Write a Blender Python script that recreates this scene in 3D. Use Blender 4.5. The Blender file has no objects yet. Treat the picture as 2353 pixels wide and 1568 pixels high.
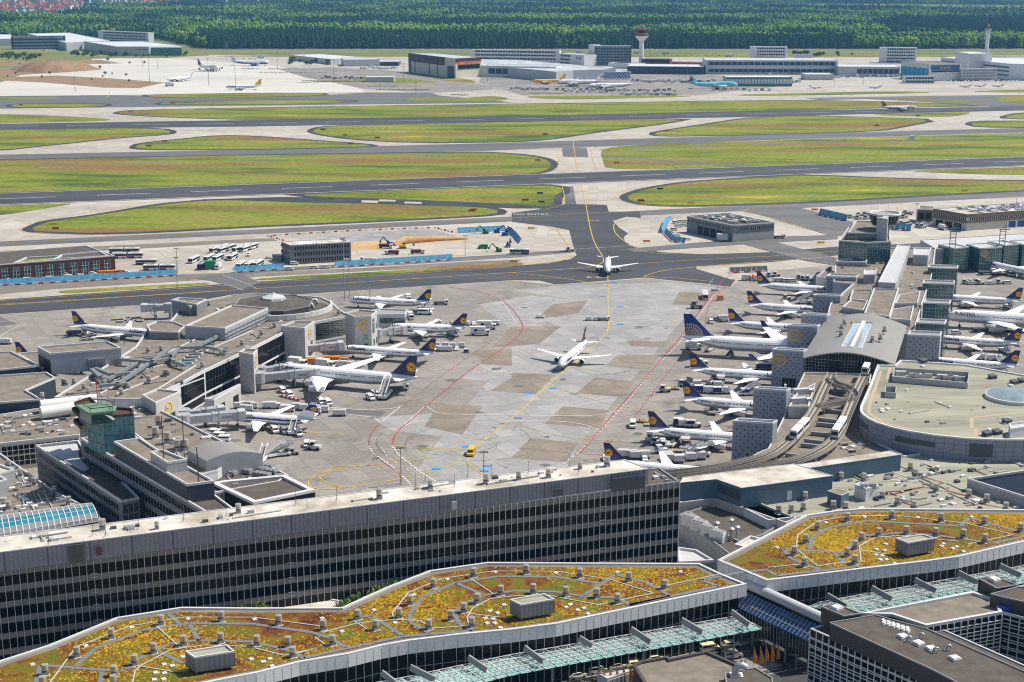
import bpy,math,random
from mathutils import Vector,Matrix
from math import sin,cos,pi,radians as R,atan2,hypot
random.seed(7)
rnd=random.random
scn=bpy.context.scene
H=170.0;PITCH=R(13.94);F=3480.0;W2,H2=1176.5,784.0
cam=bpy.data.cameras.new('camera');camo=bpy.data.objects.new('camera',cam)
scn.collection.objects.link(camo);scn.camera=camo
cam.sensor_width=36.0;cam.lens=36.0*F/2353.0
cam.clip_start=1.0;cam.clip_end=60000.0
camo.location=(0,0,H);camo.rotation_euler=(pi/2-PITCH,0,0)
SUN_EL,SUN_AZ=R(53),R(72)
wd=bpy.data.worlds.new('World');scn.world=wd;wd.use_nodes=True
nt=wd.node_tree;nt.nodes.clear()
wo=nt.nodes.new('ShaderNodeOutputWorld');bg=nt.nodes.new('ShaderNodeBackground')
sky=nt.nodes.new('ShaderNodeTexSky');sky.sky_type='NISHITA';sky.sun_disc=False
sky.sun_elevation=SUN_EL;sky.sun_rotation=SUN_AZ;sky.air_density=1.0;sky.dust_density=1.5
nt.links.new(sky.outputs[0],bg.inputs[0]);bg.inputs[1].default_value=0.09
nt.links.new(bg.outputs[0],wo.inputs[0])
sl=bpy.data.lights.new('sun','SUN');sl.energy=4.8;sl.angle=R(0.5);sl.color=(1,.93,.82)
so=bpy.data.objects.new('sun',sl);scn.collection.objects.link(so)
sd=Vector((sin(SUN_AZ)*cos(SUN_EL),cos(SUN_AZ)*cos(SUN_EL),sin(SUN_EL)))
so.rotation_euler=sd.to_track_quat('Z','Y').to_euler();so.location=(300,300,500)
scn.view_settings.view_transform='Standard';scn.view_settings.look='None'
scn.view_settings.exposure=0.2;scn.view_settings.gamma=1.0
scn.cycles.max_bounces=5;scn.cycles.diffuse_bounces=2;scn.cycles.glossy_bounces=3
scn.cycles.volume_bounces=0;scn.cycles.transparent_max_bounces=4
scn.cycles.use_denoising=False;scn.cycles.filter_width=1.15;scn.cycles.sample_clamp_indirect=3.0
def G(u,v,z=0.0):
 dx=u-W2;dy=F*cos(PITCH)+(H2-v)*sin(PITCH);dz=-F*sin(PITCH)+(H2-v)*cos(PITCH)
 t=(z-H)/dz
 return Vector((dx*t,dy*t,z))
def crop(ci,ri):
 ox=588.25*ci;oy=(0,391.8,783.6,1176.5)[ri]
 return lambda x,y,z=0.0:G(ox+x/4.0,oy+y/4.0,z)
def GL(pts,z=0.0):return[G(u,v,z)for u,v in pts]
def top_z(p,u,v):
 """height above the ground point p at which the sight line (u,v) passes over p's depth"""
 dy=F*cos(PITCH)+(H2-v)*sin(PITCH);dz=-F*sin(PITCH)+(H2-v)*cos(PITCH)
 return H+dz*(p[1]/dy)
MATS={}
def mat(name,col=None,rough=.7,metal=0.,var=0.,vs=.5,spec=.3,col2=None,stretch=None,bump=0.,bs=3.,det=4.,ramp=None,em=None):
 if name in MATS:return MATS[name]
 m=bpy.data.materials.new(name);MATS[name]=m;m.use_nodes=True
 n=m.node_tree;b=n.nodes['Principled BSDF']
 b.inputs['Roughness'].default_value=rough;b.inputs['Metallic'].default_value=metal
 b.inputs['Specular IOR Level'].default_value=spec
 c=tuple(col)+(1,)
 b.inputs['Base Color'].default_value=c
 if em:b.inputs['Emission Color'].default_value=tuple(em[0])+(1,);b.inputs['Emission Strength'].default_value=em[1]
 def coords(sc,st=None):
  tc=n.nodes.new('ShaderNodeTexCoord');mp=n.nodes.new('ShaderNodeMapping')
  s=st or(1,1,1);mp.inputs['Scale'].default_value=tuple(sc*k for k in s)
  n.links.new(tc.outputs['Object'],mp.inputs[0]);return mp.outputs[0]
 if var or col2 or ramp:
  nz=n.nodes.new('ShaderNodeTexNoise');nz.inputs['Detail'].default_value=det;nz.inputs['Scale'].default_value=1
  nz.inputs['Roughness'].default_value=.62
  n.links.new(coords(vs,stretch),nz.inputs['Vector'])
  rp=n.nodes.new('ShaderNodeValToRGB');n.links.new(nz.outputs[0],rp.inputs[0])
  if ramp:
   el=rp.color_ramp.elements
   while len(el)<len(ramp):el.new(.5)
   for e,(p,cc)in zip(el,ramp):e.position=p;e.color=tuple(cc)+(1,)
  else:
   rp.color_ramp.elements[0].position=.34;rp.color_ramp.elements[1].position=.66
   c2=tuple(col2)+(1,)if col2 else tuple(min(1,k*(1+var))for k in col)+(1,)
   c1=c if col2 else tuple(k*(1-var)for k in col)+(1,)
   rp.color_ramp.elements[0].color=c1;rp.color_ramp.elements[1].color=c2
  n.links.new(rp.outputs[0],b.inputs['Base Color'])
 if bump:
  nz=n.nodes.new('ShaderNodeTexNoise');nz.inputs['Scale'].default_value=1;nz.inputs['Detail'].default_value=3
  n.links.new(coords(bs),nz.inputs['Vector'])
  bp=n.nodes.new('ShaderNodeBump');bp.inputs['Strength'].default_value=bump;bp.inputs['Distance'].default_value=.1
  n.links.new(nz.outputs[0],bp.inputs['Height']);n.links.new(bp.outputs[0],b.inputs['Normal'])
 return m
class MB:
 def __init__(s):s.v=[];s.f=[];s.m=[];s.sm=[]
 def add(s,vs,fs,m,smooth=False):
  o=len(s.v);s.v.extend([tuple(p)for p in vs])
  for f in fs:s.f.append([o+i for i in f]);s.m.append(m);s.sm.append(smooth)
  return s
 def box(s,c,d,m,rz=0.,rx=0.):
  hx,hy,hz=d[0]/2,d[1]/2,d[2]/2;M=Matrix.Rotation(rz,3,'Z')@Matrix.Rotation(rx,3,'X');c=Vector(c)
  vs=[c+M@Vector((x*hx,y*hy,z*hz))for x in(-1,1)for y in(-1,1)for z in(-1,1)]
  return s.add(vs,[(0,1,3,2),(4,6,7,5),(0,4,5,1),(2,3,7,6),(0,2,6,4),(1,5,7,3)],m)
 def bar(s,a,b,w,h,m):
  """box beam from a to b, w wide (level), h tall"""
  a=Vector(a);b=Vector(b);d=b-a
  if d.length<1e-6:return s
  side=Vector((-d.y,d.x,0));
  if side.length<1e-6:side=Vector((1,0,0))
  side.normalize();up=side.cross(d).normalized()*-1
  if up.z<0:up=-up
  side*=w/2;up*=h/2
  vs=[p+i*side+j*up for p in(a,b)for i in(-1,1)for j in(-1,1)]
  return s.add(vs,[(0,1,3,2),(4,6,7,5),(0,4,5,1),(2,3,7,6),(0,2,6,4),(1,5,7,3)],m)
 def prism(s,poly,z0,z1,mw,mt=None,cap=True,bottom=False):
  n=len(poly);p=[(q[0],q[1])for q in poly]
  a=sum(p[i][0]*p[(i+1)%n][1]-p[(i+1)%n][0]*p[i][1]for i in range(n))
  if a<0:p.reverse()
  vs=[(x,y,z0)for x,y in p]+[(x,y,z1)for x,y in p]
  s.add(vs,[(i,(i+1)%n,n+(i+1)%n,n+i)for i in range(n)],mw)
  if cap:s.add([(x,y,z1)for x,y in p],[tuple(range(n))],mt or mw)
  if bottom:s.add([(x,y,z0)for x,y in p],[tuple(reversed(range(n)))],mw)
  return s
 def rim(s,poly,z,w,h,m,inset=True,closed=True):
  """parapet of width w and height h standing on z round the outline"""
  p=ccw(poly);q=offset(p,-w)if closed else None;n=len(p)
  vs=[(x,y,z)for x,y in p]+[(x,y,z+h)for x,y in p]+[(x,y,z+h)for x,y in q]+[(x,y,z)for x,y in q]
  fs=[]
  for i in range(n):
   j=(i+1)%n
   fs+=[(i,j,n+j,n+i),(n+i,n+j,2*n+j,2*n+i),(2*n+i,2*n+j,3*n+j,3*n+i)]
  return s.add(vs,fs,m)
 def cyl(s,c,r,h,m,r2=None,n=12,cap=True,smooth=True):
  r2=r if r2 is None else r2;vs=[]
  for k in range(n):a=2*pi*k/n;vs.append((c[0]+r*cos(a),c[1]+r*sin(a),c[2]))
  for k in range(n):a=2*pi*k/n;vs.append((c[0]+r2*cos(a),c[1]+r2*sin(a),c[2]+h))
  s.add(vs,[(k,(k+1)%n,n+(k+1)%n,n+k)for k in range(n)],m,smooth)
  if cap:s.add(vs[n:],[tuple(range(n))],m);s.add(vs[:n],[tuple(reversed(range(n)))],m)
  return s
 def tube(s,pts,r,m,n=8,cap=True):
  """round tube along pts; r a number or one per point"""
  pts=[Vector(p)for p in pts];k=len(pts);rs=r if hasattr(r,'__len__')else[r]*k
  vs=[]
  for i,p in enumerate(pts):
   d=(pts[min(i+1,k-1)]-pts[max(i-1,0)]).normalized()
   a=d.orthogonal().normalized()if i==0 else(a-d*a.dot(d)).normalized()
   b=d.cross(a)
   for j in range(n):t=2*pi*j/n;vs.append(p+rs[i]*(a*cos(t)+b*sin(t)))
  s.add(vs,[(i*n+j,i*n+(j+1)%n,(i+1)*n+(j+1)%n,(i+1)*n+j)for i in range(k-1)for j in range(n)],m,True)
  if cap:s.add(vs[:n],[tuple(reversed(range(n)))],m);s.add(vs[-n:],[tuple(range(n))],m)
  return s
 def strip(s,pts,w,z,m,dash=None):
  """painted line of width w along pts at level z; dash=(on, off) in metres"""
  pts=[Vector((p[0],p[1],0))for p in pts]
  if dash:
   on,off=dash;segs=[];pos=0.;t=0.
   for a,b in zip(pts,pts[1:]):
    L=(b-a).length;t=0.
    while t<L:
     ph=pos%(on+off)
     if ph<on:e=min(L,t+on-ph);segs.append((a+(b-a)*(t/L),a+(b-a)*(e/L)))
     else:e=min(L,t+on+off-ph)
     e=max(e,t+1e-3);pos+=e-t;t=e
   for a,b in segs:
    d=(b-a)
    if d.length<.05:continue
    d.normalize();q=Vector((-d.y,d.x,0))*w/2
    s.add([(p.x,p.y,z)for p in(a-q,b-q,b+q,a+q)],[(0,1,2,3)],m)
   return s
  vs=[]
  for i,p in enumerate(pts):
   d=pts[min(i+1,len(pts)-1)]-pts[max(i-1,0)]
   if d.length<1e-6:d=Vector((1,0,0))
   d.normalize();q=Vector((-d.y,d.x,0))*w/2
   vs+=[(p.x-q.x,p.y-q.y,z),(p.x+q.x,p.y+q.y,z)]
  return s.add(vs,[(2*i,2*i+2,2*i+3,2*i+1)for i in range(len(pts)-1)],m)
 def poly(s,pts,z,m):
  p=ccw(pts);return s.add([(x,y,z)for x,y in p],[tuple(range(len(p)))],m)
 def build(s,name,parent=None,loc=None):
  me=bpy.data.meshes.new(name);me.from_pydata(s.v,[],s.f)
  names=[]
  for m in s.m:
   if m not in names:names.append(m)
  for m in names:me.materials.append(MATS[m])
  ix={m:i for i,m in enumerate(names)}
  me.polygons.foreach_set('material_index',[ix[m]for m in s.m])
  me.polygons.foreach_set('use_smooth',s.sm)
  me.update()
  o=bpy.data.objects.new(name,me);scn.collection.objects.link(o)
  if parent is not None:o.parent=parent
  if loc is not None:o.location=loc
  return o
def ccw(poly):
 p=[(q[0],q[1])for q in poly];n=len(p)
 a=sum(p[i][0]*p[(i+1)%n][1]-p[(i+1)%n][0]*p[i][1]for i in range(n))
 return p[::-1]if a<0 else p
def offset(poly,w):
 """outline moved outward by w (inward if negative)"""
 p=ccw(poly);n=len(p);out=[]
 for i in range(n):
  a,b,c=Vector(p[i-1]),Vector(p[i]),Vector(p[(i+1)%n])
  d1=(b-a);d2=(c-b)
  if d1.length<1e-6 or d2.length<1e-6:out.append(tuple(b));continue
  d1.normalize();d2.normalize()
  n1=Vector((d1.y,-d1.x));n2=Vector((d2.y,-d2.x));m=n1+n2
  if m.length<.2:m=n1
  m.normalize();k=w/max(.35,m.dot(n1));out.append((b.x+m.x*k,b.y+m.y*k))
 return out
def smooth_poly(pts,it=2,closed=True):
 for _ in range(it):
  q=[];n=len(pts);rng=range(n if closed else n-1)
  if not closed:q.append(pts[0])
  for i in rng:
   a,b=pts[i],pts[(i+1)%n]
   q.append(tuple(.75*a[k]+.25*b[k]for k in(0,1)));q.append(tuple(.25*a[k]+.75*b[k]for k in(0,1)))
  if not closed:q.append(pts[-1])
  pts=q
 return pts
def tag(o,label=None,cat=None,group=None,kind=None):
 if label:o['label']=label
 if cat:o['category']=cat
 if group:o['group']=group
 if kind:o['kind']=kind
 return o
def thing(name,label,cat,loc=(0,0,0),rz=0.,group=None):
 o=bpy.data.objects.new(name,None);scn.collection.objects.link(o)
 o.empty_display_size=.5;o.location=loc;o.rotation_euler=(0,0,rz)
 return tag(o,label,cat,group)
KIDS={}
def copy_tree(o,parent=None,keep=lambda c:True):
 c=o.copy();scn.collection.objects.link(c)
 if parent is not None:c.parent=parent
 for ch in o.children:
  if keep(ch):copy_tree(ch,c,keep)
 return c
def struct(name,mb):return tag(mb.build(name),kind='structure')
ORD='second third fourth fifth sixth seventh eighth ninth tenth eleventh twelfth'.split()
def ordinal(i,n):
 if n==1:return 'only'
 if i==0:return 'leftmost'
 if i==n-1:return 'rightmost'
 if i-1<len(ORD):return ORD[i-1]+' from left'
 if n-2-i>=0 and n-2-i<len(ORD):return ORD[n-2-i]+' from right'
 return 'number %d from left'%(i+1)
def label_row(objs,phrase,group=None):
 """objs named from left to right as one sees them: '<ordinal> of the <phrase>'"""
 def ux(o):l=o.location;return l.x/max(1.,l.y)
 oo=sorted(objs,key=ux)
 for i,o in enumerate(oo):
  o['label']=ordinal(i,len(oo))+' of the '+phrase
  if group:o['group']=group
TXT={}
def text_mesh(body,size,m,parent,name='lettering',loc=(0,0,0),rot=(pi/2,0,0),depth=.01,bold=0.0):
 key=(body,size,m,depth,bold)
 if key not in TXT:
  cu=bpy.data.curves.new('t','FONT');cu.body=body;cu.size=size;cu.extrude=depth;cu.offset=bold
  cu.align_x='CENTER';cu.align_y='CENTER';cu.resolution_u=2
  t=bpy.data.objects.new('t',cu);scn.collection.objects.link(t)
  dg=bpy.context.evaluated_depsgraph_get();me=bpy.data.meshes.new_from_object(t.evaluated_get(dg))
  me.materials.clear();me.materials.append(MATS[m]);TXT[key]=me;bpy.data.objects.remove(t);bpy.data.curves.remove(cu)
 o=bpy.data.objects.new(name,TXT[key]);scn.collection.objects.link(o)
 o.location=loc;o.rotation_euler=rot
 if parent is not None:o.parent=parent
 return o
mat('white',(.78,.78,.77),.35,spec=.5);mat('plane_white',(.88,.88,.89),.28,spec=.5)
mat('belly_grey',(.38,.40,.44),.35);mat('lh_blue',(.008,.012,.10),.3,spec=.5);mat('lh_yellow',(.92,.42,.01),.4)
mat('black',(.012,.012,.014),.5);mat('rubber',(.02,.02,.02),.85);mat('dark_glass',(.006,.009,.012),.1,spec=.35)
mat('teal_glass',(.03,.10,.10),.12,spec=.8,var=.5,vs=.25);mat('steel',(.45,.47,.49),.4,metal=.6);mat('mid_grey',(.28,.29,.30),.6)
mat('dark_grey',(.09,.095,.10),.6);mat('light_grey',(.52,.53,.54),.6,var=.06,vs=.2);mat('red',(.5,.02,.02),.5)
mat('yellow',(.8,.5,.02),.5);mat('orange',(.75,.2,.02),.5);mat('blue',(.02,.06,.35),.45);mat('green',(.02,.25,.08),.5)
mat('beige',(.62,.58,.48),.6);mat('brown_red',(.13,.05,.05),.7);mat('paint_yellow',(.62,.42,.06),.7,var=.3,vs=.3)
mat('paint_white',(.75,.75,.72),.7,var=.15,vs=.3);mat('paint_red',(.48,.07,.07),.7,var=.2,vs=.3);mat('paint_blue',(.04,.25,.6),.7)
mat('cream',(.66,.62,.50),.7,var=.05,vs=.1);mat('cyan',(.05,.38,.60),.5,var=.1,vs=.5);mat('sky_blue',(.22,.62,.80),.3)
def ground_mat(name,ramp,vs,stretch=None,fine=.25,fs=.6,rough=.85,grid=None,spec=.25,patch=None):
 m=bpy.data.materials.new(name);MATS[name]=m;m.use_nodes=True;n=m.node_tree;L=n.links.new
 b=n.nodes['Principled BSDF'];b.inputs['Roughness'].default_value=rough;b.inputs['Specular IOR Level'].default_value=spec
 tc=n.nodes.new('ShaderNodeTexCoord')
 def noise(sc,st,det=6,ro=.6):
  mp=n.nodes.new('ShaderNodeMapping');mp.inputs['Scale'].default_value=tuple(sc*k for k in(st or(1,1,1)))
  mp.inputs['Rotation'].default_value=(0,0,R(-2))
  L(tc.outputs['Object'],mp.inputs[0]);z=n.nodes.new('ShaderNodeTexNoise');z.inputs['Scale'].default_value=1
  z.inputs['Detail'].default_value=det;z.inputs['Roughness'].default_value=ro;L(mp.outputs[0],z.inputs['Vector']);return z.outputs[0]
 a=noise(vs,stretch);rp=n.nodes.new('ShaderNodeValToRGB');L(a,rp.inputs[0]);el=rp.color_ramp.elements
 while len(el)<len(ramp):el.new(.5)
 for e,(p,c)in zip(el,ramp):e.position=p;e.color=tuple(c)+(1,)
 col=rp.outputs[0]
 def mul(col,fac_out,lo,hi):
  mr=n.nodes.new('ShaderNodeMapRange');mr.inputs[1].default_value=.3;mr.inputs[2].default_value=.7
  mr.inputs[3].default_value=lo;mr.inputs[4].default_value=hi;L(fac_out,mr.inputs[0])
  mx=n.nodes.new('ShaderNodeVectorMath');mx.operation='SCALE';L(col,mx.inputs[0]);L(mr.outputs[0],mx.inputs['Scale']);return mx.outputs[0]
 if patch:
  z2=noise(patch[0],patch[1],3);rp2=n.nodes.new('ShaderNodeValToRGB');L(z2,rp2.inputs[0])
  rp2.color_ramp.elements[0].position=patch[2];rp2.color_ramp.elements[1].position=patch[3]
  mx=n.nodes.new('ShaderNodeMix');mx.data_type='RGBA';L(rp2.outputs[0],mx.inputs[0]);L(col,mx.inputs[6]);mx.inputs[7].default_value=tuple(patch[4])+(1,)
  col=mx.outputs[2]
 col=mul(col,noise(fs,None,4,.7),1-fine,1+fine)
 if grid:
  gx,gy,ang,gw,dark=grid
  mp=n.nodes.new('ShaderNodeMapping');mp.inputs['Rotation'].default_value=(0,0,ang);L(tc.outputs['Object'],mp.inputs[0])
  br=n.nodes.new('ShaderNodeTexBrick');br.offset=0;br.inputs['Scale'].default_value=1
  br.inputs['Brick Width'].default_value=gx;br.inputs['Row Height'].default_value=gy;br.inputs['Mortar Size'].default_value=gw
  br.inputs['Mortar Smooth'].default_value=.3
  br.inputs['Color1'].default_value=(1,1,1,1);br.inputs['Color2'].default_value=(.80,.80,.81,1);br.inputs['Mortar'].default_value=(dark,dark,dark,1)
  L(mp.outputs[0],br.inputs['Vector'])
  mv=n.nodes.new('ShaderNodeVectorMath');mv.operation='MULTIPLY';L(col,mv.inputs[0]);L(br.outputs[0],mv.inputs[1]);col=mv.outputs[0]
 L(col,b.inputs['Base Color'])
 return m
ST=(.22,1,1)
ground_mat('grass',[(.32,(.055,.09,.008)),(.42,(.11,.155,.012)),(.52,(.19,.225,.015)),(.62,(.23,.21,.04)),(.72,(.44,.41,.02))],.028,(.28,1,1),.38,.25,.95,patch=(.016,(.2,1,1),.52,.64,(.22,.125,.04)))
ground_mat('far_grass',[(.3,(.10,.14,.03)),(.6,(.22,.22,.07)),(.8,(.30,.24,.12))],.012,(.4,1,1),.25,.2,.95)
ground_mat('asphalt',[(.3,(.042,.042,.045)),(.7,(.085,.085,.088))],.03,(.12,1.3,1),.14,.5,.55,spec=.4)
ground_mat('asphalt_old',[(.3,(.10,.10,.10)),(.7,(.18,.176,.17))],.03,(.12,1.3,1),.12,.5,.6,spec=.4)
ground_mat('shoulder',[(.3,(.035,.037,.04)),(.7,(.07,.07,.075))],.05,None,.12,.5,.7)
ground_mat('gravel_brown',[(.3,(.16,.14,.12)),(.7,(.24,.215,.18))],.05,None,.14,.5,.9)
ground_mat('concrete',[(.3,(.42,.375,.31)),(.7,(.60,.55,.47))],.02,(.3,1,1),.08,.5,.6,grid=(7.5,7.5,R(4),.09,.8),spec=.35)
ground_mat('concrete_far',[(.3,(.55,.52,.46)),(.7,(.70,.67,.60))],.01,(.3,1,1),.06,.3,.55,spec=.4)
ground_mat('apron',[(.3,(.25,.225,.195)),(.7,(.36,.335,.30))],.015,None,.16,.6,.7,grid=(7.5,7.5,R(-27),.11,.62),patch=(.07,None,.60,.76,(.15,.14,.13)))
ground_mat('apron_light',[(.3,(.32,.315,.305)),(.7,(.42,.415,.40))],.02,None,.12,.6,.7,grid=(7.5,7.5,R(-27),.12,.66),patch=(.05,(.5,1,1),.60,.74,(.27,.26,.25)))
ground_mat('apron_brown',[(.3,(.23,.19,.15)),(.7,(.32,.27,.215))],.03,None,.16,.6,.75,grid=(7.5,7.5,R(-27),.10,.75))
ground_mat('forest_floor',[(.3,(.02,.04,.01)),(.7,(.04,.08,.015))],.01,None,.1,.2,.95)
ground_mat('sand',[(.3,(.48,.28,.12)),(.7,(.62,.42,.22))],.05,None,.15,.4,.95)
ground_mat('soil',[(.3,(.22,.13,.07)),(.7,(.34,.24,.14))],.04,None,.2,.3,.95)
g=MB();g.poly([(-9000,-300),(9000,-300),(9000,14000),(-9000,14000)],-.15,'forest_floor');struct('terrain',g)
FE=113.
g=MB();a=G(0,FE)[1];g.poly([(-2600,40),(2600,40),(2600,a+40),(-2600,a+40)],-.06,'concrete');struct('ground',g)
def sheet(name,polys,z,m):
 g=MB()
 for i,p in enumerate(polys):g.poly(GL(p),z+i*.0015,m)
 return struct(name,g)
sheet('far_apron',[[(-300,196),(0,190),(60,168),(190,150),(215,134),(380,134),(640,152),(830,205),(836,212),(588,214),(375,217),(0,222),(-300,226)]],0.,'concrete_far')
sheet('cargo_apron',[[(640,152),(1176,150),(2353,150),(2700,150),(2700,200),(2353,205),(1765,216),(1176,222),(1045,226),(990,222),(836,212),(830,205)]],0.004,'concrete')
sheet('far_verge',[[(-900,113),(2353,113),(3200,113),(3200,128),(2353,128),(588,128),(480,126),(380,134),(215,134),(190,150),(60,168),(0,190),(-300,196),(-900,200)]],0.02,'far_grass')
sheet('cargo_stand',[[(1150,205),(1100,190),(1105,178),(1290,178),(1450,170),(1640,172),(1760,185),(1780,200),(1650,214),(1600,219),(1350,218),(1200,220)],[(840,205),(700,178),(640,160),(760,155),(940,165),(1050,182),(1100,192),(1150,205),(1000,214)]],.02,'apron')
sheet('far_yard',[[(-700,88),(60,88),(200,86),(360,90),(445,106),(480,114),(480,128),(-700,160)]],.0,'far_grass')
sheet('sandy_lot',[[(-200,168),(0,161),(100,160),(160,166),(90,170),(0,176),(-200,180)],[(0,140),(90,140),(120,148),(60,152),(0,152)],[(150,140),(230,138),(280,146),(200,148)],[(0,178),(130,174),(250,180),(380,190),(320,203),(240,202),(100,190),(0,185)]],0.035,'soil')
sheet('runway',[[(-700,469),(0,444),(2353,360),(3000,337),(3000,357),(2353,382),(0,472),(-700,499)],[(-900,299),(0,285),(588,276),(1176,268),(1765,256),(2353,244),(3000,231),(3000,241),(2353,254),(1765,268),(1176,280),(588,291),(0,297.5),(-900,312)]],.03,'asphalt')
sheet('taxiway',[[(-700,378),(0,356),(588,344),(1176,328),(1765,310),(2353,294),(3000,276),(3000,287),(2353,304.5),(1765,322),(1378,337),(1300,339),(1090,348),(588,355),(0,367),(-700,390)],[(-700,602),(0,555.5),(588,528),(1176,498),(1330,492),(1401,488),(1765,470),(2353,439),(2700,421),(2700,433),(2353,452),(1765,482),(1401,499),(1176,509),(588,538),(0,567),(-700,612)],[(1765,470),(1840,478),(1960,510),(1960,545),(1900,540),(1760,498),(1700,484)],[(1291,338),(1348,340),(1352,362),(1294,360)],[(1292,429),(1317,429),(1324,469),(1297,469)]],.032,'asphalt_old')
sheet('taxiway_junction',[[(-700,742),(0,689),(588,648),(1176,612),(1260,604),(1310,596),(1325,587),(1320,575),(1308,529),(1260,520),(1176,510),(1176,490),(1260,478),(1297,469),(1394,471),(1399,487),(1470,486),(1473,501),(1440,498),(1408,508),(1422,523),(1444,537),(1433,545),(1437,558),(1458,568),(1520,580),(1620,585),(1765,580),(1925,567),(2600,540),(2600,560),(1925,587),(1765,603),(1600,612),(1600,618),(1678,642),(1690,643),(1678,659),(1620,652),(1550,645),(1483,638),(1380,646),(1276,654),(1240,645),(1176,644),(588,683),(0,722),(-700,780)]],.045,'asphalt')
sheet('far_taxiway',[[(-300,228),(0,221),(260,219),(325,220),(588,224),(748,219),(840,213),(990,213),(1010,220),(1080,226),(1150,232),(1176,236),(960,239),(588,243),(250,247),(0,250),(-300,254)],[(2050,222),(2280,219),(2353,219),(2600,215),(2600,240),(2353,248),(2290,246),(2080,232),(1990,228),(1880,230),(1850,226)]],.028,'asphalt_old')
sheet('service_road',[[(0,577),(588,549),(900,540),(588,556),(0,590)],[(0,645),(500,628),(800,618),(1100,600),(1200,598),(1180,606),(588,636),(130,664),(0,676),(-300,690),(-300,660)]],.025,'gravel_brown')
sheet('access_road',[[(440,640),(520,628),(588,620),(900,600),(1176,584),(1323,573),(1323,580),(1180,592),(900,610),(620,624),(560,632),(600,650),(555,665),(480,645)],[(1440,572),(1765,545),(1925,540),(1925,550),(1765,558),(1458,580)],[(1700,560),(1765,552),(1930,595),(1930,612),(1850,600)]],.055,'asphalt_old')
GR=[[(-700,469),(0,443),(588,423),(1176,402),(1225,399),(1255,392),(1268,382),(1262,370),(1235,361),(1176,354),(1090,350),(588,357),(0,368),(-700,391)],[(1378,342),(1450,334),(1765,323),(2353,305.5),(3000,288),(3000,337),(2353,359),(1765,381),(1393,393),(1386,370)],[(-700,312),(0,298.5),(250,295),(370,296),(395,303),(385,309),(275,316),(175,327),(75,337),(0,346),(-700,370)],[(310,338),(325,330),(425,320),(500,312),(588,314),(738,325),(838,332),(858,336),(813,338),(588,343.5),(363,344),(318,342)],[(718,300),(738,292),(813,288),(1176,281),(1586,272),(1526,284),(1426,296),(1351,306),(1251,321),(1176,326),(951,328),(813,320),(748,311),(722,305)],[(1504,309),(1509,304),(1576,294),(1676,278),(1739,270),(1865,266),(2015,271),(2155,275),(2065,292),(2015,301),(1765,309),(1551,313),(1514,312)],[(1972,263),(2140,260),(2245,257),(2195,269),(2115,269)],[(2227,286),(2245,279),(2353,279),(2600,279),(2600,286),(2353,293),(2252,292)],[(2297,271),(2353,259),(2600,245),(2600,272),(2353,274)],[(270,259),(300,254),(588,248),(1176,240),(1765,231),(1950,232),(2290,243),(2090,246),(1765,255),(1176,267),(588,275),(463,272),(325,266),(275,262)],[(-500,265),(0,262),(120,266),(310,277),(0,284),(-500,291)],[(20,242),(50,239),(237,239),(250,242),(212,246),(38,248)],[(-300,227),(0,224),(125,223),(147,225),(100,228),(0,229),(-300,233)],[(325,220),(375,218),(588,214),(738,215),(748,218),(713,220),(588,224),(375,225)],[(365,238),(388,234),(588,230),(800,231),(820,234),(738,238),(588,240),(375,241)],[(926,229),(945,224),(993,225),(1058,228),(1090,223),(1140,221),(1176,227),(1140,232),(963,233)],[(1201,221),(1350,219.5),(1596,220),(1576,223),(1350,229),(1226,227)],[(1670,219),(1765,216),(2040,210),(2152,212),(2115,215),(1765,221)],[(2230,210),(2353,206),(2600,203),(2600,209),(2353,213),(2250,212)],[(2277,226),(2315,221),(2353,220),(2600,218),(2600,245),(2353,239),(2302,234)],[(2035,226),(2140,226),(2290,237),(2215,237),(2115,232)],[(-400,487),(0,473),(160,468),(167,469),(75,484),(0,496),(-400,520)],[(72,528),(80,522),(112,509),(200,499),(275,487),(375,470),(475,461),(588,462),(713,467),(838,468),(988,473),(1113,477),(1148,485),(1138,493),(1013,500),(813,510),(588,519),(338,533),(213,536),(155,534),(90,532)],[(655,450),(788,443),(963,436),(1176,428),(1289,427),(1293,442),(1273,450),(1272,472),(1258,475),(1176,469),(913,458)],[(1441,454),(1449,447),(1489,434),(1576,420),(1676,413),(1765,407),(1852,403),(2090,413),(2353,417),(2700,415),(2700,420),(2353,437),(2140,448),(1865,464),(1765,467),(1601,473),(1489,471),(1451,462)],[(2077,393),(2353,384),(2800,366),(2800,400),(2353,404),(2140,397)],[(130,672),(147,667),(470,650),(485,652),(470,655),(160,675)],[(588,640),(800,629),(1000,616),(1176,604),(1200,604),(1205,609),(1176,611),(800,636),(588,645)],[(640,193),(905,176),(1010,190),(1000,192),(760,188)],[(910,170),(1050,168),(1110,172),(1000,176)],[(975,180),(1050,178),(1100,188),(1080,192)],[(500,128),(2353,128),(2353,132),(500,131)]]
SHI=(0,2,3,4,5,7,8,9,22,23,24,11,14,13)
g=MB()
for i in SHI:g.poly(offset(GL(smooth_poly(GR[i],1)),6.5),.06+i*.0004,'shoulder')
struct('shoulder_paving',g)
g=MB()
for i,p in enumerate(GR):g.poly(GL(smooth_poly(p,2)),.08+i*.0004,'grass')
struct('grass_field',g)
sheet('field_path',[[(1381,356),(1560,370),(1765,382),(1765,384.5),(1550,373),(1381,359.5)],[(1378,344.5),(2353,313.5),(2353,314.7),(1378,346)],[(0,381),(588,369),(1100,357),(1100,358),(588,370),(0,382)]],.11,'asphalt_old')
sheet('perimeter_road',[[(480,121.5),(2600,121.5),(2600,123),(480,123)]],.08,'asphalt_old')
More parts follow.
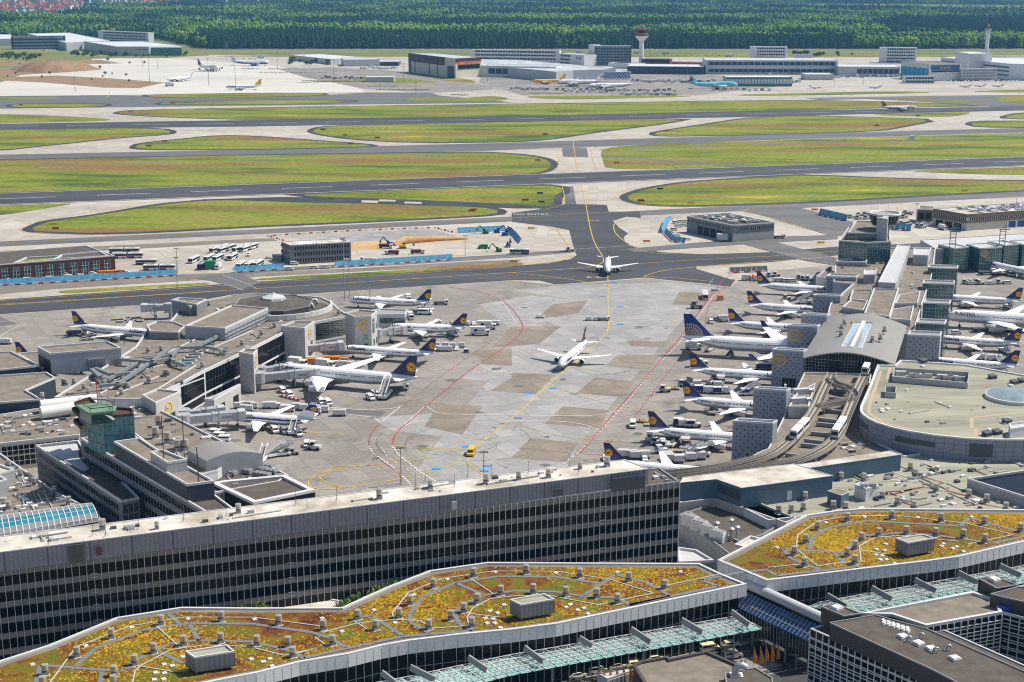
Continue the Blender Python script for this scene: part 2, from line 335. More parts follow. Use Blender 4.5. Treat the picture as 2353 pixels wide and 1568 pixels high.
sheet('patched_taxiway',[[(455,459),(588,455),(655,453),(913,459),(1176,471),(1260,477),(1290,480),(1176,479),(990,471),(838,467),(713,465),(588,461)]],.105,'shoulder')
sheet('paving_patch',[[(831,461),(870,462),(868,467),(830,466)],[(872,459),(910,460),(908,464),(870,463)],[(930,464),(968,465),(970,469),(928,468)]],.12,'concrete')
sheet('site_concrete',[[(615,543),(860,528),(1000,524),(1070,545),(1200,556),(1300,560),(1310,575),(1000,590),(806,600),(806,560),(655,562)]],.03,'concrete')
sheet('site_slab',[[(645,545),(990,526),(1050,544),(800,557),(730,552)]],.045,'apron_light')
sheet('site_pit',[[(796,559),(1050,547),(1085,552),(1000,558),(930,562),(880,567),(860,573),(808,573)]],.05,'sand')
NA=[(-600,785),(0,723),(588,684),(1176,645),(1276,655),(1380,648),(1483,640),(1550,647),(1620,654),(1678,660),(1700,645),(1780,622),(1925,608),(2600,590),(2600,1050),(2353,1100),(1560,1200),(600,1260),(-600,1300)]
sheet('apron',[NA],.02,'apron')
sheet('apron_light_slab',[[(1276,657),(1550,649),(1640,660),(1560,745),(1430,900),(1330,1020),(1290,1100),(940,1105),(1010,1010),(1100,900),(1240,760),(1330,690),(1180,668)],[(850,960),(900,990),(1010,1003),(1080,985),(1000,950)],[(1100,700),(1220,680),(1330,690),(1250,750),(1150,880),(1060,870),(1180,760)]],.03,'apron_light')
sheet('apron_worn_slab',[[(1195,858),(1275,862),(1230,906),(1125,898)],[(1010,927),(1110,933),(1062,1000),(975,980)],[(1365,868),(1457,877),(1428,914),(1325,904)],[(1420,815),(1513,817),(1490,849),(1390,842)],[(1293,934),(1398,943),(1380,984),(1252,974)],[(1218,1007),(1330,1018),(1300,1063),(1175,1053)],[(1175,750),(1290,750),(1240,790),(1130,800)],[(1560,672),(1640,674),(1620,702),(1545,700)],[(1176,858),(1195,858),(1178,880),(1176,880)],[(1440,783),(1540,785),(1525,798),(1450,796)],[(1270,700),(1350,690),(1330,720),(1230,735)],[(1090,805),(1176,801),(1176,841),(1110,838)]],.04,'apron_brown')
mat('tyre_mark',(.14,.135,.13),.8,var=.3,vs=.4);g=MB();rs=random.Random(2)
for k in range(46):
 cx,cy,r_=(1060+rs.uniform(-60,40),1015+rs.uniform(-25,15),rs.uniform(8,30))if k<24 else(rs.uniform(1180,1480),rs.uniform(720,1000),rs.uniform(10,40));c=G(cx,cy);a0=rs.uniform(0,6.3)
 g.strip([(c.x+r_*cos(a0+t*.12),c.y+r_*sin(a0+t*.12))for t in range(rs.randint(5,11))],rs.uniform(.12,.3),.052+k*.0003,'tyre_mark')
for k in range(70):
 u,v=rs.uniform(300,1680),rs.uniform(690,1090);c=G(u,v);w=rs.uniform(.5,2.2);g.poly([(c.x+w*rs.uniform(.6,1.5)*cos(q),c.y+w*rs.uniform(.6,1.3)*sin(q))for q in(0,1,2,3,4,5)],.051+k*.0003,'tyre_mark')
struct('tyre_marks',g)
sheet('apron_dark_slab',[[(780,939),(886,946),(877,957),(770,949)],[(0,728),(38,745),(0,750)]],.045,'asphalt_old')
def lines(name,items,z,m,w):
 g=MB()
 for it in items:
  pts,ww,dash,sm=(it+(None,None,None))[:4]
  if sm:pts=smooth_poly(pts,2,False)
  g.strip(GL(pts),ww or w,z,m,dash)
 return struct(name,g)
Y=1
lines('yellow_marking',[([(1397,632),(1397,735),(1400,755),(1385,778),(1330,825),(1260,885),(1180,960),(1090,1030),(1060,1060),(1010,1083),(900,1105),(760,1128),(705,1120),(712,1098),(760,1080),(850,1069)],.42,None,1),([(1335,422),(1342,450),(1350,490),(1357,530),(1366,560),(1384,588),(1388,600),(1380,608),(1340,617),(1176,627),(588,664),(0,702),(-300,722)],.6,None,1),([(1397,620),(1440,608),(1600,598),(1765,590),(1925,578),(2353,560)],.5),([(1478,636),(1520,622),(1620,612),(1765,601),(1925,590)],.6,None,1),([(1478,636),(1560,640),(1640,648)],.5),([(1176,612),(1260,606),(1300,597),(1313,585),(1310,571),(1280,528),(1250,519),(1200,515)],.6),([(1450,500),(1420,510),(1408,518),(1415,541),(1450,565)],.6,None,1),([(1460,573),(1500,583),(1600,585),(1765,580)],.5,None,1),([(1318,325),(1318,340),(1322,360),(1327,392)],.6,None,1),([(1378,337),(1358,341),(1362,370),(1372,392)],.6,None,1),([(1176,627),(1300,640),(1395,658)],.5,None,1),([(1414,452),(1420,442),(1460,434),(1480,430)],.5,None,1),([(1414,452),(1430,466),(1500,473),(1601,476)],.5,None,1),([(1292,429),(1297,450),(1298,470),(1260,480),(1176,488)],.5),([(1280,354),(1284,366),(1285,380),(1272,392)],.6,None,1),([(0,692),(588,652),(1176,614)],.4),([(0,560),(588,532),(1176,502),(1350,490)],.45),([(1350,490),(1765,476),(2353,446)],.35),([(45,527),(60,515),(160,495),(400,463)],.5,None,1),([(45,527),(55,534),(100,536)],.5),([(0,700),(588,664)],.4),([(1765,500),(1930,537)],.4),([(1708,486),(1720,480),(1765,478)],.5),([(1708,486),(1720,494),(1800,510),(1928,545)],.5,None,1),([(1090,1050),(1072,1056),(1080,1072),(1115,1094)],.5,None,1),([(728,1077),(770,1073),(880,1068),(1000,1052)],.4),([(588,988),(752,997),(822,1003)],.3),([(900,1024),(960,1032),(1080,1032)],.35,None,1),([(1260,885),(1330,910),(1420,935),(1520,945)],.3,None,1),([(1178,968),(1230,990),(1310,1008),(1480,1018)],.3,None,1),([(1320,842),(1400,860),(1500,872)],.3,None,1),([(1090,850),(1180,862)],.3),([(1100,640),(1300,640)],.3),([(730,1098),(760,1085),(830,1078)],.4),([(735,1085),(733,1100),(760,1115),(800,1122)],.4,None,1),([(244,225),(250,219),(252,212)],.7),([(244,225),(300,236)],.5),([(738,215),(800,217),(813,220)],.5,None,1),([(780,216),(900,228)],.5),([(1397,650),(1400,660)],.4),([(0,366),(588,354),(1000,347)],.3),([(385,450),(450,447),(475,443)],.4)],.13,'paint_yellow',.4)
lines('white_marking',[([(-700,470),(0,445),(2353,361),(3000,338)],1.0),([(-700,497),(0,471),(2353,381),(3000,355)],1.0),([(0,457.5),(2353,371)],.9,(40,30)),([(0,291),(588,284),(1176,274),(1765,262),(2353,249)],.9,(40,30)),([(1130,1108),(1180,1090),(1290,1070),(1330,1040),(1380,990),(1440,925),(1500,850),(1560,790),(1640,680)],.3,(2,2)),([(849,1027),(858,1043),(900,1072),(945,1115)],.6,(1.2,.8)),([(900,1025),(915,1045),(965,1085),(1000,1106)],.6,(1.2,.8)),([(875,1028),(890,1050),(950,1090),(975,1105)],.25,(2.5,2)),([(588,925),(700,932),(830,943),(900,940),(925,933)],.35),([(790,952),(860,960),(872,972)],.3),([(918,937),(876,970)],.9,(.6,.6)),([(975,937),(930,976)],.9,(.6,.6)),([(980,934),(1000,950),(1060,954),(1180,955),(1300,957),(1385,955),(1420,945)],.35,None,1),([(923,981),(960,968),(1000,966),(1180,967),(1300,969),(1350,978),(1376,990)],.35,None,1),([(1130,737),(1200,736),(1400,731),(1560,738)],.3),([(1195,725),(1176,722),(1290,731),(1400,728)],.25,(2,2)),([(350,578),(420,570),(470,590),(540,622)],.3,None,1),([(400,580),(520,570),(588,562)],.3),([(365,575),(380,590),(450,618),(540,626)],.3,None,1),([(0,740),(80,733),(200,727),(320,720)],.3),([(0,775),(20,760),(60,745)],.3,None,1),([(1110,672),(1150,688),(1188,745)],.5,(.8,.6)),([(1640,640),(1600,690),(1560,745)],.2,(1,1)),([(620,628),(900,608),(1300,583)],.25),([(1323,573),(1440,566),(1765,549)],.3),([(440,642),(520,655),(560,668)],.5,(.8,.8)),([(510,632),(560,650),(590,664)],.5,(.8,.8)),([(1765,574),(1800,582),(1900,604)],.4,(.8,.8))],.135,'paint_white',.3)
lines('red_marking',[([(1030,660),(1110,671),(1165,695),(1200,740),(1203,762),(1160,800),(1080,850),(980,933),(940,970),(920,985),(905,1005),(901,1024)],.5,(1.6,.5),1),([(1130,785),(1020,860),(930,930)],.4,(1.6,1.6)),([(870,975),(850,1000),(846,1024),(880,1065),(920,1085),(922,1110)],.55,(1.6,.8),1),([(1680,632),(1660,645),(1560,780),(1500,850),(1420,940),(1376,992),(1333,1042)],.5,(1.6,.5)),([(1670,655),(1630,700),(1621,730),(1622,750),(1590,790),(1540,850),(1455,963)],.4,(1.6,1.2)),([(1333,1043),(1385,1047)],.3)]+[([(900+0*k,0),(900,0)],)for k in range(0)]+[([(1044+8*k-8,840+0*k-40),(1036+8*k,830)],.15)for k in range(0)],.14,'paint_red',.5)
lines('slab_joint',[([(1360,904),(1440,909)],.5),([(1410,832),(1500,836)],.5),([(1272,957),(1382,965)],.5),([(1195,1030),(1310,1042)],.5)],.06,'tyre_mark',.5)
g=MB()
for u,v in((1120,1072),(1112,1083),(1003,1078),(1072,1027),(1270,854),(1270,893),(1190,961),(1213,903),(1330,826),(1320,905),(1412,650),(1385,681),(1425,706),(1425,746),(1362,777),(1395,777)):
 p=G(u,v);g.box((p.x,p.y,.145),(3.2,1.6,.01),'paint_blue')
struct('blue_marking',g)
g=MB();p=G(1363,638);g.box((p.x,p.y,.15),(7,3.2,.01),'paint_yellow');g.box((p.x,p.y,.157),(3.2,3.2,.01),'black');struct('stand_marking',g)
o=text_mesh('N',3.4,'paint_yellow',None,'taxiway_letter',(p.x,p.y,.17),(0,0,0),.004,.05);tag(o,kind='structure')
p=G(1384,639);o=text_mesh('N 5',3.2,'paint_yellow',None,'taxiway_letter',(p.x,p.y,.15),(0,0,0),.004,.05);tag(o,kind='structure')
p=G(1363,508);o=text_mesh('N 5',5,'paint_yellow',None,'taxiway_letter',(p.x,p.y,.15),(0,0,0),.004,.05);tag(o,kind='structure')
p=G(1221,493);o=text_mesh('NO ENTRY',5,'paint_white',None,'taxiway_letter',(p.x,p.y,.15),(0,0,0),.004,.05);tag(o,kind='structure')
def haze_box():
 m=bpy.data.materials.new('haze');m.use_nodes=True;n=m.node_tree;n.nodes.clear()
 o=n.nodes.new('ShaderNodeOutputMaterial');v=n.nodes.new('ShaderNodeVolumePrincipled')
 v.inputs['Color'].default_value=(.22,.58,1,1);v.inputs['Density'].default_value=5.5e-5;v.inputs['Anisotropy'].default_value=.1
 n.links.new(v.outputs[0],o.inputs['Volume']);MATS['haze']=m
 g=MB();g.box((0,6000,92),(13000,15000,190),'haze');tag(g.build('haze'),kind='stuff')
haze_box()
def crown_mesh(name,conifer,seed,lf):
 rs=random.Random(seed);g=MB()
 n=9 if not conifer else 5
 for k in range(n):
  if conifer:
   zc=6+k*3.4;r=3.3*(1-k/6.2)+.4;cx=rs.uniform(-.5,.5);cy=rs.uniform(-.5,.5);rz=2.6
  else:
   a=rs.uniform(0,2*pi);rr=rs.uniform(0,3.2)if k else 0;cx=rr*cos(a);cy=rr*sin(a);zc=10+rs.uniform(0,9)-rr*.9;r=rs.uniform(2.0,3.2);rz=r*.85
  vs=[];ph=rs.uniform(0,6)
  rings=[(-.9,.45),(-.3,1.0),(.45,.85),(.95,.25)]if not conifer else[(-1,.9),(-.2,1.05),(.5,.6),(1.3,.12)]
  for h,w in rings:
   for j in range(6):t=ph+2*pi*j/6;q=rs.uniform(.72,1.25);vs.append((cx+r*w*q*cos(t),cy+r*w*q*sin(t),zc+h*rz*rs.uniform(.85,1.15)))
  g.add(vs,[(i*6+j,i*6+(j+1)%6,(i+1)*6+(j+1)%6,(i+1)*6+j)for i in range(3)for j in range(6)]+[tuple(range(18,24))],'leaf_'+lf)
 g.cyl((0,0,0),.4,12,'bark',.25,5,False)
 return g
def leaf_material(name,ramp):
 m=bpy.data.materials.new(name);MATS[name]=m;m.use_nodes=True;n=m.node_tree;L=n.links.new
 b=n.nodes['Principled BSDF'];b.inputs['Roughness'].default_value=.85;b.inputs['Specular IOR Level'].default_value=.15
 oi=n.nodes.new('ShaderNodeObjectInfo');rp=n.nodes.new('ShaderNodeValToRGB');L(oi.outputs['Random'],rp.inputs[0]);el=rp.color_ramp.elements
 while len(el)<len(ramp):el.new(.5)
 for e,(p,c)in zip(el,ramp):e.position=p;e.color=c+(1,)
 tc=n.nodes.new('ShaderNodeTexCoord');z2=n.nodes.new('ShaderNodeTexNoise');z2.inputs['Scale'].default_value=.8;L(tc.outputs['Object'],z2.inputs['Vector'])
 mr=n.nodes.new('ShaderNodeMapRange');mr.inputs[1].default_value=.3;mr.inputs[2].default_value=.7;mr.inputs[3].default_value=.6;mr.inputs[4].default_value=1.4;L(z2.outputs[0],mr.inputs[0])
 mx=n.nodes.new('ShaderNodeVectorMath');mx.operation='SCALE';L(rp.outputs[0],mx.inputs[0]);L(mr.outputs[0],mx.inputs['Scale']);L(mx.outputs[0],b.inputs['Base Color'])
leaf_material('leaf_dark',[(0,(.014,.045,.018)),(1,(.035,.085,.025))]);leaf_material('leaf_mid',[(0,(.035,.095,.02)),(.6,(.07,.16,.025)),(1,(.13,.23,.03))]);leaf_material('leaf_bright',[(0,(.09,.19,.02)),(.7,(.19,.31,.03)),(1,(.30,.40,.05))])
mat('bark',(.10,.075,.05),.9)
from mathutils import noise as mn
FIELDS=[[(1500,13),(1900,9),(2353,13),(2800,15),(2800,31),(2353,29),(1950,23),(1500,18)],[(380,108),(480,112),(470,117),(380,116)],[(700,20),(1050,16),(1050,20),(700,25)]]
def inside(x,y,poly):
 c=False;n=len(poly)
 for i in range(n):
  a,b=poly[i],poly[i-1]
  if(a[1]>y)!=(b[1]>y)and x<(b[0]-a[0])*(y-a[1])/(b[1]-a[1])+a[0]:c=not c
 return c
TOWN=[(-500,2),(420,-2),(420,12),(200,20),(175,36),(60,42),(-500,46)]
DARK=[[(430,130),(430,92),(700,88),(1176,92),(1765,100),(1960,104),(1960,130)],[(2030,92),(2030,55),(2353,50),(2800,50),(2800,96),(2353,92)],[(900,62),(1500,58),(1765,62),(1765,74),(1200,72),(900,74)],[(1100,36),(1700,40),(1700,48),(1100,44)]]  # dark conifer stands; cloud shadow on the forest is put into their leaf colour
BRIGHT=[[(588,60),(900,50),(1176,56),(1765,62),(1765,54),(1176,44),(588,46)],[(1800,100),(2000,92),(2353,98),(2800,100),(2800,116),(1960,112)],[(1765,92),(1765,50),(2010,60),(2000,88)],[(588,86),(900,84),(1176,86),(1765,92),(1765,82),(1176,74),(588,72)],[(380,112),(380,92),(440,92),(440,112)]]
def forest():
 pts=[];rs=random.Random(3)
 W_=lambda l:[tuple(G(*p)[:2])for p in l];fw=[W_(f)for f in FIELDS]+[W_(TOWN),W_([(-900,90),(60,90),(200,87),(360,91),(445,106),(455,116),(-900,116)])];dk=[W_(f)for f in DARK];br=[W_(f)for f in BRIGHT];kinds=[]
 d0=G(0,FE)[1]+8;d=d0
 while d<9500:
  near=d<d0+260
  step=7.0 if near else 9.0+(d-d0)*.0022
  half=d*.338*1.12+60;x=-half+rs.uniform(0,step)
  while x<half:
   px=x+rs.uniform(-.45,.45)*step;py=d+rs.uniform(-.45,.45)*step
   if not any(inside(px,py,f)for f in fw):
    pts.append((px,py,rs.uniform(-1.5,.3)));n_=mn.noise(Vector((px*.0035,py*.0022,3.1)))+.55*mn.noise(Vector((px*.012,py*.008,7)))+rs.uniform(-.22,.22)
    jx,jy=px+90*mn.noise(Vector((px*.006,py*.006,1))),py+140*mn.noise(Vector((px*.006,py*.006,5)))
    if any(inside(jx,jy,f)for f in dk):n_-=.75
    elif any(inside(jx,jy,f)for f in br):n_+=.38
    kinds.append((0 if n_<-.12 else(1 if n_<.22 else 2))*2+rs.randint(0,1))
   x+=step
  d+=step*(1.0 if near else 1.25)
 me=bpy.data.meshes.new('forest');me.from_pydata(pts,[],[])
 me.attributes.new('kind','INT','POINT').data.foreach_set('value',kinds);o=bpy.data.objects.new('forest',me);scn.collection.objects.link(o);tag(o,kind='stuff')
 src=bpy.data.collections.new('tree_source')
 for k in range(6):
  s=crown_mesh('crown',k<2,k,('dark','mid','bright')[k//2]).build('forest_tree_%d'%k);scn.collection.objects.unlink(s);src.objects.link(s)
 ng=bpy.data.node_groups.new('scatter','GeometryNodeTree')
 ng.interface.new_socket('Geometry',in_out='INPUT',socket_type='NodeSocketGeometry');ng.interface.new_socket('Geometry',in_out='OUTPUT',socket_type='NodeSocketGeometry')
 N=ng.nodes;L=ng.links.new
 gi=N.new('NodeGroupInput');go=N.new('NodeGroupOutput');ip=N.new('GeometryNodeInstanceOnPoints');ci=N.new('GeometryNodeCollectionInfo')
 ci.inputs[0].default_value=src;ci.inputs[1].default_value=True;ci.inputs[2].default_value=True
 mp=N.new('GeometryNodeMeshToPoints');L(gi.outputs[0],mp.inputs[0])
 L(mp.outputs[0],ip.inputs['Points']);L(ci.outputs[0],ip.inputs['Instance']);ip.inputs['Pick Instance'].default_value=True
 rv=N.new('FunctionNodeRandomValue');rv.data_type='FLOAT_VECTOR';rv.inputs[1].default_value=(6.28,0,0)
 r2=N.new('FunctionNodeRandomValue');r2.data_type='FLOAT';r2.inputs[2].default_value=.65;r2.inputs[3].default_value=1.35;r2.inputs['Seed'].default_value=5
 rv.inputs[0].default_value=(0,0,0);rv.inputs[1].default_value=(0,0,6.28)
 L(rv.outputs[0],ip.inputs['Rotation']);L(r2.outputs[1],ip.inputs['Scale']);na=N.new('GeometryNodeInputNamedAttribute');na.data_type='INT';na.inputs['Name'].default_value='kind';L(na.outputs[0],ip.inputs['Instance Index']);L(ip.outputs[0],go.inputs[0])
 mo=o.modifiers.new('scatter','NODES');mo.node_group=ng
 print('forest points',len(pts))
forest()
g=MB()
for i,f in enumerate(FIELDS):g.poly(GL(f),-.05,'far_grass')
struct('clearing',g)
mat('gold',(.60,.42,.16),.5);mat('cargo_blue',(.01,.07,.35),.35);mat('plane_yellow',(.85,.48,.01),.35);mat('korean_blue',(.18,.60,.78),.35)
mat('united_blue',(.01,.03,.22),.35);mat('engine_grey',(.55,.57,.60),.35,metal=.2);mat('intake',(.01,.01,.012),.6);mat('window_dark',(.02,.022,.03),.3);mat('text_blue',(.01,.02,.15),.5)
mat('emblem_red',(.6,.03,.04),.4);mat('door_line',(.45,.46,.48),.5);mat('bare_metal',(.5,.5,.5),.3,metal=.7)
SPEC={'narrow_long':dict(L=44.5,r=2.0,zc=3.75,span=34.1,wx=.375,root=7.2,tip=1.7,fin=6.2,fr=6.6,ft=2.2,eng=[(5.75,.5)],er=1.15,el=4.2,st=6.2),'narrow_short':dict(L=37.6,r=2.0,zc=3.75,span=34.8,wx=.365,root=7.2,tip=1.7,fin=6.2,fr=6.6,ft=2.2,eng=[(5.75,.5)],er=1.15,el=4.2,st=6.2,sharklet=1),'wide_four':dict(L=63.6,r=2.85,zc=5.3,span=60.3,wx=.30,root=12.5,tip=2.6,fin=8.8,fr=10.0,ft=3.4,eng=[(9.4,.42),(19.3,.6)],er=1.35,el=5.2,st=9.6,sharklet=1),'wide_twin':dict(L=69.0,r=3.1,zc=5.6,span=61.0,wx=.33,root=13.5,tip=2.2,fin=9.2,fr=9.6,ft=3.4,eng=[(9.8,.42)],er=1.95,el=6.6,st=10.5),'jumbo':dict(L=69.0,r=3.2,zc=6.0,span=62.0,wx=.27,root=15.0,tip=3.2,fin=10.2,fr=11.5,ft=3.6,eng=[(11.7,.40),(20.8,.55)],er=1.5,el=5.6,st=11.0,hump=1,winglet=1),'mid_twin':dict(L=50.0,r=2.4,zc=4.4,span=44.0,wx=.33,root=10.0,tip=2.2,fin=8.2,fr=8.6,ft=2.9,eng=[(7.4,.45)],er=1.45,el=5.6,st=8.6),'small_jet':dict(L=18.0,r=1.05,zc=1.9,span=17.5,wx=.42,root=3.6,tip=1.1,fin=2.9,fr=3.2,ft=1.6,eng=[],er=.5,el=2.4,st=3.2,ttail=1),}
def plane_surface(S):
 L,r,zc=S['L'],S['r'],S['zc'];k=r/2.0
 prof=[(0,.06,-.50),(.35,.62,-.42),(1.1,1.18,-.30),(2.3,1.62,-.16),(3.6,1.86,-.05),(5.6,2,0),(L/k*.66,2,0),(L/k*.76,1.84,.14),(L/k*.85,1.40,.50),(L/k*.93,.82,.95),(L/k*.98,.42,1.22),(L/k,.16,1.34)]
 prof=[(a*k,b*k,c*k)for a,b,c in prof]
 def at(t):
  for(a,b,c),(a2,b2,c2)in zip(prof,prof[1:]):
   if t<=a2:q=(t-a)/(a2-a);return b+(b2-b)*q,c+(c2-c)*q
  return prof[-1][1:]
 def hump(t):
  if not S.get('hump'):return 0.
  f=t/L
  return 1.35*max(0,min(1,(f-.012)/.05))*max(0,min(1,(.40-f)/.08))
 def surf(t,ang,out=0.):
  """t metres back from the nose; ang measured up from the side (0) to the top (pi/2)"""
  rr,cz=at(t);z=(rr+out)*sin(ang)
  if z>0:z+=hump(t)*sin(ang)**.7
  y=(rr+out)*cos(ang)*(1-.22*(hump(t)/1.35 if sin(ang)>.5 else 0))
  return Vector((L/2-t,y,zc+cz+z))
 return prof,surf
def wing_mesh(S,side,m,root=None,tip=None,span=None,x0=None,z0=None,sweep=None,dih=.09,thick=.11,y0=None,kink=True):
 g=MB();y0=S['r']*.55 if y0 is None else y0
 sec=[]
 def section(y,xle,ch,z,th):
  return[(xle,y,z),(xle-ch*.12,y,z+ch*th*.55),(xle-ch*.45,y,z+ch*th*.55),(xle-ch,y,z+.02),(xle-ch*.5,y,z-ch*th*.35),(xle-ch*.12,y,z-ch*th*.4)]
 ys=[0,.33,1.0]if kink else[0,1.0]
 for q in ys:
  y=y0+(span-y0)*q;xle=x0-(span-y0)*q*math.tan(sweep)
  ch=(root+(root*.62-root)*q/.33)if kink and q<=.33 else(root*.62+(tip-root*.62)*(q-.33)/.67 if kink else root+(tip-root)*q)
  sec.append(section(side*y,xle,ch,z0+(y-y0)*dih,thick*(1-.35*q)))
 vs=[p for s_ in sec for p in s_];n=6
 fs=[(i*n+j,i*n+(j+1)%n,(i+1)*n+(j+1)%n,(i+1)*n+j)for i in range(len(sec)-1)for j in range(n)]+[tuple(range((len(sec)-1)*n,len(sec)*n))]
 if side<0:fs=[tuple(reversed(f))for f in fs]
 g.add(vs,fs,m);return g,sec[-1]
def crane(g,c,R0,sy,m):
 """the flying crane within a ring, drawn in the plane y=c.y"""
 x,y,z=c
 def P(pts):
  q=[(x+a*R0,y,z+b*R0)for a,b in pts]
  g.add(q,[tuple(range(len(q)))],m)
 ring=[(.86,1.0)]
 n=28;vs=[]
 for k in range(n):t=2*pi*k/n;vs+=[(x+.84*R0*cos(t),y,z+.84*R0*sin(t)),(x+.92*R0*cos(t),y,z+.92*R0*sin(t))]
 g.add(vs,[(2*k,2*k+1,(2*k+3)%(2*n),(2*k+2)%(2*n))for k in range(n)],m)
 s=sy
 P([(s*.72,.40),(s*.45,.33),(s*.20,.05),(s*.10,-.12),(s*.18,-.10),(s*.5,.22)])
 P([(s*.20,.05),(s*-.10,.16),(s*-.66,.26),(s*-.55,.10),(s*-.25,.0),(s*-.1,-.1),(s*.12,-.16)])
 P([(s*.15,.0),(s*-.05,-.22),(s*-.50,-.34),(s*-.72,-.40),(s*-.3,-.16),(s*.02,-.05)])
def disc(g,c,R0,m,n=28):
 g.add([(c[0]+R0*cos(2*pi*k/n),c[1],c[2]+R0*sin(2*pi*k/n))for k in range(n)],[tuple(range(n))],m)
def make_plane(kind,lv):
 S=SPEC[kind];L,r,zc=S['L'],S['r'],S['zc'];prof,surf=plane_surface(S)
 root=thing(lv.get('name','airliner'),'airliner','airliner')
 body,bel=lv.get('body','plane_white'),lv.get('belly','belly_grey')
 g=MB();n=20;ts=sorted(set([p[0]for p in prof]+([L*k/40 for k in range(1,18)]if S.get('hump')else[])+[L*.3,L*.5]));rings=[]
 for t in ts:
  for j in range(n):rings.append(surf(t,2*pi*j/n))
 for i in range(len(ts)-1):
  for j in range(n):
   ang=2*pi*(j+.5)/n;low=sin(ang)<lv.get('line',-.45)
   mm=bel if low else body
   if lv.get('tailcol')and ts[i]>L*.8:mm=lv['tailcol']
   if lv.get('cheat')and-.12<sin(ang)<.2:mm=lv['cheat']
   g.add([rings[i*n+j],rings[(i+1)*n+j],rings[(i+1)*n+(j+1)%n],rings[i*n+(j+1)%n]],[(0,1,2,3)],mm,True)
 fu=g.build('fuselage',root)
 for p in fu.data.polygons:p.use_smooth=True
 k=r/2.
 g=MB();g.tube([(L*(.5-S['wx'])+k*2.5,0,zc-r*.55),(L*(.5-S['wx'])-0,0,zc-r*.62),(L*(.5-S['wx'])-S['root'],0,zc-r*.62),(L*(.5-S['wx'])-S['root']-k*3,0,zc-r*.5)],[r*.3,r*.66,r*.66,r*.25],bel,14)
 g.build('wing_fairing',fu)
 if kind!='small_jet' or True:
  for side in(1,-1):
   g=MB();step=.53 if kind.startswith('narrow')else .62;t=L*.14;wd_=.32
   if not lv.get('freighter'):
    while t<L*.80:
     ok=all(abs(t/L-d)>.016 for d in(.30,.53,.66))and rnd()>.03
     if ok:
      a=[surf(t,.17,.02),surf(t+wd_,.17,.02),surf(t+wd_,.40 if k<1.2 else .32,.02),surf(t,.40 if k<1.2 else .32,.02)]
      g.add([(p.x,side*p.y,p.z)for p in a],[(0,1,2,3)],'window_dark')
     t+=step
    g.build('window_row',fu)
   for f in(.10,.30,.66,.83):
    t=f*L;g=MB()
    for dt,w in((0,.07),(.8*k,.07)):
     a=[surf(t+dt,-.35,.025),surf(t+dt+w,-.35,.025),surf(t+dt+w,.62,.025),surf(t+dt,.62,.025)]
     g.add([(p.x,side*p.y,p.z)for p in a],[(0,1,2,3)],'door_line')
    g.build('door',fu)
 g=MB();hz=.9 if S.get('hump')else 0
 for side in(1,-1):
  for a0,a1,t0,t1 in((.62,.95,1.5,2.6),(.62,.95,2.7,3.5))if not S.get('hump')else((1.0,1.2,2.9,3.8),(1.22,1.42,2.9,3.7)):
   tt0,tt1=t0*k,t1*k
   a=[surf(tt0,a0,.03),surf(tt1,a0-.1,.03),surf(tt1,a1,.03),surf(tt0+.3*k,a1+.25,.03)]
   g.add([(p.x,side*p.y,p.z)for p in a],[(0,1,2,3)],'dark_glass')
 for side in(1,-1):
  a=[surf(1.45*k,.7,.03),surf(1.45*k,1.5,.03),surf(2.1*k,1.5,.03),surf(2.1*k,.85,.03)]
  g.add([(p.x,side*p.y,p.z)for p in a],[(0,1,2,3)],'dark_glass')
 g.build('cockpit_window',fu)
 sw=R(28 if kind.startswith('narrow')else 33)
 for side in(1,-1):
  g,tipsec=wing_mesh(S,side,lv.get('wing','plane_white'),S['root'],S['tip'],S['span']/2,L*(.5-S['wx'])+S['root']*.35,zc-r*.52,sw)
  if S.get('ttail'):pass
  wg=g.build('wing',root)
  if(S.get('sharklet')and not lv.get('plain'))or S.get('winglet'):
   g2=MB();a=tipsec[0];b=tipsec[3];hh=2.2*k*.8
   vs=[a,b,(b[0]-hh*.45,b[1]+side*hh*.35,b[2]+hh),(a[0]-hh*.95,a[1]+side*hh*.35,a[2]+hh)]
   vs2=[(x,y+.12,z)for x,y,z in vs]
   g2.add(vs+vs2,[(0,1,2,3),(7,6,5,4),(0,4,5,1),(1,5,6,2),(2,6,7,3),(3,7,4,0)],lv.get('wlet','plane_white'));g2.build('winglet',wg)
  for ey,ef in S['eng']:
   xe=L*(.5-S['wx'])+S['root']*.35-(ey-r*.55)*math.tan(sw)+S['el']*.42;er=S['er'];ze=zc-r*.52+(ey)*.09-er*1.15
   g=MB();ye=side*ey;el=S['el'];ec=lv.get('engine','engine_grey')
   g.tube([(xe+.02,ye,ze),(xe-el*.08,ye,ze),(xe-el*.35,ye,ze),(xe-el*.8,ye,ze),(xe-el,ye,ze)],[er*.90,er*1.0,er*1.04,er*.8,er*.62],ec,16)
   en=g.build('engine',root)
   g=MB();g.cyl((0,0,0),er*.86,.05,lv.get('cover','intake'),n=16);o=g.build('engine_intake',en,(xe+.02,ye,ze));o.rotation_euler=(0,pi/2,0)
   g=MB();g.tube([(xe-el*.85,ye,ze),(xe-el*1.28,ye,ze+.1)],[er*.5,er*.18],'bare_metal',10);g.build('exhaust',en)
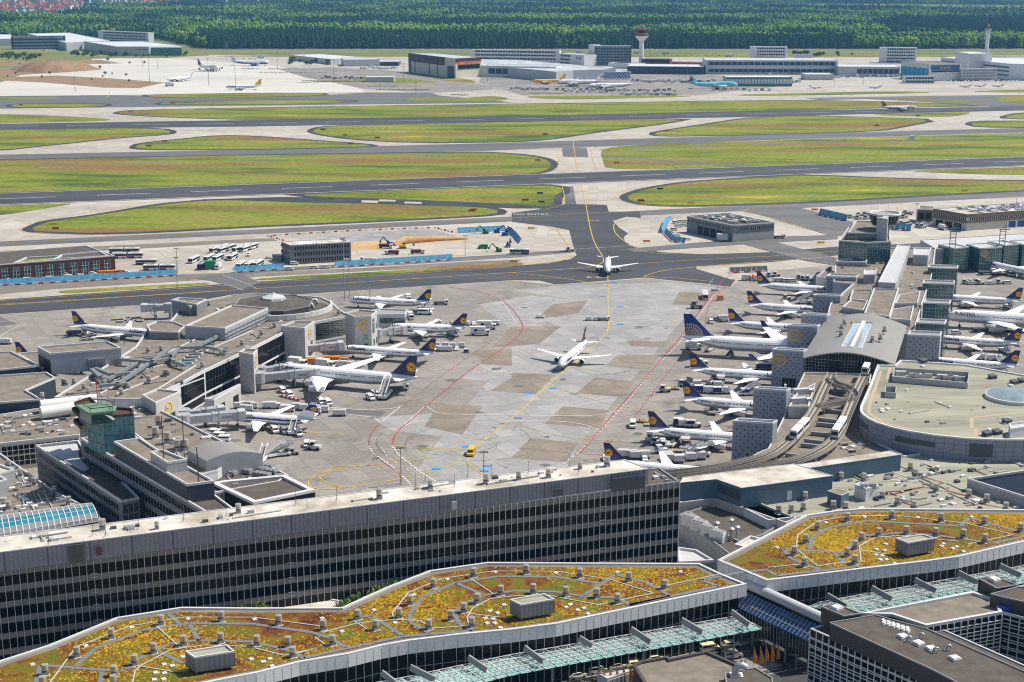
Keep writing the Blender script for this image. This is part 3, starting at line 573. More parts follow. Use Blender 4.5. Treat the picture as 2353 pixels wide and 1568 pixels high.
   g=MB();g.add([(xe-el*.2,ye-.12,ze+er*.9),(xe-el*1.25,ye-.12,ze+er*1.25),(xe-el*1.05,ye-.12,ze+er*.45),(xe-el*.2,ye-.12,ze+er*.7),(xe-el*.2,ye+.12,ze+er*.9),(xe-el*1.25,ye+.12,ze+er*1.25),(xe-el*1.05,ye+.12,ze+er*.45),(xe-el*.2,ye+.12,ze+er*.7)],[(0,1,2,3),(7,6,5,4),(0,4,5,1),(2,6,7,3),(1,5,6,2),(3,7,4,0)],body);g.build('pylon',en)
  if kind=='small_jet':
   g=MB();g.tube([(-L*.22,side*1.5,zc+.5),(-L*.34,side*1.5,zc+.5)],[.5,.4],ec if S['eng']else 'engine_grey',10);g.build('engine',root)
  zt=zc+r*.5+(S['fin']*.98 if S.get('ttail')else 0)
  g,_=wing_mesh(S,side,lv.get('stab','plane_white'),S['root']*.62 if not S.get('ttail')else 2.2,1.5*k,S['st'],-L*.5+S['root']*(.95 if not S.get('ttail')else .9),zt,R(32),.10,.10,y0=.3 if not S.get('ttail')else .05,kink=False);g.build('tailplane',root)
 fr,ft,fh=S['fr'],S['ft'],S['fin'];zb=zc+r*.72;xb=-L/2+fr*1.12;fs=math.tan(R(41))
 g=MB();th=.32*k
 prof_=[(xb+2.2*k,zb-.05),(xb,zb+.9*k),(xb-fh*fs,zb+fh),(xb-fh*fs-ft,zb+fh),(xb-fr*.98,zb)]
 base_lo=(xb-fr*.98,zb-.5)
 prof_=prof_+[base_lo,(xb+2.2*k,zb-.6)]
 m1=lv['fin']
 n_=len(prof_);vs=[(x,-th/2*(.5 if i in(2,3,4)else 1),z)for i,(x,z)in enumerate(prof_)]+[(x,th/2*(.5 if i in(2,3,4)else 1),z)for i,(x,z)in enumerate(prof_)]
 g.add(vs,[tuple(range(n_)),tuple(reversed(range(n_,2*n_)))]+[(i,i+n_,(i+1)%n_+n_,(i+1)%n_)for i in range(n_)],m1)
 fin=g.build('tail_fin',root)
 ex,ez=xb-fh*.42*fs-(fr*.45+ft*.2),zb+fh*.45
 def yoff(z):return th/2+.035
 if lv.get('emblem')=='crane':
  g=MB()
  for sy in(1,-1):disc(g,(ex,sy*(yoff(0)),ez),fh*.245,'lh_yellow');crane(g,(ex,sy*(yoff(0)+.03),ez),fh*.245,1,'lh_blue')
  g.build('emblem',fin)
 elif lv.get('emblem')=='band':
  g=MB()
  for sy in(1,-1):
   y=sy*yoff(0);g.add([(xb-fh*.52*fs,y,zb+fh*.52),(xb-fh*.86*fs,y,zb+fh*.86),(xb-fh*.86*fs-ft*1.25,y,zb+fh*.86),(xb-fr*.9-fh*.35,y,zb+fh*.42)],[(0,1,2,3)],'united_blue')
   g.add([(ex+1.0-.2,y+sy*.02,ez+.9),(ex-.6,y+sy*.02,ez+1.75),(ex-1.9,y+sy*.02,ez+1.75),(ex-1.95,y+sy*.02,ez+.35),(ex-.6,y+sy*.02,ez+.3)],[(0,1,2,3,4)],'lh_yellow')
   q=MB();crane(q,(ex-.9,y+sy*.04,ez+1.0),.62,1,'lh_blue');g.add(q.v,q.f,'lh_blue')
  g.build('emblem',fin)
 elif lv.get('emblem')=='globe':
  g=MB();cx,cz,RR=xb-fh*.5-fr*.36,zb-.2,fh*.62
  for sy in(1,-1):
   y=sy*(yoff(0))
   def ok(x,z):
    h=(z-zb)/fh
    if h<0.02 or h>.66:return False
    return xb-h*fh*fs-.2>x>xb-fr*.98-h*(fh*fs+ft-fr*.98)+.2
   for a in range(0,18):
    for b in range(0,9):
     A0,A1=pi*(a+.12)/18,pi*(a+.62)/18;r0,r1=RR*(b+.1)/9,RR*(b+.75)/9
     q=[(cx+r0*cos(A0),cz+r0*sin(A0)),(cx+r1*cos(A0),cz+r1*sin(A0)),(cx+r1*cos(A1),cz+r1*sin(A1)),(cx+r0*cos(A1),cz+r0*sin(A1))]
     if all(ok(*p)for p in q):g.add([(x,y,z)for x,z in q],[(0,1,2,3)],'gold')
   for b in range(2,10,2):
    vs=[]
    for a in range(31):
     A=pi*a/30;vs+=[(cx+RR*b/9*cos(A),cz+RR*b/9*sin(A)),(cx+(RR*b/9+.1)*cos(A),cz+(RR*b/9+.1)*sin(A))]
    for a in range(30):
     q=[vs[2*a],vs[2*a+1],vs[2*a+3],vs[2*a+2]]
     if all(ok(*p)for p in q):g.add([(x,y+sy*.02,z)for x,z in q],[(0,1,2,3)],'white')
  g.build('emblem',fin)
 elif lv.get('emblem')=='disc':
  g=MB();c1,c2,c3=lv['disc']
  for sy in(1,-1):
   y=sy*yoff(0);R0=fh*.26;disc(g,(ex,y,ez),R0,c1)
   g.add([(ex+R0*cos(pi*a/12),y+sy*.02,ez+R0*sin(pi*a/12))for a in range(13)]+[(ex-R0*.4,y+sy*.02,ez-R0*.25),(ex+R0*.3,y+sy*.02,ez+R0*.2)],[tuple(range(15))],c2)
  g.build('emblem',fin)
 elif lv.get('emblem')=='stripes':
  g=MB();c1,c2=lv['disc']
  for sy in(1,-1):
   y=sy*yoff(0)
   for q,mm in((.0,c1),(.28,c2)):
    x0=xb-fr*(.25+q);g.add([(x0,y,zb+.3),(x0-fh*fs*.75,y,zb+fh*.75),(x0-fh*fs*.75-.9,y,zb+fh*.75),(x0-1.4,y,zb+.3)],[(0,1,2,3)],mm)
  g.build('emblem',fin)
 elif lv.get('emblem')=='knot':
  g=MB()
  for sy in(1,-1):
   y=sy*yoff(0);R0=fh*.24
   for rr in(.95,.62,.3):
    vs=[]
    for a in range(17):A=-pi*.35+1.45*pi*a/16;vs+=[(ex+R0*rr*cos(A),y,ez+R0*rr*sin(A)),(ex+R0*(rr-.2)*cos(A),y,ez+R0*(rr-.2)*sin(A))]
    g.add(vs,[(2*a,2*a+1,2*a+3,2*a+2)for a in range(16)],'emblem_red')
  g.build('emblem',fin)
 if lv.get('text'):
  tx,size,f,zz,mm=lv['text']
  for side in(1,-1):
   o=text_mesh(tx,size,mm,root,'lettering',(L/2-f*L,side*(r*1.005+.06),zc+zz*r),(R(90),0,0 if side<0 else pi),.01,.05)
 if lv.get('small'):
  for side in(1,-1):text_mesh(lv['small'],.62,'text_blue',root,'lettering',(L/2-.76*L,side*(r*.985+.04),zc+.56*r),(R(90),0,0 if side<0 else pi),.01,0)
 def gear(name,x,y,wr,nw,h):
  g=MB();g.cyl((x,y,wr),.14*k,h-wr,'steel',n=8)
  for dx in((0,)if nw==2 else(-wr*1.1,wr*1.1)):
   for dy in(-.42*k,.42*k):
    vs=[];nn=12
    for s_ in(-.17,.17):
     for q in range(nn):a=2*pi*q/nn;vs.append((x+dx+wr*cos(a),y+dy+s_*k,wr+wr*sin(a)))
    g.add(vs,[(q,(q+1)%nn,nn+(q+1)%nn,nn+q)for q in range(nn)]+[tuple(range(nn)),tuple(range(nn,2*nn))],'rubber')
  g.build(name,root)
 xm=L*(.5-S['wx'])-S['root']*.55
 for side in(1,-1):gear('main_gear',xm,side*(3.8*k if k<1.2 else 5.2),.58*k if k<1.2 else .68,2 if k<1.2 else 4,zc-r*.6)
 if S.get('hump'):
  for side in(1,-1):gear('main_gear',xm-3.2,side*2.0,.68,4,zc-r*.6)
 gear('nose_gear',L/2-(5.2*k if k<1.2 else 7.0),0,.40*k,2,zc-r*.7)
 if lv.get('door'):
  g=MB();a=[surf(L*.845,-.35,.04),surf(L*.845+.9,-.35,.04),surf(L*.845+.9,.62,.04),surf(L*.845,.62,.04)]
  g.add([(p.x,lv['door']*p.y,p.z)for p in a],[(0,1,2,3)],'black');g.build('open_door',root)
 return root
def put_plane(root,kind,p_tail,hd,label,group=None,dl=None):
 """p_tail: the tail cone in the world; hd: heading in degrees"""
 S=SPEC[kind];a=R(hd);L=S['L']
 root.location=(p_tail[0]+cos(a)*L/2,p_tail[1]+sin(a)*L/2,.03);root.rotation_euler=(0,0,a)
 root['label']=label
 if group:root['group']=group
 return root
c00,c10,c20,c30=crop(0,0),crop(1,0),crop(2,0),crop(3,0)
c01,c11,c21,c31=crop(0,1),crop(1,1),crop(2,1),crop(3,1)
c02,c12,c22,c32=crop(0,2),crop(1,2),crop(2,2),crop(3,2)
c03,c13,c23=crop(0,3),crop(1,3),crop(2,3)
def c33(x,y,z=0.):return G(1764.75+x*.43736,1176.5+y*.43736,z)
LH=dict(fin='lh_blue',emblem='crane',text=('Lufthansa',2.3,.17,.50,'text_blue'),small='lufthansa.com')
def lh(**k):d=dict(LH);d.update(k);return d
A321=make_plane('narrow_long',lh());A320=make_plane('narrow_short',lh());A320P=make_plane('narrow_short',lh(plain=1))
A321D=make_plane('narrow_long',lh(door=1));used=set()
def again(p):
 if p.name in used:return copy_tree(p)
 used.add(p.name);return p
NG='white narrow airliners with blue fins parked at the gates'
TZ=5.1
put_plane(again(A321),'narrow_long',G(1738,652,TZ),-15.5,'farthest blue-tailed airliner left of the glass pier, nose behind the grey gate box',NG)
put_plane(again(A320P),'narrow_short',c21(2157,1222,TZ),-16.5,'blue-tailed airliner second from the pier tip, between farthest one and a catering van',NG)
put_plane(again(A320P),'narrow_short',c21(1983,1388,TZ),-16.5,'blue-tailed airliner standing just beyond the big globe-tailed jumbo',NG)
put_plane(again(A321),'narrow_long',c22(1630,247,TZ),-14.5,'blue-tailed airliner just this side of the jumbo, white truck behind its tail',NG)
put_plane(again(A320),'narrow_short',c22(1565,515,TZ),-16.5,'blue-tailed airliner by the row of blue cargo bins, nose at perforated box',NG)
put_plane(again(A321),'narrow_long',c22(1249,797,TZ),-15.5,'blue-tailed airliner with baggage trucks below it, nearest one wholly on open apron',NG)
put_plane(again(A320),'narrow_short',G(1387,1058,TZ),-15.5,'blue-tailed airliner half hidden behind the long office roof',NG)
put_plane(again(A321),'narrow_long',c01(667,1413,TZ),-18.5,'blue-tailed airliner with nose behind the far left grey gate building',NG)
put_plane(again(A320P),'narrow_short',G(37,818,TZ),-18,'airliner hidden but for its blue fin behind flat brown roofs',NG)
put_plane(again(A321),'narrow_long',c11(1612,1207,TZ),165,'blue-tailed airliner with rear stair truck beyond the brown roofed hub',NG)
put_plane(again(A320),'narrow_short',c11(1940,1437,TZ),172,'airliner with upturned wing tips next to white catering trucks',NG)
put_plane(again(A321D),'narrow_long',c12(1655,107,TZ),163.5,'blue-tailed airliner parked right beyond the four-engined one',NG)
put_plane(again(A321),'narrow_long',c31(2335,1192,TZ),162,'blue-tailed airliner on the far side of the pier by a jetty marked with ovals',NG)
put_plane(again(A320P),'narrow_short',G(2347,786.5,TZ),162,'blue-tailed airliner beside the white twin jet, right of pier',NG)
put_plane(again(A320),'narrow_short',G(2341.5,839,TZ),161,'airliner right above the big round-ended roof',NG)
p=c31(1962,852,3.4);a=R(121);put_plane(again(A321D),'narrow_long',(p[0]-cos(a)*44.5,p[1]-sin(a)*44.5),121,'airliner nosed in at the green glass gates beyond the pier',NG)
w=make_plane('wide_four',lh(door=1,text=('Lufthansa',2.6,.125,.55,'text_blue')));put_plane(w,'wide_four',c12(1490,342,7.0),160.5,'large four-engined white airliner with blue fin and passenger stair at rear door')
w=make_plane('narrow_short',dict(fin='plane_white',emblem='band',belly='belly_grey',cheat='united_blue',plain=1,text=('LUFTHANSA',1.3,.24,.62,'text_blue'),door=1))
put_plane(w,'narrow_short',c12(557,719,TZ),165,'old style airliner with blue window stripe and white fin with yellow badge')
w=make_plane('jumbo',dict(fin='united_blue',emblem='globe',wlet='united_blue',text=('UNITED',2.3,.14,.55,'text_blue'),belly='belly_grey'));put_plane(w,'jumbo',c21(1562,1522,8.2),-13.5,'jumbo jet with golden globe on tall dark blue fin')
w=make_plane('wide_twin',dict(fin='united_blue',emblem='globe',text=('UNITED',2.3,.14,.5,'text_blue'),belly='light_grey'))
a=R(163);p=G(2172,722,6);put_plane(w,'wide_twin',(p[0]-cos(a)*69,p[1]-sin(a)*69),163,'large white twin jet cut by the right edge, blue capital letters on its side')
w=again(A320P);p=G(1397,627);d_=atan2(-p[1],-p[0]);w.location=(p[0]-cos(d_)*3,p[1]-sin(d_)*3+3,.05);w.rotation_euler=(0,0,d_);w['label']='airliner seen head-on behind a tug on the dark taxiway crossing'
nose=c22(442,228,3.3);w=again(A321);d_=R(-108.5);w.location=(nose[0]-cos(d_)*20.5,nose[1]-sin(d_)*20.5,.05);w.rotation_euler=(0,0,d_);w['label']='airliner taxiing along the yellow line in mid apron'
w.scale=(.92,1,1)
put_plane(again(A321),'narrow_long',G(2024.5,245,TZ),6,'blue-tailed airliner rolling alone on the far runway')
w=make_plane('mid_twin',dict(fin='plane_yellow',body='plane_yellow',belly='plane_yellow',stab='plane_yellow',freighter=1,text=('DHL',3.2,.16,.1,'emblem_red')));put_plane(w,'mid_twin',G(1300,184,5.5),-172,'yellow freighter airplane with red letters at the cargo sheds')
w=make_plane('jumbo',dict(fin='plane_white',emblem='knot',freighter=1,text=('AIR CHINA CARGO',1.9,.3,.5,'text_blue'),cheat=None));put_plane(w,'jumbo',G(1388,185,8),-174,'white jumbo freighter with red knot on fin between yellow freighter and checkered hall')
w=make_plane('wide_twin',dict(fin='plane_white',emblem='knot',freighter=1,text=('AIR CHINA CARGO',1.9,.3,.5,'text_blue')));put_plane(w,'wide_twin',G(1457,193,7),-168,'white twin jet freighter with red knot on fin in front of the jumbo')
w=make_plane('jumbo',dict(fin='korean_blue',body='korean_blue',belly='light_grey',line=-.3,emblem='disc',disc=('lh_blue','emblem_red','white'),freighter=1,text=('KOREAN AIR CARGO',1.8,.28,.5,'text_blue')));put_plane(w,'jumbo',G(1583,191,8),-3,'light blue jumbo freighter with red and blue disc on fin')
w=make_plane('jumbo',dict(fin='plane_white',belly='cargo_blue',line=.15,emblem='stripes',disc=('emblem_red','cargo_blue'),freighter=1,engine='cargo_blue',tailcol=None));put_plane(w,'jumbo',G(530,140,8),-9,'white and blue jumbo freighter with striped fin at the back of the pale apron')
w=make_plane('jumbo',dict(fin='lh_blue',freighter=1,text=('CARGO',2.8,.3,.5,'mid_grey')));p=G(478,163);a=R(-50);w.location=(p[0],p[1],.03);w.rotation_euler=(0,0,a);w['label']='white jumbo freighter with dark blue fin on pale apron'
w=make_plane('mid_twin',dict(fin='plane_white',belly='cargo_blue',line=-.3,emblem='stripes',disc=('cargo_blue','cargo_blue'),cover='orange'));p=G(415,187);w.location=(p[0],p[1],.03);w.rotation_euler=(0,0,R(-128));w['label']='stored white airplane with orange covers over its engines'
w=make_plane('mid_twin',dict(fin='plane_yellow',belly='light_grey',emblem='crane',cheat='united_blue',wlet='plane_yellow',winglet=1,text=('Condor',2.6,.16,.55,'text_blue')));put_plane(w,'mid_twin',G(601,196,6),-168,'white airplane with yellow fin beside a tall mast on pale apron')
bj=make_plane('small_jet',dict(name='business_jet',fin='plane_white',plain=1));bj['category']='small jet';bjs=[]
for i,(u,v,h)in enumerate([(1874,204,-20),(2011,203.5,170),(2218,201,160),(2252,200,165),(2293,200,170)]):
 o=bj if i==0 else copy_tree(bj,None);p=G(u,v);o.location=(p[0],p[1],0.03);o.rotation_euler=(0,0,R(h));bjs.append(o)
label_row(bjs,'small white business jets on the far right apron','small business jets on the far right apron')
mat('gravel_roof',(.215,.185,.15),.95,var=.22,vs=.25,det=8,bump=.3,bs=4);mat('dark_roof',(.105,.09,.075),.95,var=.2,vs=.3,det=8);mat('pale_roof',(.74,.71,.65),.8,col2=(.36,.31,.24),vs=.11,det=9,stretch=(1,1,1))
mat('green_grey_roof',(.22,.22,.17),.9,col2=(.41,.40,.31),vs=.05,stretch=(.35,1.8,1),det=9);mat('metal_roof',(.34,.34,.34),.55,metal=.1,var=.05,vs=.1);mat('hall_roof',(.27,.265,.25),.7,var=.05,vs=.1)
mat('parapet',(.62,.63,.64),.5);mat('facade_grey',(.22,.23,.25),.6,var=.08,vs=.15);mat('facade_light',(.42,.43,.45),.6,var=.06,vs=.2);mat('facade_white',(.72,.73,.73),.7,var=.05,vs=.2)
mat('concrete_panel',(.50,.49,.46),.75,var=.07,vs=.25);mat('spandrel',(.235,.235,.23),.45,var=.08,vs=.3);mat('mullion_pale',(.66,.70,.70),.5);mat('mullion',(.50,.54,.56),.4,metal=.3);mat('band_glass',(.003,.004,.006),.12,var=.5,vs=.2,spec=.22)
mat('navy_panel',(.05,.065,.09),.5,var=.08,vs=.3);mat('shed_blue',(.10,.16,.23),.5,var=.06,vs=.15);mat('granite',(.085,.075,.075),.5,var=.12,vs=1.5);mat('duct',(.30,.34,.35),.45,metal=.4,var=.08,vs=.4)
mat('ribbed_grey',(.27,.29,.36),.5,var=.06,vs=.5);mat('perforated',(.33,.35,.40),.6,var=.06,vs=.3);mat('brick',(.13,.045,.04),.8,var=.15,vs=.5);mat('teal_panel',(.10,.26,.27),.5,var=.25,vs=.35);mat('rust',(.10,.05,.03),.9,var=.3,vs=1)
mat('copper_green',(.15,.27,.19),.7,var=.2,vs=.5);mat('walkway',(.17,.19,.20),.7);mat('pipe_light',(.55,.58,.58),.5,metal=.2);mat('vault_glass',(.03,.22,.30),.15,var=.2,vs=.2,spec=.7);mat('canopy_glass',(.25,.47,.44),.2,var=.15,vs=.3,spec=.6)
mat('solar',(.02,.06,.17),.25,spec=.6);mat('fabric_white',(.74,.73,.69),.7);mat('stack_metal',(.52,.47,.39),.45,metal=.35,var=.15,vs=1.2);mat('skylight_white',(.72,.72,.70),.4)
DEFAULT=dict(wall='facade_grey',roof='gravel_roof',edge='parapet')
def block(root,poly,z0,z1,wall='facade_grey',roof='gravel_roof',edge='parapet',eh=.7,ew=.5,nm='wall',rn='roof'):
 P=ccw(poly);g=MB();g.prism(P,z0,z1+(eh if edge else 0),wall,cap=False);w=g.build(nm,root)
 g=MB();g.poly(P,z1,roof);r=g.build(rn,root)
 if edge:g=MB();g.rim(offset(P,.06),z1-.02,ew,eh+.03,edge);g.build('parapet',r)
 return w
def bldg(name,label,cat,poly,z0,z1,group=None,**k):
 root=thing(name,label,cat,(0,0,0),0,group);root['w']=1;del root['w']
 block(root,poly,z0,z1,**k);return root
def outward(poly,a,b):
 c=Vector((sum(p[0]for p in poly)/len(poly),sum(p[1]for p in poly)/len(poly)));d=Vector((b[0]-a[0],b[1]-a[1]));n=Vector((d.y,-d.x)).normalized()
 m=Vector(((a[0]+b[0])/2,(a[1]+b[1])/2));return(n if(m-c).dot(n)>0 else-n).to_3d()
def wall_band(root,a,b,z0,z1,n,m='band_glass',nm='window_band',out=.06,th=.1,f0=0.,f1=1.,step=None,mm='mullion',mw=.12,rails=0):
 """one strip of glazing on the wall a-b, with its bars"""
 a2=Vector((a[0],a[1],0));b2=Vector((b[0],b[1],0));d=b2-a2;p=a2+d*f0;q=a2+d*f1;nn=Vector((n[0],n[1],0))
 g=MB();o=nn*(out);zc=(z0+z1)/2
 g.bar(p+o+Vector((0,0,zc)),q+o+Vector((0,0,zc)),th,z1-z0,m);w=g.build(nm,root)
 if step:
  L=(q-p).length;k=max(1,round(L/step));g=MB()
  for i in range(k+1):
   c=p+(q-p)*(i/k)+nn*(out+th/2+.03);g.bar(c+Vector((0,0,z0)),c+Vector((0,0,z1)),mw,mw,mm)if False else g.box((c.x,c.y,zc),(mw,mw,z1-z0),mm,atan2(d.y,d.x))
  for i in range(rails):
   z=z0+(z1-z0)*(i+1)/(rails+1);c=nn*(out+th/2+.02);g.bar(p+c+Vector((0,0,z)),q+c+Vector((0,0,z)),.08,mw,mm)
  g.build('glazing_bars',w)
 return w
def stack_vent(m='stack_metal'):
 root=thing('roof_vent','vent','roof vent')
 g=MB();g.box((0,0,.45),(1.25,1.25,.9),'mid_grey');g.box((0,0,.05),(1.7,1.7,.12),'parapet');g.build('base',root)
 g=MB();g.cyl((0,0,.85),.62,.35,'dark_grey',n=12);g.cyl((0,0,1.2),.72,1.25,m,n=14);g.build('hood',root)
 g=MB();g.cyl((0,0,2.45),.60,.06,'mid_grey',.35,12);g.build('cap',root);return root
def skylight():
 root=thing('roof_hatch','hatch','roof hatch');g=MB();g.box((0,0,.15),(1.3,1.3,.3),'parapet');g.build('curb',root)
 g=MB();g.box((0,0,.36),(1.1,1.1,.14),'skylight_white');g.build('dome',root);return root
VENT=stack_vent();HATCH=skylight();first={}
def inst(proto,loc,rz=0.,sc=1.,label=None,group=None):
 if proto.name not in first:first[proto.name]=1;o=proto
 else:o=copy_tree(proto)
 o.location=loc;o.rotation_euler=(0,0,rz);o.scale=(sc,)*3 if not hasattr(sc,'__len__')else sc
 if label:o['label']=label
 if group:o['group']=group
 elif 'group' in o:del o['group']
 return o
def vents(pts,z,phrase,sc=1.,proto=None,group=None):
 oo=[inst(proto or VENT,(p[0],p[1],z),rnd()*.3+.3,sc)for p in pts];label_row(oo,phrase,group or phrase);return oo
def mast(p,h,label,kind=0,z=0,group=None):
 root=thing('light_mast',label,'light mast',(p[0],p[1],z),0,group);g=MB();g.cyl((0,0,0),.22,h,'mid_grey',.12,8);g.box((0,0,.2),(.8,.8,.4),'light_grey');g.build('pole',root)
 g=MB();g.box((0,0,h),(2.8,.2,.2),'mid_grey')
 for x in(-1.2,-.4,.4,1.2):g.box((x,-.3,h-.1),(.5,.5,.3),'dark_grey',0,.5)
 g.build('lamp_head',root);return root
OZ=30.
A,B=G(-90,1321.5,OZ),G(1561,1108.6,OZ);D=(B-A).normalized();N=Vector((D.y,-D.x,0));A=A-D*30
bk=G(1491.5,1080,OZ)-B;dep=bk.dot(-N)
off=thing('office_block','very long dark office block with black window bands and stained pale roof','office building')
poly=[A,B,B-N*dep,A-N*dep]
block(off,poly,0,OZ-.05,'spandrel','dark_roof','mid_grey',.35,.5)
pitch=4.05
for k in range(7):
 zt=OZ-1.75-k*pitch
 wall_band(off,A,B,zt-2.4,zt,N,'band_glass','window_band',.03,.1)
 wall_band(off,B,B-N*dep,zt-2.25,zt,D,'band_glass','window_band',.03,.1)
g=MB();L_=(B-A).length;n_=int(L_/1.72)
for i in range(n_+1):
 c=A+D*(L_*i/n_)+N*.17;g.box((c.x,c.y,OZ/2),(.11,.2,OZ),'mullion_pale',atan2(D.y,D.x))
for i in range(int(dep/1.72)+1):
 c=B-N*(dep*i/int(dep/1.72))+D*.17;g.box((c.x,c.y,OZ/2),(.2,.13,OZ),'mullion',atan2(D.y,D.x))
g.build('mullion',off)
for u in(221,668,1080,1383):
 dx=(u-W2)/F
 z=18;t=(dx*(A.y*cos(PITCH)+(H-z)*sin(PITCH))-A.x)/(D.x-dx*D.y*cos(PITCH))
 g=MB()
 for k in range(7):
  c=A+D*t+N*.14
  for zz in(OZ-1.75-k*pitch-2.3,OZ-1.75-k*pitch-3.2):g.box((c.x,c.y,zz),(1.7,.16,.16),'mullion',atan2(D.y,D.x))
 g.build('stair_window_rail',off)
PZ=35.
pn=[G(-90,1281,PZ)-D*30,G(1490,1077,PZ)];pf=[G(1437,1056,PZ),G(-90,1244,PZ)-D*30]
ph=thing('roof_storey','pale stained roof storey with ribbed grey sides on top of long office block','roof storey')
P4=[pn[0],pn[1],pf[0],pf[1]]
block(ph,P4,OZ,PZ-.2,'ribbed_grey','pale_roof','parapet',.2,.25)
g=MB();L2=(pn[1]-pn[0]).length
for i in range(int(L2/1.1)):
 c=pn[0]+(pn[1]-pn[0])*(i*1.1/L2)+N*.05;g.box((c.x,c.y,OZ+2.4),(.25,.14,4.8),'facade_grey' if i%9 else 'dark_grey',atan2(D.y,D.x))
g.build('rib',ph)
def on_pent(u,w=.2,h=4.6,m='dark_grey',nm='louvre'):
 z=PZ-2.5;dx=(u-W2)/F;P0=pn[0];t=(dx*(P0.y*cos(PITCH)+(H-z)*sin(PITCH))-P0.x)/(D.x-dx*D.y*cos(PITCH));c=P0+D*t+N*.18
 g=MB();g.box((c.x,c.y,PZ-2.7),(w,.25,h),m,atan2(D.y,D.x));g.build(nm,ph)
on_pent(175,3.4);on_pent(227,1.3,2.2,'brown_red','red_door');on_pent(1282,3.0,2.0,'dark_grey','opening');on_pent(1443,10,3.8,'dark_grey','louvre');on_pent(1043,1.4,2.2,'light_grey','door')
g=MB();e=-N*-.55
for(z_,a_,b_)in((OZ+1.0,0,1),(OZ+.6,0,1)):g.bar(A+N*-.4+Vector((0,0,z_-OZ)),B+N*-.4+Vector((0,0,z_-OZ)),.06,.06,'steel')
for i in range(int(L_/2.5)):c=A+D*(i*2.5)-N*.4;g.box((c.x,c.y,OZ+.6),(.08,.08,.9),'steel')
g.build('guard_rail',off)
vs_=[(235,1212),(467,1142.5+0),(361,1209),(872,1141),(1054,1128),(1168,1101),(1388,1070),(1216,1085),(1113,1101)]
pz_=PZ-.2
oo=[inst(VENT,tuple(G(u,v,pz_)[:2])+(pz_,),.2,random.choice((.8,1.0,1.15)))for u,v in[(236,1218),(548,1179),(361,1216),(872,1147),(989,1123),(1117,1112),(1395,1072),(1333,1078),(1260,1098),(1192,1103)]]
label_row(oo,'round vents on the pale office roof storey','vents on the office roof storey')
ant=[]
for i,(u,v)in enumerate([(112,1253),(214,1232),(319,1216),(243,1235),(422,1200),(520,1192),(706,1172),(774,1155),(868,1152),(955,1122),(977,1110),(1045,1120),(1075,1100),(1130,1100),(1214,1092),(1308,1076),(1330,1090),(680,1162)]):
 p=G(u,v,pz_);r=thing('roof_antenna','a','antenna',(p[0],p[1],pz_));g=MB();g.cyl((0,0,0),.05,3.4+1.4*rnd(),'dark_grey',n=5);g.build('rod',r)
 g=MB();[g.bar((0,0,1.4),(.9*cos(a),.9*sin(a),0),.04,.04,'dark_grey')for a in(0,2.1,4.2)];g.build('stay',r);ant.append(r)
label_row(ant,'thin antennas on the pale office roof storey','antennas on the office roof')
mat('sedum',(.2,.13,.03),.95,ramp=[(.32,(.07,.015,.006)),(.43,(.14,.05,.008)),(.50,(.19,.11,.008)),(.57,(.13,.12,.008)),(.68,(.09,.13,.01))],vs=.16,det=6,bump=.6,bs=1.5)
def sedum_tufts(poly,z,n,seed):
 rs=random.Random(seed);P=ccw(poly);xs=[p[0]for p in P];ys=[p[1]for p in P];g=MB();k=0
 while k<n:
  x=rs.uniform(min(xs),max(xs));y=rs.uniform(min(ys),max(ys))
  if not inside(x,y,P):continue
  f=sin(x*.11+seed)+sin(y*.17+x*.05)+rs.uniform(-1.6,1.6);k+=1
  if f<-.6:continue
  r=rs.uniform(.16,.42);a=rs.uniform(0,6.3);m='tuft_yellow' if f>.3 else('tuft_green' if f>.1 else 'tuft_red');h=r*.5
  vs=[(x+r*cos(a+q*1.257)*rs.uniform(.7,1.2),y+r*sin(a+q*1.257)*rs.uniform(.7,1.2),z)for q in range(5)]+[(x+.1*r,y,z+h)]
  g.add(vs,[(q,(q+1)%5,5)for q in range(5)],m)
 return g
mat('tuft_yellow',(.46,.28,.008),.95,var=.25,vs=.3);mat('tuft_green',(.16,.19,.012),.95,var=.25,vs=.3);mat('tuft_red',(.20,.07,.012),.95)
GZ=16.
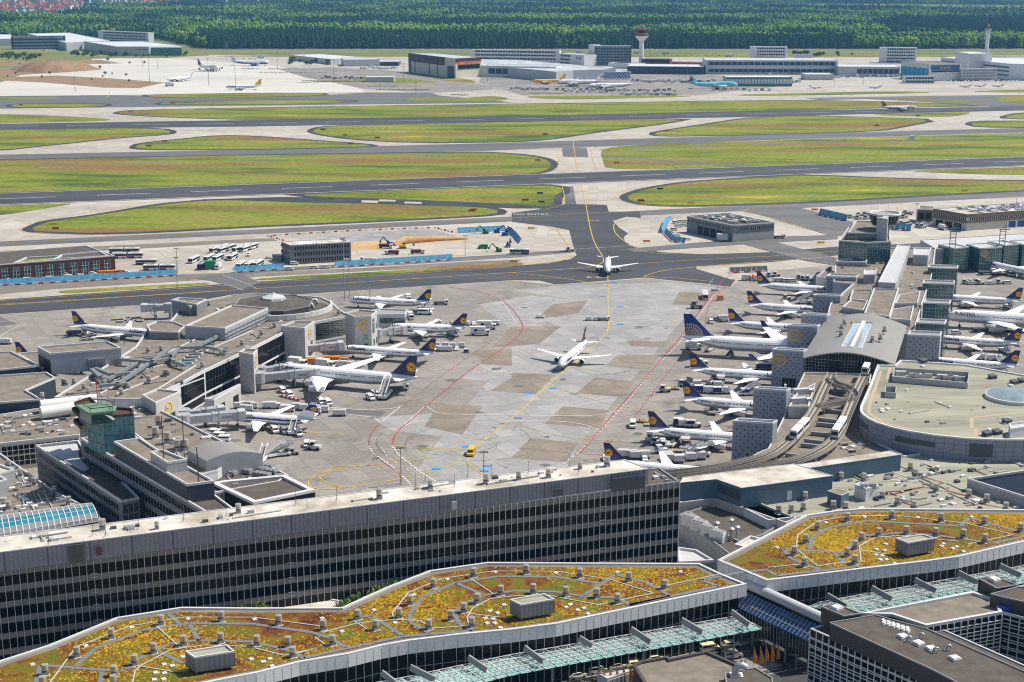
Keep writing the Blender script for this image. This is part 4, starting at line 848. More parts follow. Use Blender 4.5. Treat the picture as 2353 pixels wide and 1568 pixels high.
def green_roof(label,outer,seed,z=GZ):
 root=thing('terminal_hall',label,'terminal hall');P=ccw(GL(outer,z));
 g=MB();g.poly(P,z,'gravel_brown');rf=g.build('roof',root)
 g=MB();g.rim(offset(P,.3),z-.02,.7,.45,'parapet');g.build('parapet',rf)
 g=MB();g.prism(offset(P,.3),z-3.0,z-.02,'facade_white',cap=False,bottom=True);fa=g.build('fascia',root)
 Q=offset(P,-.9);g=MB();g.prism(Q,0,z-3.0,'band_glass',cap=False);wl=g.build('glass_wall',root)
 g=MB();gm=MB()
 Pl=offset(P,.3)
 for i in range(len(Q)):
  a=Vector(Q[i]);b=Vector(Q[(i+1)%len(Q)]);L=(b-a).length
  if a.y>H*9:continue
  d=(b-a).normalized();nn=Vector((d.y,-d.x))
  if nn.y>.3:continue
  for k in range(int(L/2.1)):
   c=a+d*(k*2.1)+nn*.12;gm.box((c.x,c.y,(z-3)/2),(.14,.24,z-3),'mullion',atan2(d.y,d.x))
  for zz in(4.5,9.0):gm.bar(Vector((a.x,a.y,zz))+Vector((nn.x,nn.y,0))*.1,Vector((b.x,b.y,zz))+Vector((nn.x,nn.y,0))*.1,.1,.12,'mullion')
  a=Vector(Pl[i]);b=Vector(Pl[(i+1)%len(Q)]);L=(b-a).length;d=(b-a).normalized()if L else d
  for k in range(int(L/2.1)):
   c=a+d*(k*2.1)+nn*.02;g.box((c.x,c.y,z-1.5),(.05,.04,2.8),'mid_grey',atan2(d.y,d.x))
 gm.build('mullion',wl);g.build('panel_joint',fa)
 In=offset(P,-2.1);g=MB();g.poly(In,z+.06,'sedum');pl_=g.build('planting',root)
 t=sedum_tufts(In,z+.06,15000,seed).build('tuft',pl_);tag(t,kind='stuff')
 return root,P
hall_a,PA=green_roof('long curving terminal hall with orange and green planted roof, left of glass footbridge',[(-260,1640),(-120,1580),(0,1523),(112,1487),(269,1423),(417,1399.5),(588,1401),(787,1400),(890,1353),(988,1315),(1121,1296),(1176,1296.5),(1606,1298.5),(1654,1321.5),(1712,1345),(1276,1436),(1176,1449),(1050,1461),(938,1475),(876,1486),(800,1505),(688,1524),(588,1549),(500,1566),(380,1590),(200,1625),(0,1690),(-260,1760)],11)
hall_b,PB=green_roof('terminal hall with planted roof at the right edge, right of glass footbridge',[(1652,1290),(1765,1231.5),(1852,1187),(1927,1176),(1990,1171.5),(2353,1174.5),(2700,1178),(2700,1175),(2700,1180),(2560,1200),(2353,1246.5),(2202,1281.5),(2136,1291),(1984,1309),(1763,1336),(1715,1316)][:6]+[(2640,1180),(2560,1200),(2353,1246.5),(2202,1281.5),(2136,1291),(1984,1309),(1763,1336)],23)
def plant_room(c1,c2,c3,c4,label):
 z=GZ+4.6;P=GL([c1,c2,c3,c4],z);root=thing('plant_room',label,'plant room');g=MB();g.prism(P,GZ+.8,z-.3,'facade_grey',cap=False,bottom=True);w=g.build('wall',root)
 g=MB();g.poly(P,z-.4,'green_grey_roof');r=g.build('roof',root);g=MB();g.rim(offset(P,.05),z-.4,.35,.4,'parapet');g.build('parapet',r)
 g=MB();q=ccw(P)
 for i in range(4):
  a,b=Vector(q[i]),Vector(q[(i+1)%4]);L=(b-a).length;d=(b-a)/L;nn=Vector((d.y,-d.x))
  for k in range(int(L/1.1)+1):c=a+d*min(L,k*1.1)+nn*.02;g.box((c.x,c.y,GZ+2.5),(.06,.05,3.4),'dark_grey',atan2(d.y,d.x))
 g.build('panel_joint',w);g=MB()
 for x,y in offset(P,-.5):g.cyl((x,y,GZ),.1,.9,'steel',n=6)
 g.build('stilt',root)
plant_room((426,1496),(521,1481),(539,1496),(447,1510),'grey panelled box on stilts on planted roof, the one at bottom left')
plant_room((1172,1377),(1251,1364),(1274,1376),(1197,1389),'grey panelled box on stilts in the middle planted roof')
plant_room((2059,1236),(2121,1227),(2148,1236),(2087,1247),'grey panelled box on stilts on right planted roof')
def roof_lines(name,items,z,m,w,parent):
 g=MB()
 for pts in items:
  q=GL(pts,z)
  for a,b in zip(q,q[1:]):g.bar(a,b,w,.12,m)
 return g.build(name,parent)
def T3(l,f=c03):return[(588.25*(f)+x/4,1176.5+y/4)for x,y in l]
WA=[T3([(330,1567),(370,1410),(640,1430),(1100,1465),(1160,1450),(1230,1370),(1400,1290),(1560,1215),(1830,1180),(2353,1195)],0),T3([(0,1210),(120,1230),(360,1290),(440,1350)],1),T3([(690,1425),(870,1260),(1300,1090),(1740,1025),(2353,1030)],0),T3([(0,1035),(520,1110),(680,1160),(830,1250)],1),T3([(440,1345),(830,1255),(1350,1145),(1990,1095),(1860,1020),(1830,940),(1880,870),(2080,770),(2353,730)],1),T3([(0,725),(400,735),(650,775),(950,790)],2),T3([(1600,1120),(1430,1020),(1410,940),(1530,780),(1840,650),(2220,595),(2353,595)],1),T3([(0,595),(400,600),(800,655)],2),T3([(1540,930),(1650,1030)],0),T3([(1740,1035),(1830,1185)],0),T3([(900,975),(1060,955),(1350,1140)],1),T3([(1840,655),(2080,760)],1),T3([(660,770),(950,575),(1230,650),(1450,770),(1080,855),(980,800)],2),T3([(1080,855),(1900,685),(1740,625),(2080,560),(2353,530)],2),T3([(940,1470),(920,1567)],0),T3([(1470,1290),(1680,1390)],0)]
PI_=[T3([(460,1567),(700,1240),(1190,1050),(1700,968),(2353,970)],0),T3([(0,972),(560,1045),(650,1080)],1),T3([(610,1110),(940,1020),(1280,990),(1500,1000),(1640,1070),(1900,1050)],1),T3([(1270,985),(1250,930),(1400,740),(1700,615),(2180,545),(2353,545)],1),T3([(0,545),(420,548),(900,620),(1300,748),(1000,810)],2),T3([(1220,1567),(1240,1460),(1300,1410),(1560,1270),(1870,1225),(2353,1240)],0),T3([(0,1255),(260,1320),(650,1230),(540,1150)],1),T3([(1400,1015),(1660,1250)],0),T3([(380,1300),(660,1225)],1),T3([(1960,1050),(1940,970),(1990,885),(2150,800),(2353,775)],1),T3([(0,775),(350,770),(800,855),(960,820)],2),T3([(1920,580),(2230,785)],1),T3([(880,990),(1040,1090)],1),T3([(1330,695),(1900,575)],2),T3([(1300,1420),(1600,1470),(1740,1460)],0),T3([(1970,935),(2280,975),(2353,965)],1)]
roof_lines('walkway',WA,GZ+.12,'walkway',1.15,hall_a);roof_lines('cable_tray',PI_,GZ+.2,'pipe_light',.3,hall_a)
def T4(l):return[(1764.75+x*.43736,1176.5+y*.43736)for x,y in l]
roof_lines('walkway',[T4([(80,195),(120,245),(270,305)]),T4([(220,195),(235,130),(330,80),(520,48),(1010,75),(1060,30),(1250,85),(1345,110)]),T4([(80,195),(420,215)]),T4([(345,215),(400,265),(480,290)]),T4([(430,210),(440,160),(510,125),(700,110),(900,125),(1180,165),(1345,130)]),T4([(0,310),(50,335),(440,292)])],GZ+.12,'walkway',1.15,hall_b)
roof_lines('cable_tray',[T4([(150,180),(155,120),(260,50),(430,20),(700,22),(1040,60),(1290,120),(1050,170)]),T4([(490,265),(480,180),(560,135),(700,125),(1000,155)]),T4([(150,195),(260,285),(400,265),(510,260)]),T4([(0,292),(170,275)]),T4([(480,200),(640,225)])],GZ+.2,'pipe_light',.3,hall_b)
va=[(418,1500,0),(1025,1165,0),(710,1335,0),(1480,1040,0),(2035,1005,0),(1690,1230,0),(1415,1300,0),(1240,1410,0),(1050,1510,0),(1045,1600,0),(2030,1205,0),(395,1610,0),(210,1040,1),(620,1085,1),(935,990,1),(1100,1085,1),(295,1240,1),(340,1335,1),(705,1225,1),(8,1230,1),(1315,975,1),(1415,855,1),(1630,700,1),(2000,600,1),(2250,765,1),(2035,840,1),(1910,925,1),(1795,995,1),(1590,1080,1),(1985,1060,1),(130,570,2),(625,605,2),(1072,640,2),(1400,710,2),(195,750,2),(495,775,2),(780,790,2),(970,840,2)]
def vpts(l,z):return[G(588.25*f+x/4,1176.5+y/4,z)for x,y,f in l]
vents(vpts(va,GZ),GZ,'round metal vent stacks on the long planted roof',1.05,group='vent stacks on the long planted roof')
vb=[(190,288),(138,228),(198,165),(260,95),(415,50),(650,38),(908,52),(1136,68),(1327,105),(580,130),(491,155),(457,198),(415,235),(456,275),(726,120),(880,130),(1026,138),(1138,163)]
vents([G(u,v,GZ)for u,v in T4(vb)],GZ,'round metal vent stacks on the right planted roof',1.05,group='vent stacks on the right planted roof')
ha=[(300,1410,0),(790,1240,0),(1210,1070,0),(1730,990,0),(1510,1410,0),(1585,1422,0),(1430,1487,0),(1510,1490,0),(1420,1550,0),(1505,1545,0),(1680,1340,0),(2340,995,0),(2310,1360,0),(68,1385,1),(130,1358,1),(148,1425,1),(608,985,1),(790,1105,1),(1085,910,1),(1280,1027,1),(1760,627,1),(2200,560,1),(2280,862,1),(2150,918,1),(2220,936,1),(2108,985,1),(2182,992,1),(2125,1030,1),(2197,1030,1),(2248,1073,1),(405,568,2),(968,560,2),(1548,558,2),(497,883,2),(535,860,2),(606,910,2),(660,892,2),(700,945,2),(1450,770,1)]
vents(vpts(ha,GZ),GZ,'small white roof hatches on the long planted roof',.85,HATCH,'hatches on the long planted roof')
hb=[(48,190),(570,200),(613,206),(568,230),(600,234),(590,254),(623,254),(666,275),(620,173),(912,183),(922,171),(971,196),(993,187),(1027,212),(305,60),(507,30),(786,33),(1070,30)]
vents([G(u,v,GZ)for u,v in T4(hb)],GZ,'small white roof hatches on the right planted roof',.85,HATCH,'hatches on the right planted roof')
def seg_wall(root,poly,i_list,z0,z1,floors,gm='band_glass',wh=.55,step=2.0,nm='window_band',mm='mullion',f0=.03,f1=.97,rails=0):
 P=poly if hasattr(poly[0],'x')else[Vector((p[0],p[1],0))for p in poly]
 for i in i_list:
  a,b=P[i],P[(i+1)%len(P)];n=outward(P,a,b);fh=(z1-z0)/floors
  for k in range(floors):
   zz=z0+fh*(k+.5);wall_band(root,a,b,zz-fh*wh/2,zz+fh*wh/2,n,gm,nm,.04,.1,f0,f1,step,mm,.12,rails)
def sign_disc(parent,a,b,poly,f,z,r):
 """yellow ring and crane on the wall a-b"""
 a=Vector((a[0],a[1],0));b=Vector((b[0],b[1],0));n=outward(poly,a,b);d=(b-a).normalized();c=a+(b-a)*f
 g=MB();vs=[];K=30
 for k in range(K):t=2*pi*k/K;vs+=[(r*.84*cos(t),0,r*.84*sin(t)),(r*cos(t),0,r*sin(t))]
 g.add(vs,[(2*k,2*k+1,(2*k+3)%(2*K),(2*k+2)%(2*K))for k in range(K)],'plane_yellow');crane(g,(0,-.02,0),r*.95,1,'plane_yellow')
 g.v=[(x,y,z_)for x,y,z_ in g.v]
 o=g.build('crane_sign',parent);o.location=(c.x+n.x*.22,c.y+n.y*.22,z);o.rotation_euler=(0,0,atan2(-n.x,n.y)+pi);return o
ch=lambda cr,l,z:[cr(x,y,z)for x,y in l]
FZ=13.
FT=[(357.5,928.6),(382,898.6),(414,884),(469,854),(550,816),(590,797),(670.7,755.6),(723,742),(802,728),(793,722),(774.5,709),(763,697),(738,685.6),(660,679),(588,676),(530,681),(472,692),(425,700),(392.5,740),(337.5,762),(312,799),(279,821),(200,870),(125,916),(215,919),(337,920)]
FP=GL(FT,FZ);pier=thing('pier_building','long diagonal pier building with brown gravel roof and dark glass flank','terminal pier')
block(pier,FP,0,FZ,'facade_white','gravel_roof','parapet',.6,.6)
P_=[Vector((p[0],p[1],0))for p in FP]
for i,(f0,f1)in{2:(.02,.97),3:(.03,.98),4:(.05,1),5:(0,.95),6:(.02,.98),7:(.02,.98)}.items():
 n=outward([P_[i],P_[i+1],P_[22]],P_[i],P_[i+1]);w=wall_band(pier,P_[i],P_[i+1],4.6,12.4,n,'band_glass','window_wall',.06,.12,f0,f1,2.4,'dark_grey',.1,1)
 wall_band(pier,P_[i],P_[i+1],.8,3.6,n,'band_glass','window_band',.05,.1,f0,f1,4,'dark_grey',.2)
g=MB()
for l in([(300,850),(470,770),(560,735)],[(345,905),(450,840)],[(230,905),(330,850),(375,838)],[(268,905),(330,880),(372,862)],[(440,822),(500,794),(580,760)],[(600,700),(650,690),(700,700),(690,720),(640,740)],[(370,905),(470,868)]):
 q=GL(l,FZ+.25)
 for a,b in zip(q,q[1:]):g.bar(a,b,.5,.35,'parapet')
g.build('roof_kerb',pier)
for(u,v)in((448,817),(441,824),(433,831),(425,838)):
 p=G(u,v,FZ+.4);r=thing('light_well','w','roof light',(p[0],p[1],FZ));g=MB();g.box((0,0,.4),(6.5,3.2,.8),'parapet',R(20));g.build('kerb',r);g=MB();g.box((0,0,.82),(5.6,2.4,.1),'band_glass',R(20));g.build('glass',r);first.setdefault('lw',[]).append(r)
label_row(first['lw'],'dark roof light wells in white frames on the diagonal pier','roof light wells on the diagonal pier')
def box_on(name,label,cat,pts,z0,z1,group=None,**k):
 P=GL(pts,z1);return bldg(name,label,cat,P,z0,z1,group,**k),P
b,P=box_on('roof_building','light grey upper hall with scaffolding on the diagonal pier','upper hall',[(425,752),(517,757),(616,711),(532,704)],FZ-.3,18,wall='facade_light')
g=MB();a_,b_=Vector(P[1]),Vector(P[2]);n=outward(P,a_,b_)
for k in range(12):
 c=a_+(b_-a_)*(k/11)+n.to_3d()*1.2;g.box((c.x,c.y,15.4),(.1,.1,5.2),'steel')
for z in(14.2,15.9,17.6):g.bar(a_+n.to_3d()*1.2+Vector((0,0,z-18)),b_+n.to_3d()*1.2+Vector((0,0,z-18)),.7,.08,'duct')
g.build('scaffold',b)
b,P=box_on('gate_building','grey gate building with teal glass corner at the left airliner\'s nose','gate building',[(337.5,750),(360,741),(400,742),(425,752),(410,766),(345,764)],0,16);seg_wall(b,[Vector(p)for p in P],[5,0],2,15,1,'teal_glass',.95,1.6)
b,P=box_on('stair_tower','grey stair tower at the far corner of the pier hub, near the masts','stair tower',[(394,692),(412,687),(474,690.5),(452,702)],0,18)
b,P=box_on('stair_tower','narrow ribbed grey stair tower just in front of the larger one','stair tower',[(422,699),(436,697),(452,703),(438,707)],0,17)
hub=thing('hub_hall','dark octagonal hub roof with small silver dome, far end of diagonal pier','hub hall')
c=G(629,697,16);P=[(c.x+19*cos(R(22.5+45*k)),c.y+19*sin(R(22.5+45*k)))for k in range(8)];block(hub,P,12,16,'granite','dark_roof','mid_grey',.4,.4)
g=MB();g.cyl((c.x,c.y,16),13,2.2,'dark_roof',5.5,8,smooth=False);g.build('roof_cone',hub);g=MB();g.cyl((c.x,c.y,18),6.2,1.0,'metal_roof',5.6,8,smooth=False);g.cyl((c.x,c.y,19),5.6,1.3,'light_grey',1.2,8,smooth=False);g.cyl((c.x,c.y,20.3),1.1,.8,'light_grey',.4,10);g.build('dome',hub)
g=MB()
for k in range(20):
 t0,t1=R(200+9*k),R(209+9*k);
 for rr in(27,):g.bar((c.x+rr*cos(t0),c.y+rr*.9*sin(t0),14.4),(c.x+rr*cos(t1),c.y+rr*.9*sin(t1),14.4),1.0,2.4,'parapet')
g.build('ring_wall',hub)
g=MB();[g.poly([(c.x+rr*cos(R(k*15)),c.y+rr*.9*sin(R(k*15)))for k in range(24)],FZ+.08,'dark_roof')for rr in(26.3,)];g.build('court_floor',hub)
for k,(u,v,L)in enumerate([(700,700,7),(560,712,8),(712,690,6)]):
 q=G(u,v,15);r=thing('roof_duct',['short silver air duct right of the hub dome','short silver air duct left of the hub dome','short silver air duct behind hub'][k],'duct',(q[0],q[1],0));g=MB();g.tube([(-L/2,0,14.6),(L/2,0,15.2),(L/2+.5,0,13.5)],.8,'duct');g.build('pipe',r)
TW=[('stone clad gate tower with yellow crane sign beside the nearest jetties of mid apron',[(793,722),(825,714),(866,718),(853,729),(815,731)],16.5,3,.5,(3,)),('stone gate block with yellow crane sign, middle of the pier flank',[(645,752),(676,741),(722,741.5),(700,757)],15.5,2,.5,(0,)),('slim stone gate block with crane sign just beyond the four-engined airliner\'s jetty',[(549,812),(563,804),(592,806),(582,818)],16,2,.5,()),('stone end block with yellow crane sign at the near end of the pier',[(327,911),(362,897),(414,903),(358,929),(340,919)],14.5,2,.5,())]
for lb,pts,z,i,f,wi in TW:
 b,P=box_on('gate_tower',lb,'gate tower',pts,0,z,wall='concrete_panel');V=[Vector(p)for p in P]
 sign_disc(b,V[i],V[(i+1)%len(V)],V,f,z-3.6,2.4)
 n=outward(V,V[i],V[(i+1)%len(V)])
 for zz in(6.5,2.5):wall_band(b,V[i],V[(i+1)%len(V)],zz,zz+2,n,'teal_glass','window',.06,.1,.25,.45)
 j=i-1;n=outward(V,V[j],V[i])
 if z>16:
  for(f0,f1,z0,z1)in((.08,.25,9.5,12.5),(.5,.85,8.5,15),(.08,.25,2.5,5.5),(.5,.7,2.5,5.5)):wall_band(b,V[j],V[i],z0,z1,n,'teal_glass','window',.06,.1,f0,f1)
b,P=box_on('technical_building','big light grey windowless box with spiral stair on brown roofs','technical building',[(86,800),(247.5,787.5),(277.5,802.5),(116,816)],11.5,19.5,wall='facade_light')
n=outward([Vector(p)for p in P],Vector(P[3]),Vector(P[2]));wall_band(b,P[3],P[2],11.5,16.5,n,'duct','duct_cover',.4,.8,.52,.76,1.2,'dark_grey');wall_band(b,P[3],P[2],13,15.5,n,'mid_grey','louvre',.05,.1,.86,.97)
n=outward([Vector(p)for p in P],Vector(P[0]),Vector(P[3]));wall_band(b,P[0],P[3],11.5,17,n,'black','open_bay',.05,.1,.05,.95)
box_on('flat_building','flat brown roof with ribbed blue wall, farther of two at left edge','flat roofed building',[(-120,812),(27,811),(90,843.6),(0,853),(-120,858)],0,14,wall='navy_panel',edge='parapet')
box_on('flat_building','notched flat brown roof with dark blue wall at left edge','flat roofed building',[(-120,868),(0,866),(107,858.6),(127,871),(59,900),(95,921),(0,928.6),(-120,934)],0,13,wall='navy_panel')
box_on('roof_building','low brown roof strip between dark box walls near the far left fin','low building',[(40,815),(100,810),(125,845),(95,848)],0,12.2)
tb=thing('covered_walkway','pair of white rounded tube roofs left of the old tower','covered walkway')
for dv in(0,15):
 g=MB();g.tube([G(93,934+dv,12),G(222,919+dv*.8,12)],2.3,'fabric_white',12);g.build('tube_roof',tb)
b,P=box_on('low_building','low flat roofed wing with a grid of white framed windows left of the old tower','low building',[(-140,960),(-10,958),(95,941),(188,925),(260,925),(300,960),(182,1003),(0,1023),(-140,1040)],0,9.5,wall='beige');V=[Vector(p)for p in P]
for i in(6,7):
 n=outward(V,V[i],V[i+1]);wall_band(b,V[i],V[i+1],5.5,8.6,n,'band_glass','window_band',.05,.1,.01,.99,1.9,'white',.16,1);wall_band(b,V[i],V[i+1],1.5,4.8,n,'band_glass','window_band',.05,.1,.01,.99,1.9,'white',.16,1)
box_on('low_building','low flat roof with vents in the bottom left corner behind office block','low building',[(-140,1055),(0,1045),(130,1136),(225,1180),(240,1215),(-140,1270)],0,9,wall='facade_grey')
box_on('roof_building','small pale box building on the low roof at left edge, farther one','roof building',[(-40,1075),(-10,1068),(34,1083),(0,1092)],9,13,wall='facade_light',roof='pale_roof');box_on('roof_building','small pale box building on the low roof at left edge, nearer one','roof building',[(-60,1100),(-10,1092),(16,1106),(-20,1116)],9,13.5,wall='facade_light',roof='pale_roof')
b,P=box_on('office_wing','three storey grey office wing with white flat roof at its far end','office wing',[(82.5,1027),(180,1016),(205,1053),(250,1078),(320,1148),(279,1156)],0,15,wall='facade_grey',roof='dark_roof');V=[Vector(p)for p in P]
seg_wall(b,V,[5],1,14.5,4,'band_glass',.5,1.9);seg_wall(b,V,[4],1,14.5,4,'navy_panel',.8,1.9)
g=MB();g.poly(GL([(92,1028),(178,1019),(182,1052),(205,1078),(190,1083)],15.1),15.06,'light_grey');g.build('white_roof_sheet',b)
b,P=box_on('office_wing','long grey office wing with teal control cab on top, behind the long block','office wing',[(186,1011),(300,998),(535,1172),(500,1200),(462,1174)],0,21.5,wall='facade_grey',roof='dark_roof');V=[Vector(p)for p in P]
seg_wall(b,V,[4],.5,21.3,5,'band_glass',.52,2.0)
b,P=box_on('roof_storey','dark blue panelled roof storey with brown roof and steel masts','roof storey',[(262,1019),(322,1011),(357,1034),(492,1110),(430,1118)],21.5,26.5,wall='navy_panel')
b,P=box_on('roof_building','small ribbed cabin with brown roof on the blue panelled storey','roof cabin',[(346,1043),(372,1037),(430,1060),(384,1067)],26,29.5,wall='facade_light')
mm_=[]
for u,v,h in((378,1082,17),(424,1056,14),(456,1112,11),(500-43,1110,9)):
 p=G(u,v,26.5);r=thing('steel_mast','m','mast',(p[0],p[1],26.4));g=MB();g.cyl((0,0,0),.13,h,'rust',n=6);g.build('pole',r);g=MB();g.box((0,0,.1),(.6,.6,.2),'mid_grey');g.build('foot',r);mm_.append(r)
label_row(mm_,'rusty steel masts on the blue panelled roof storey','steel masts on roof storey')
ct=thing('control_tower','old control tower with teal glass shaft and green copper roof','control tower')
P=GL([(208,947),(232,938),(299,944),(299,953),(240,958)],33.5);P=offset(P,1.0);g=MB();g.prism(P,21.5,33.5,'teal_panel',cap=False);w=g.build('teal_wall',ct);g=MB();g.poly(P,33.3,'rust');r_=g.build('roof',ct);g=MB();g.rim(P,33.2,.5,.9,'rust');g.build('parapet',r_)
g=MB();q=ccw(P)
for i in range(len(q)):
 a,b_=Vector(q[i]),Vector(q[(i+1)%len(q)]);L=(b_-a).length;d=(b_-a)/L;nn=Vector((d.y,-d.x))
 for k in range(int(L/1.4)+1):c=a+d*min(L,k*1.4)+nn*.03;g.box((c.x,c.y,27.8),(.1,.08,11),'steel',atan2(d.y,d.x))
 for z in(24.5,27.5,30.5):g.bar(Vector((a.x,a.y,z))+Vector((nn.x,nn.y,0))*.03,Vector((b_.x,b_.y,z))+Vector((nn.x,nn.y,0))*.03,.08,.1,'rust')
g.build('glazing_bars',w)
P2=GL([(181,960),(205,952),(216,962),(192,970)],27);g=MB();g.prism(P2,12,29.5,'mid_grey');g.build('shaft',ct)
P3=GL([(184,930),(232,925),(260,932),(256,941),(210,946)],36.5);g=MB();g.prism(offset(P3,.2),32.3,35.6,'teal_glass',cap=False,bottom=True);g.build('cab',ct);g=MB();g.prism(offset(P3,1.0),35.6,36.3,'copper_green');g.build('copper_roof',ct)
g=MB();
for z,o_ in((25.5,1.6),(29.5,1.8),(31.5,1.0)):g.rim(offset(P2,o_),z,.1,.9,'rust');g.prism(offset(P2,o_),z-.25,z,'rust')
g.build('balcony',ct)
g=MB();PP=offset(P3,.4);g.rim(PP,37.4,.12,.25,'rust');g.rim(PP,38.3,.08,.1,'rust')
for x,y in PP:g.cyl((x,y,36.3),.08,2.1,'rust',n=5)
p=GL([(225,935)],36)[0];g.cyl((p[0],p[1],36),.1,9,'red',n=6);g.bar(G(240,950,35.5),G(262,965,33.8),1.2,.15,'mid_grey');g.build('roof_railing',ct)
b,P=box_on('low_building','wide brown gravel roof with vents between old tower and apron','low building',[(300,938),(345,931),(358,940),(512,1018),(560,1047),(500,1085),(440,1100),(296,990)],0,10.5,wall='facade_white');b['label']='wide brown gravel roof with vents between the old tower and the apron'
b,P=box_on('low_building','low roof carrying fan units below the pale barrel-roofed hall','low building',[(440,1090),(604,1066),(662,1096),(640,1110),(470,1140)],0,8.0,wall='facade_grey',roof='dark_roof')
b,P=box_on('low_building','dark flat roof with broad white rim next to yellow apron loop','low building',[(486,1114),(520,1109),(654,1096),(724,1131),(583,1160)],0,8.5,wall='band_glass',roof='dark_roof',eh=.8,ew=1.6)
bh=thing('barrel_hall','pale grey hall with gently curved roof beside the fan units','hall');z=14
a,b_,c,d=[Vector(p)for p in GL([(430,1034),(540,1019),(603,1043),(474,1060)],z)]
block(bh,[a,b_,c,d],0,z,'facade_light','facade_light',None)
g=MB();vs=[];K=8
for k in range(K+1):
 f=k/K;h=1.8*sin(pi*f)
 for s_ in(a+(b_-a)*f,d+(c-d)*f):vs.append((s_.x,s_.y,z+h+.02))
g.add(vs,[(2*k,2*k+1,2*k+3,2*k+2)for k in range(K)],'hall_roof',True);g.add([vs[2*k]for k in range(K+1)],[tuple(range(K+1))],'facade_light');g.add([vs[2*k+1]for k in range(K+1)],[tuple(range(K+1))],'facade_light');g.build('curved_roof',bh)
def fan_unit():
 r=thing('cooling_unit','c','cooling unit');g=MB();g.box((0,0,.9),(6.0,2.3,1.2),'mid_grey');g.build('casing',r);g=MB()
 for x in(-2.2,-.75,.75,2.2):
  for y in(-.55,.55):g.cyl((x,y,1.5),.48,.22,'steel',n=10)
 g.build('fan',r);g=MB();[g.cyl((x,y,0),.1,.4,'dark_grey',n=5)for x in(-2.7,2.7)for y in(-.9,.9)];g.build('leg',r);return r
FAN=fan_unit();oo=[inst(FAN,tuple(G(u,v,8.6)[:2])+(8.0,),R(-25))for u,v in[(525,1087),(540,1080),(560,1083),(575,1076),(597,1079),(610,1072),(602,1092),(618,1084)]]
label_row(oo,'cooling units with round fans on low roof by apron','cooling units on the low roof')
def duct_run(pts,z,w,label):
 r=thing('roof_duct',label,'duct');g=MB();q=GL(pts,z)
 for a,b in zip(q,q[1:]):
  d=(b-a).normalized()*w*.5;g.bar(a-d*.7,b+d*.7,w*.72,1.1,'duct')
 g.build('duct_run',r);g=MB()
 for a,b in zip(q,q[1:]):
  L=(b-a).length
  for k in range(int(L/5)+1):c=a+(b-a).normalized()*k*5;g.box((c.x,c.y,(c.z+FZ)/2-.3),(.2,.2,c.z-FZ-.6),'dark_grey')
 g.build('duct_leg',r)
duct_run([(232,886),(270,883),(345,833),(392,823),(410,800),(470,797),(520,806)],15.0,2.0,'long silver duct zigzagging over the pier roof, longest of all')
duct_run([(278,826),(350,832),(390,800)],15.6,2.2,'silver duct leading from the windowless box to the pier');duct_run([(212,850),(232,868),(250,872)],15.2,2.2,'short silver duct below the windowless box, left one');duct_run([(222,848),(258,862),(290,858)],15.4,2.0,'short silver duct below the windowless box, right one')
duct_run([(238,878),(330,826),(390,818),(400,832),(425,840)],15.0,1.6,'silver duct running beside the longest one');duct_run([(455,795),(490,778),(540,750)],15.0,1.8,'silver duct climbing toward the upper hall')
pv=[(c01(1765,1195),18),(c01(1920,1222),13.5),(c01(2065,1275),13.5),(c01(2115,1325),18.3),(c01(1797,1390),18.3),(c01(2015,1425),18.3),(c02(2225,25),13),(c02(2030,115),13),(c02(1860,230),13),(c02(1370,360),13),(c02(1595,140),13),(c02(1215,240),13),(c02(1198,320),13),(c02(1512,300),13),(c02(1545,302),13),(c02(1138,420),13),(c02(1175,422),13),(c02(1115,480),13),(c02(680,380),13),(c02(583,385),13),(c02(605,390),13),(c02(810,470),13),(c02(770,430),13),(c02(388,515),13),(c02(1360,90),13),(c02(1480,80),13),(c11(50,1500),13),(c11(170,1430),13),(c11(760,1310),13)]
def at_z(p,z):t=(H-z)/H;return(p[0]*t,p[1]*t)
vents([at_z(p,z+1)for p,z in pv if z<14],FZ,'metal vent drums on the diagonal pier roof',1.1,group='vent drums on the diagonal pier roof')
lv_=[c02(x,y)for x,y in[(115,810),(80,1130),(310,1290),(380,1340),(185,1210),(40,1480),(75,1510),(500,1365),(630,1465)]]
vents([at_z(p,10.5)for p in lv_[1:]],9,'vent drums on the bottom left low roof',1.1,group='vent drums on the bottom left low roof')
vents([at_z(c02(x,y),11.5)for x,y in[(1460,760),(1430,870),(1540,920),(1650,965),(1700,985),(1635,990)]],10.5,'tall vents on the wide gravel roof by the apron',1.7,group='tall vents on the wide gravel roof')
vents([at_z(c02(x,y),10)for x,y in[(115,820),(270,745),(300,765),(430,750),(405,735),(525,722),(15,770),(545,820),(660,775),(215,770)]],9.5,'pale hatches on the low wing left of the old tower',1.2,HATCH,'hatches on the low wing')
vents([at_z(c02(x,y),9)for x,y in[(160,1420),(200,1445),(235,1468),(270,1498),(320,1530),(250,1275)]],9,'pale hatches in a row on bottom left low roof',1.5,HATCH,'hatches on the bottom left low roof')
vents([at_z(c02(x,y),10)for x,y in[(1545,885),(1610,925),(1875,910),(1920,905),(1230,690)]],10.5,'pale hatches on the wide gravel roof',1.5,HATCH,'hatches on the wide gravel roof')
gv=thing('glass_vault','turquoise barrel glass vault with white ribs at left edge','glass vault');z=9
a,b_=G(-140,1262,z),G(226,1199,z);c_,d_=G(-140,1212,z),G(205,1166,z);d1=(c_-a);K=8
g=MB();gb=MB();vs=[]
for k in range(K+1):
 t=pi*k/K;f=(1-cos(t))/2;h=2.9*sin(t);q0=a+d1*f;q1=b_+(d_-b_)*f;vs+=[(q0.x,q0.y,z+h),(q1.x,q1.y,z+h)]
for k in range(K):g.add([vs[2*k],vs[2*k+1],vs[2*k+3],vs[2*k+2]],[(0,1,2,3)],'vault_glass' if k in(2,3)else 'facade_grey')
g.build('glass',gv)
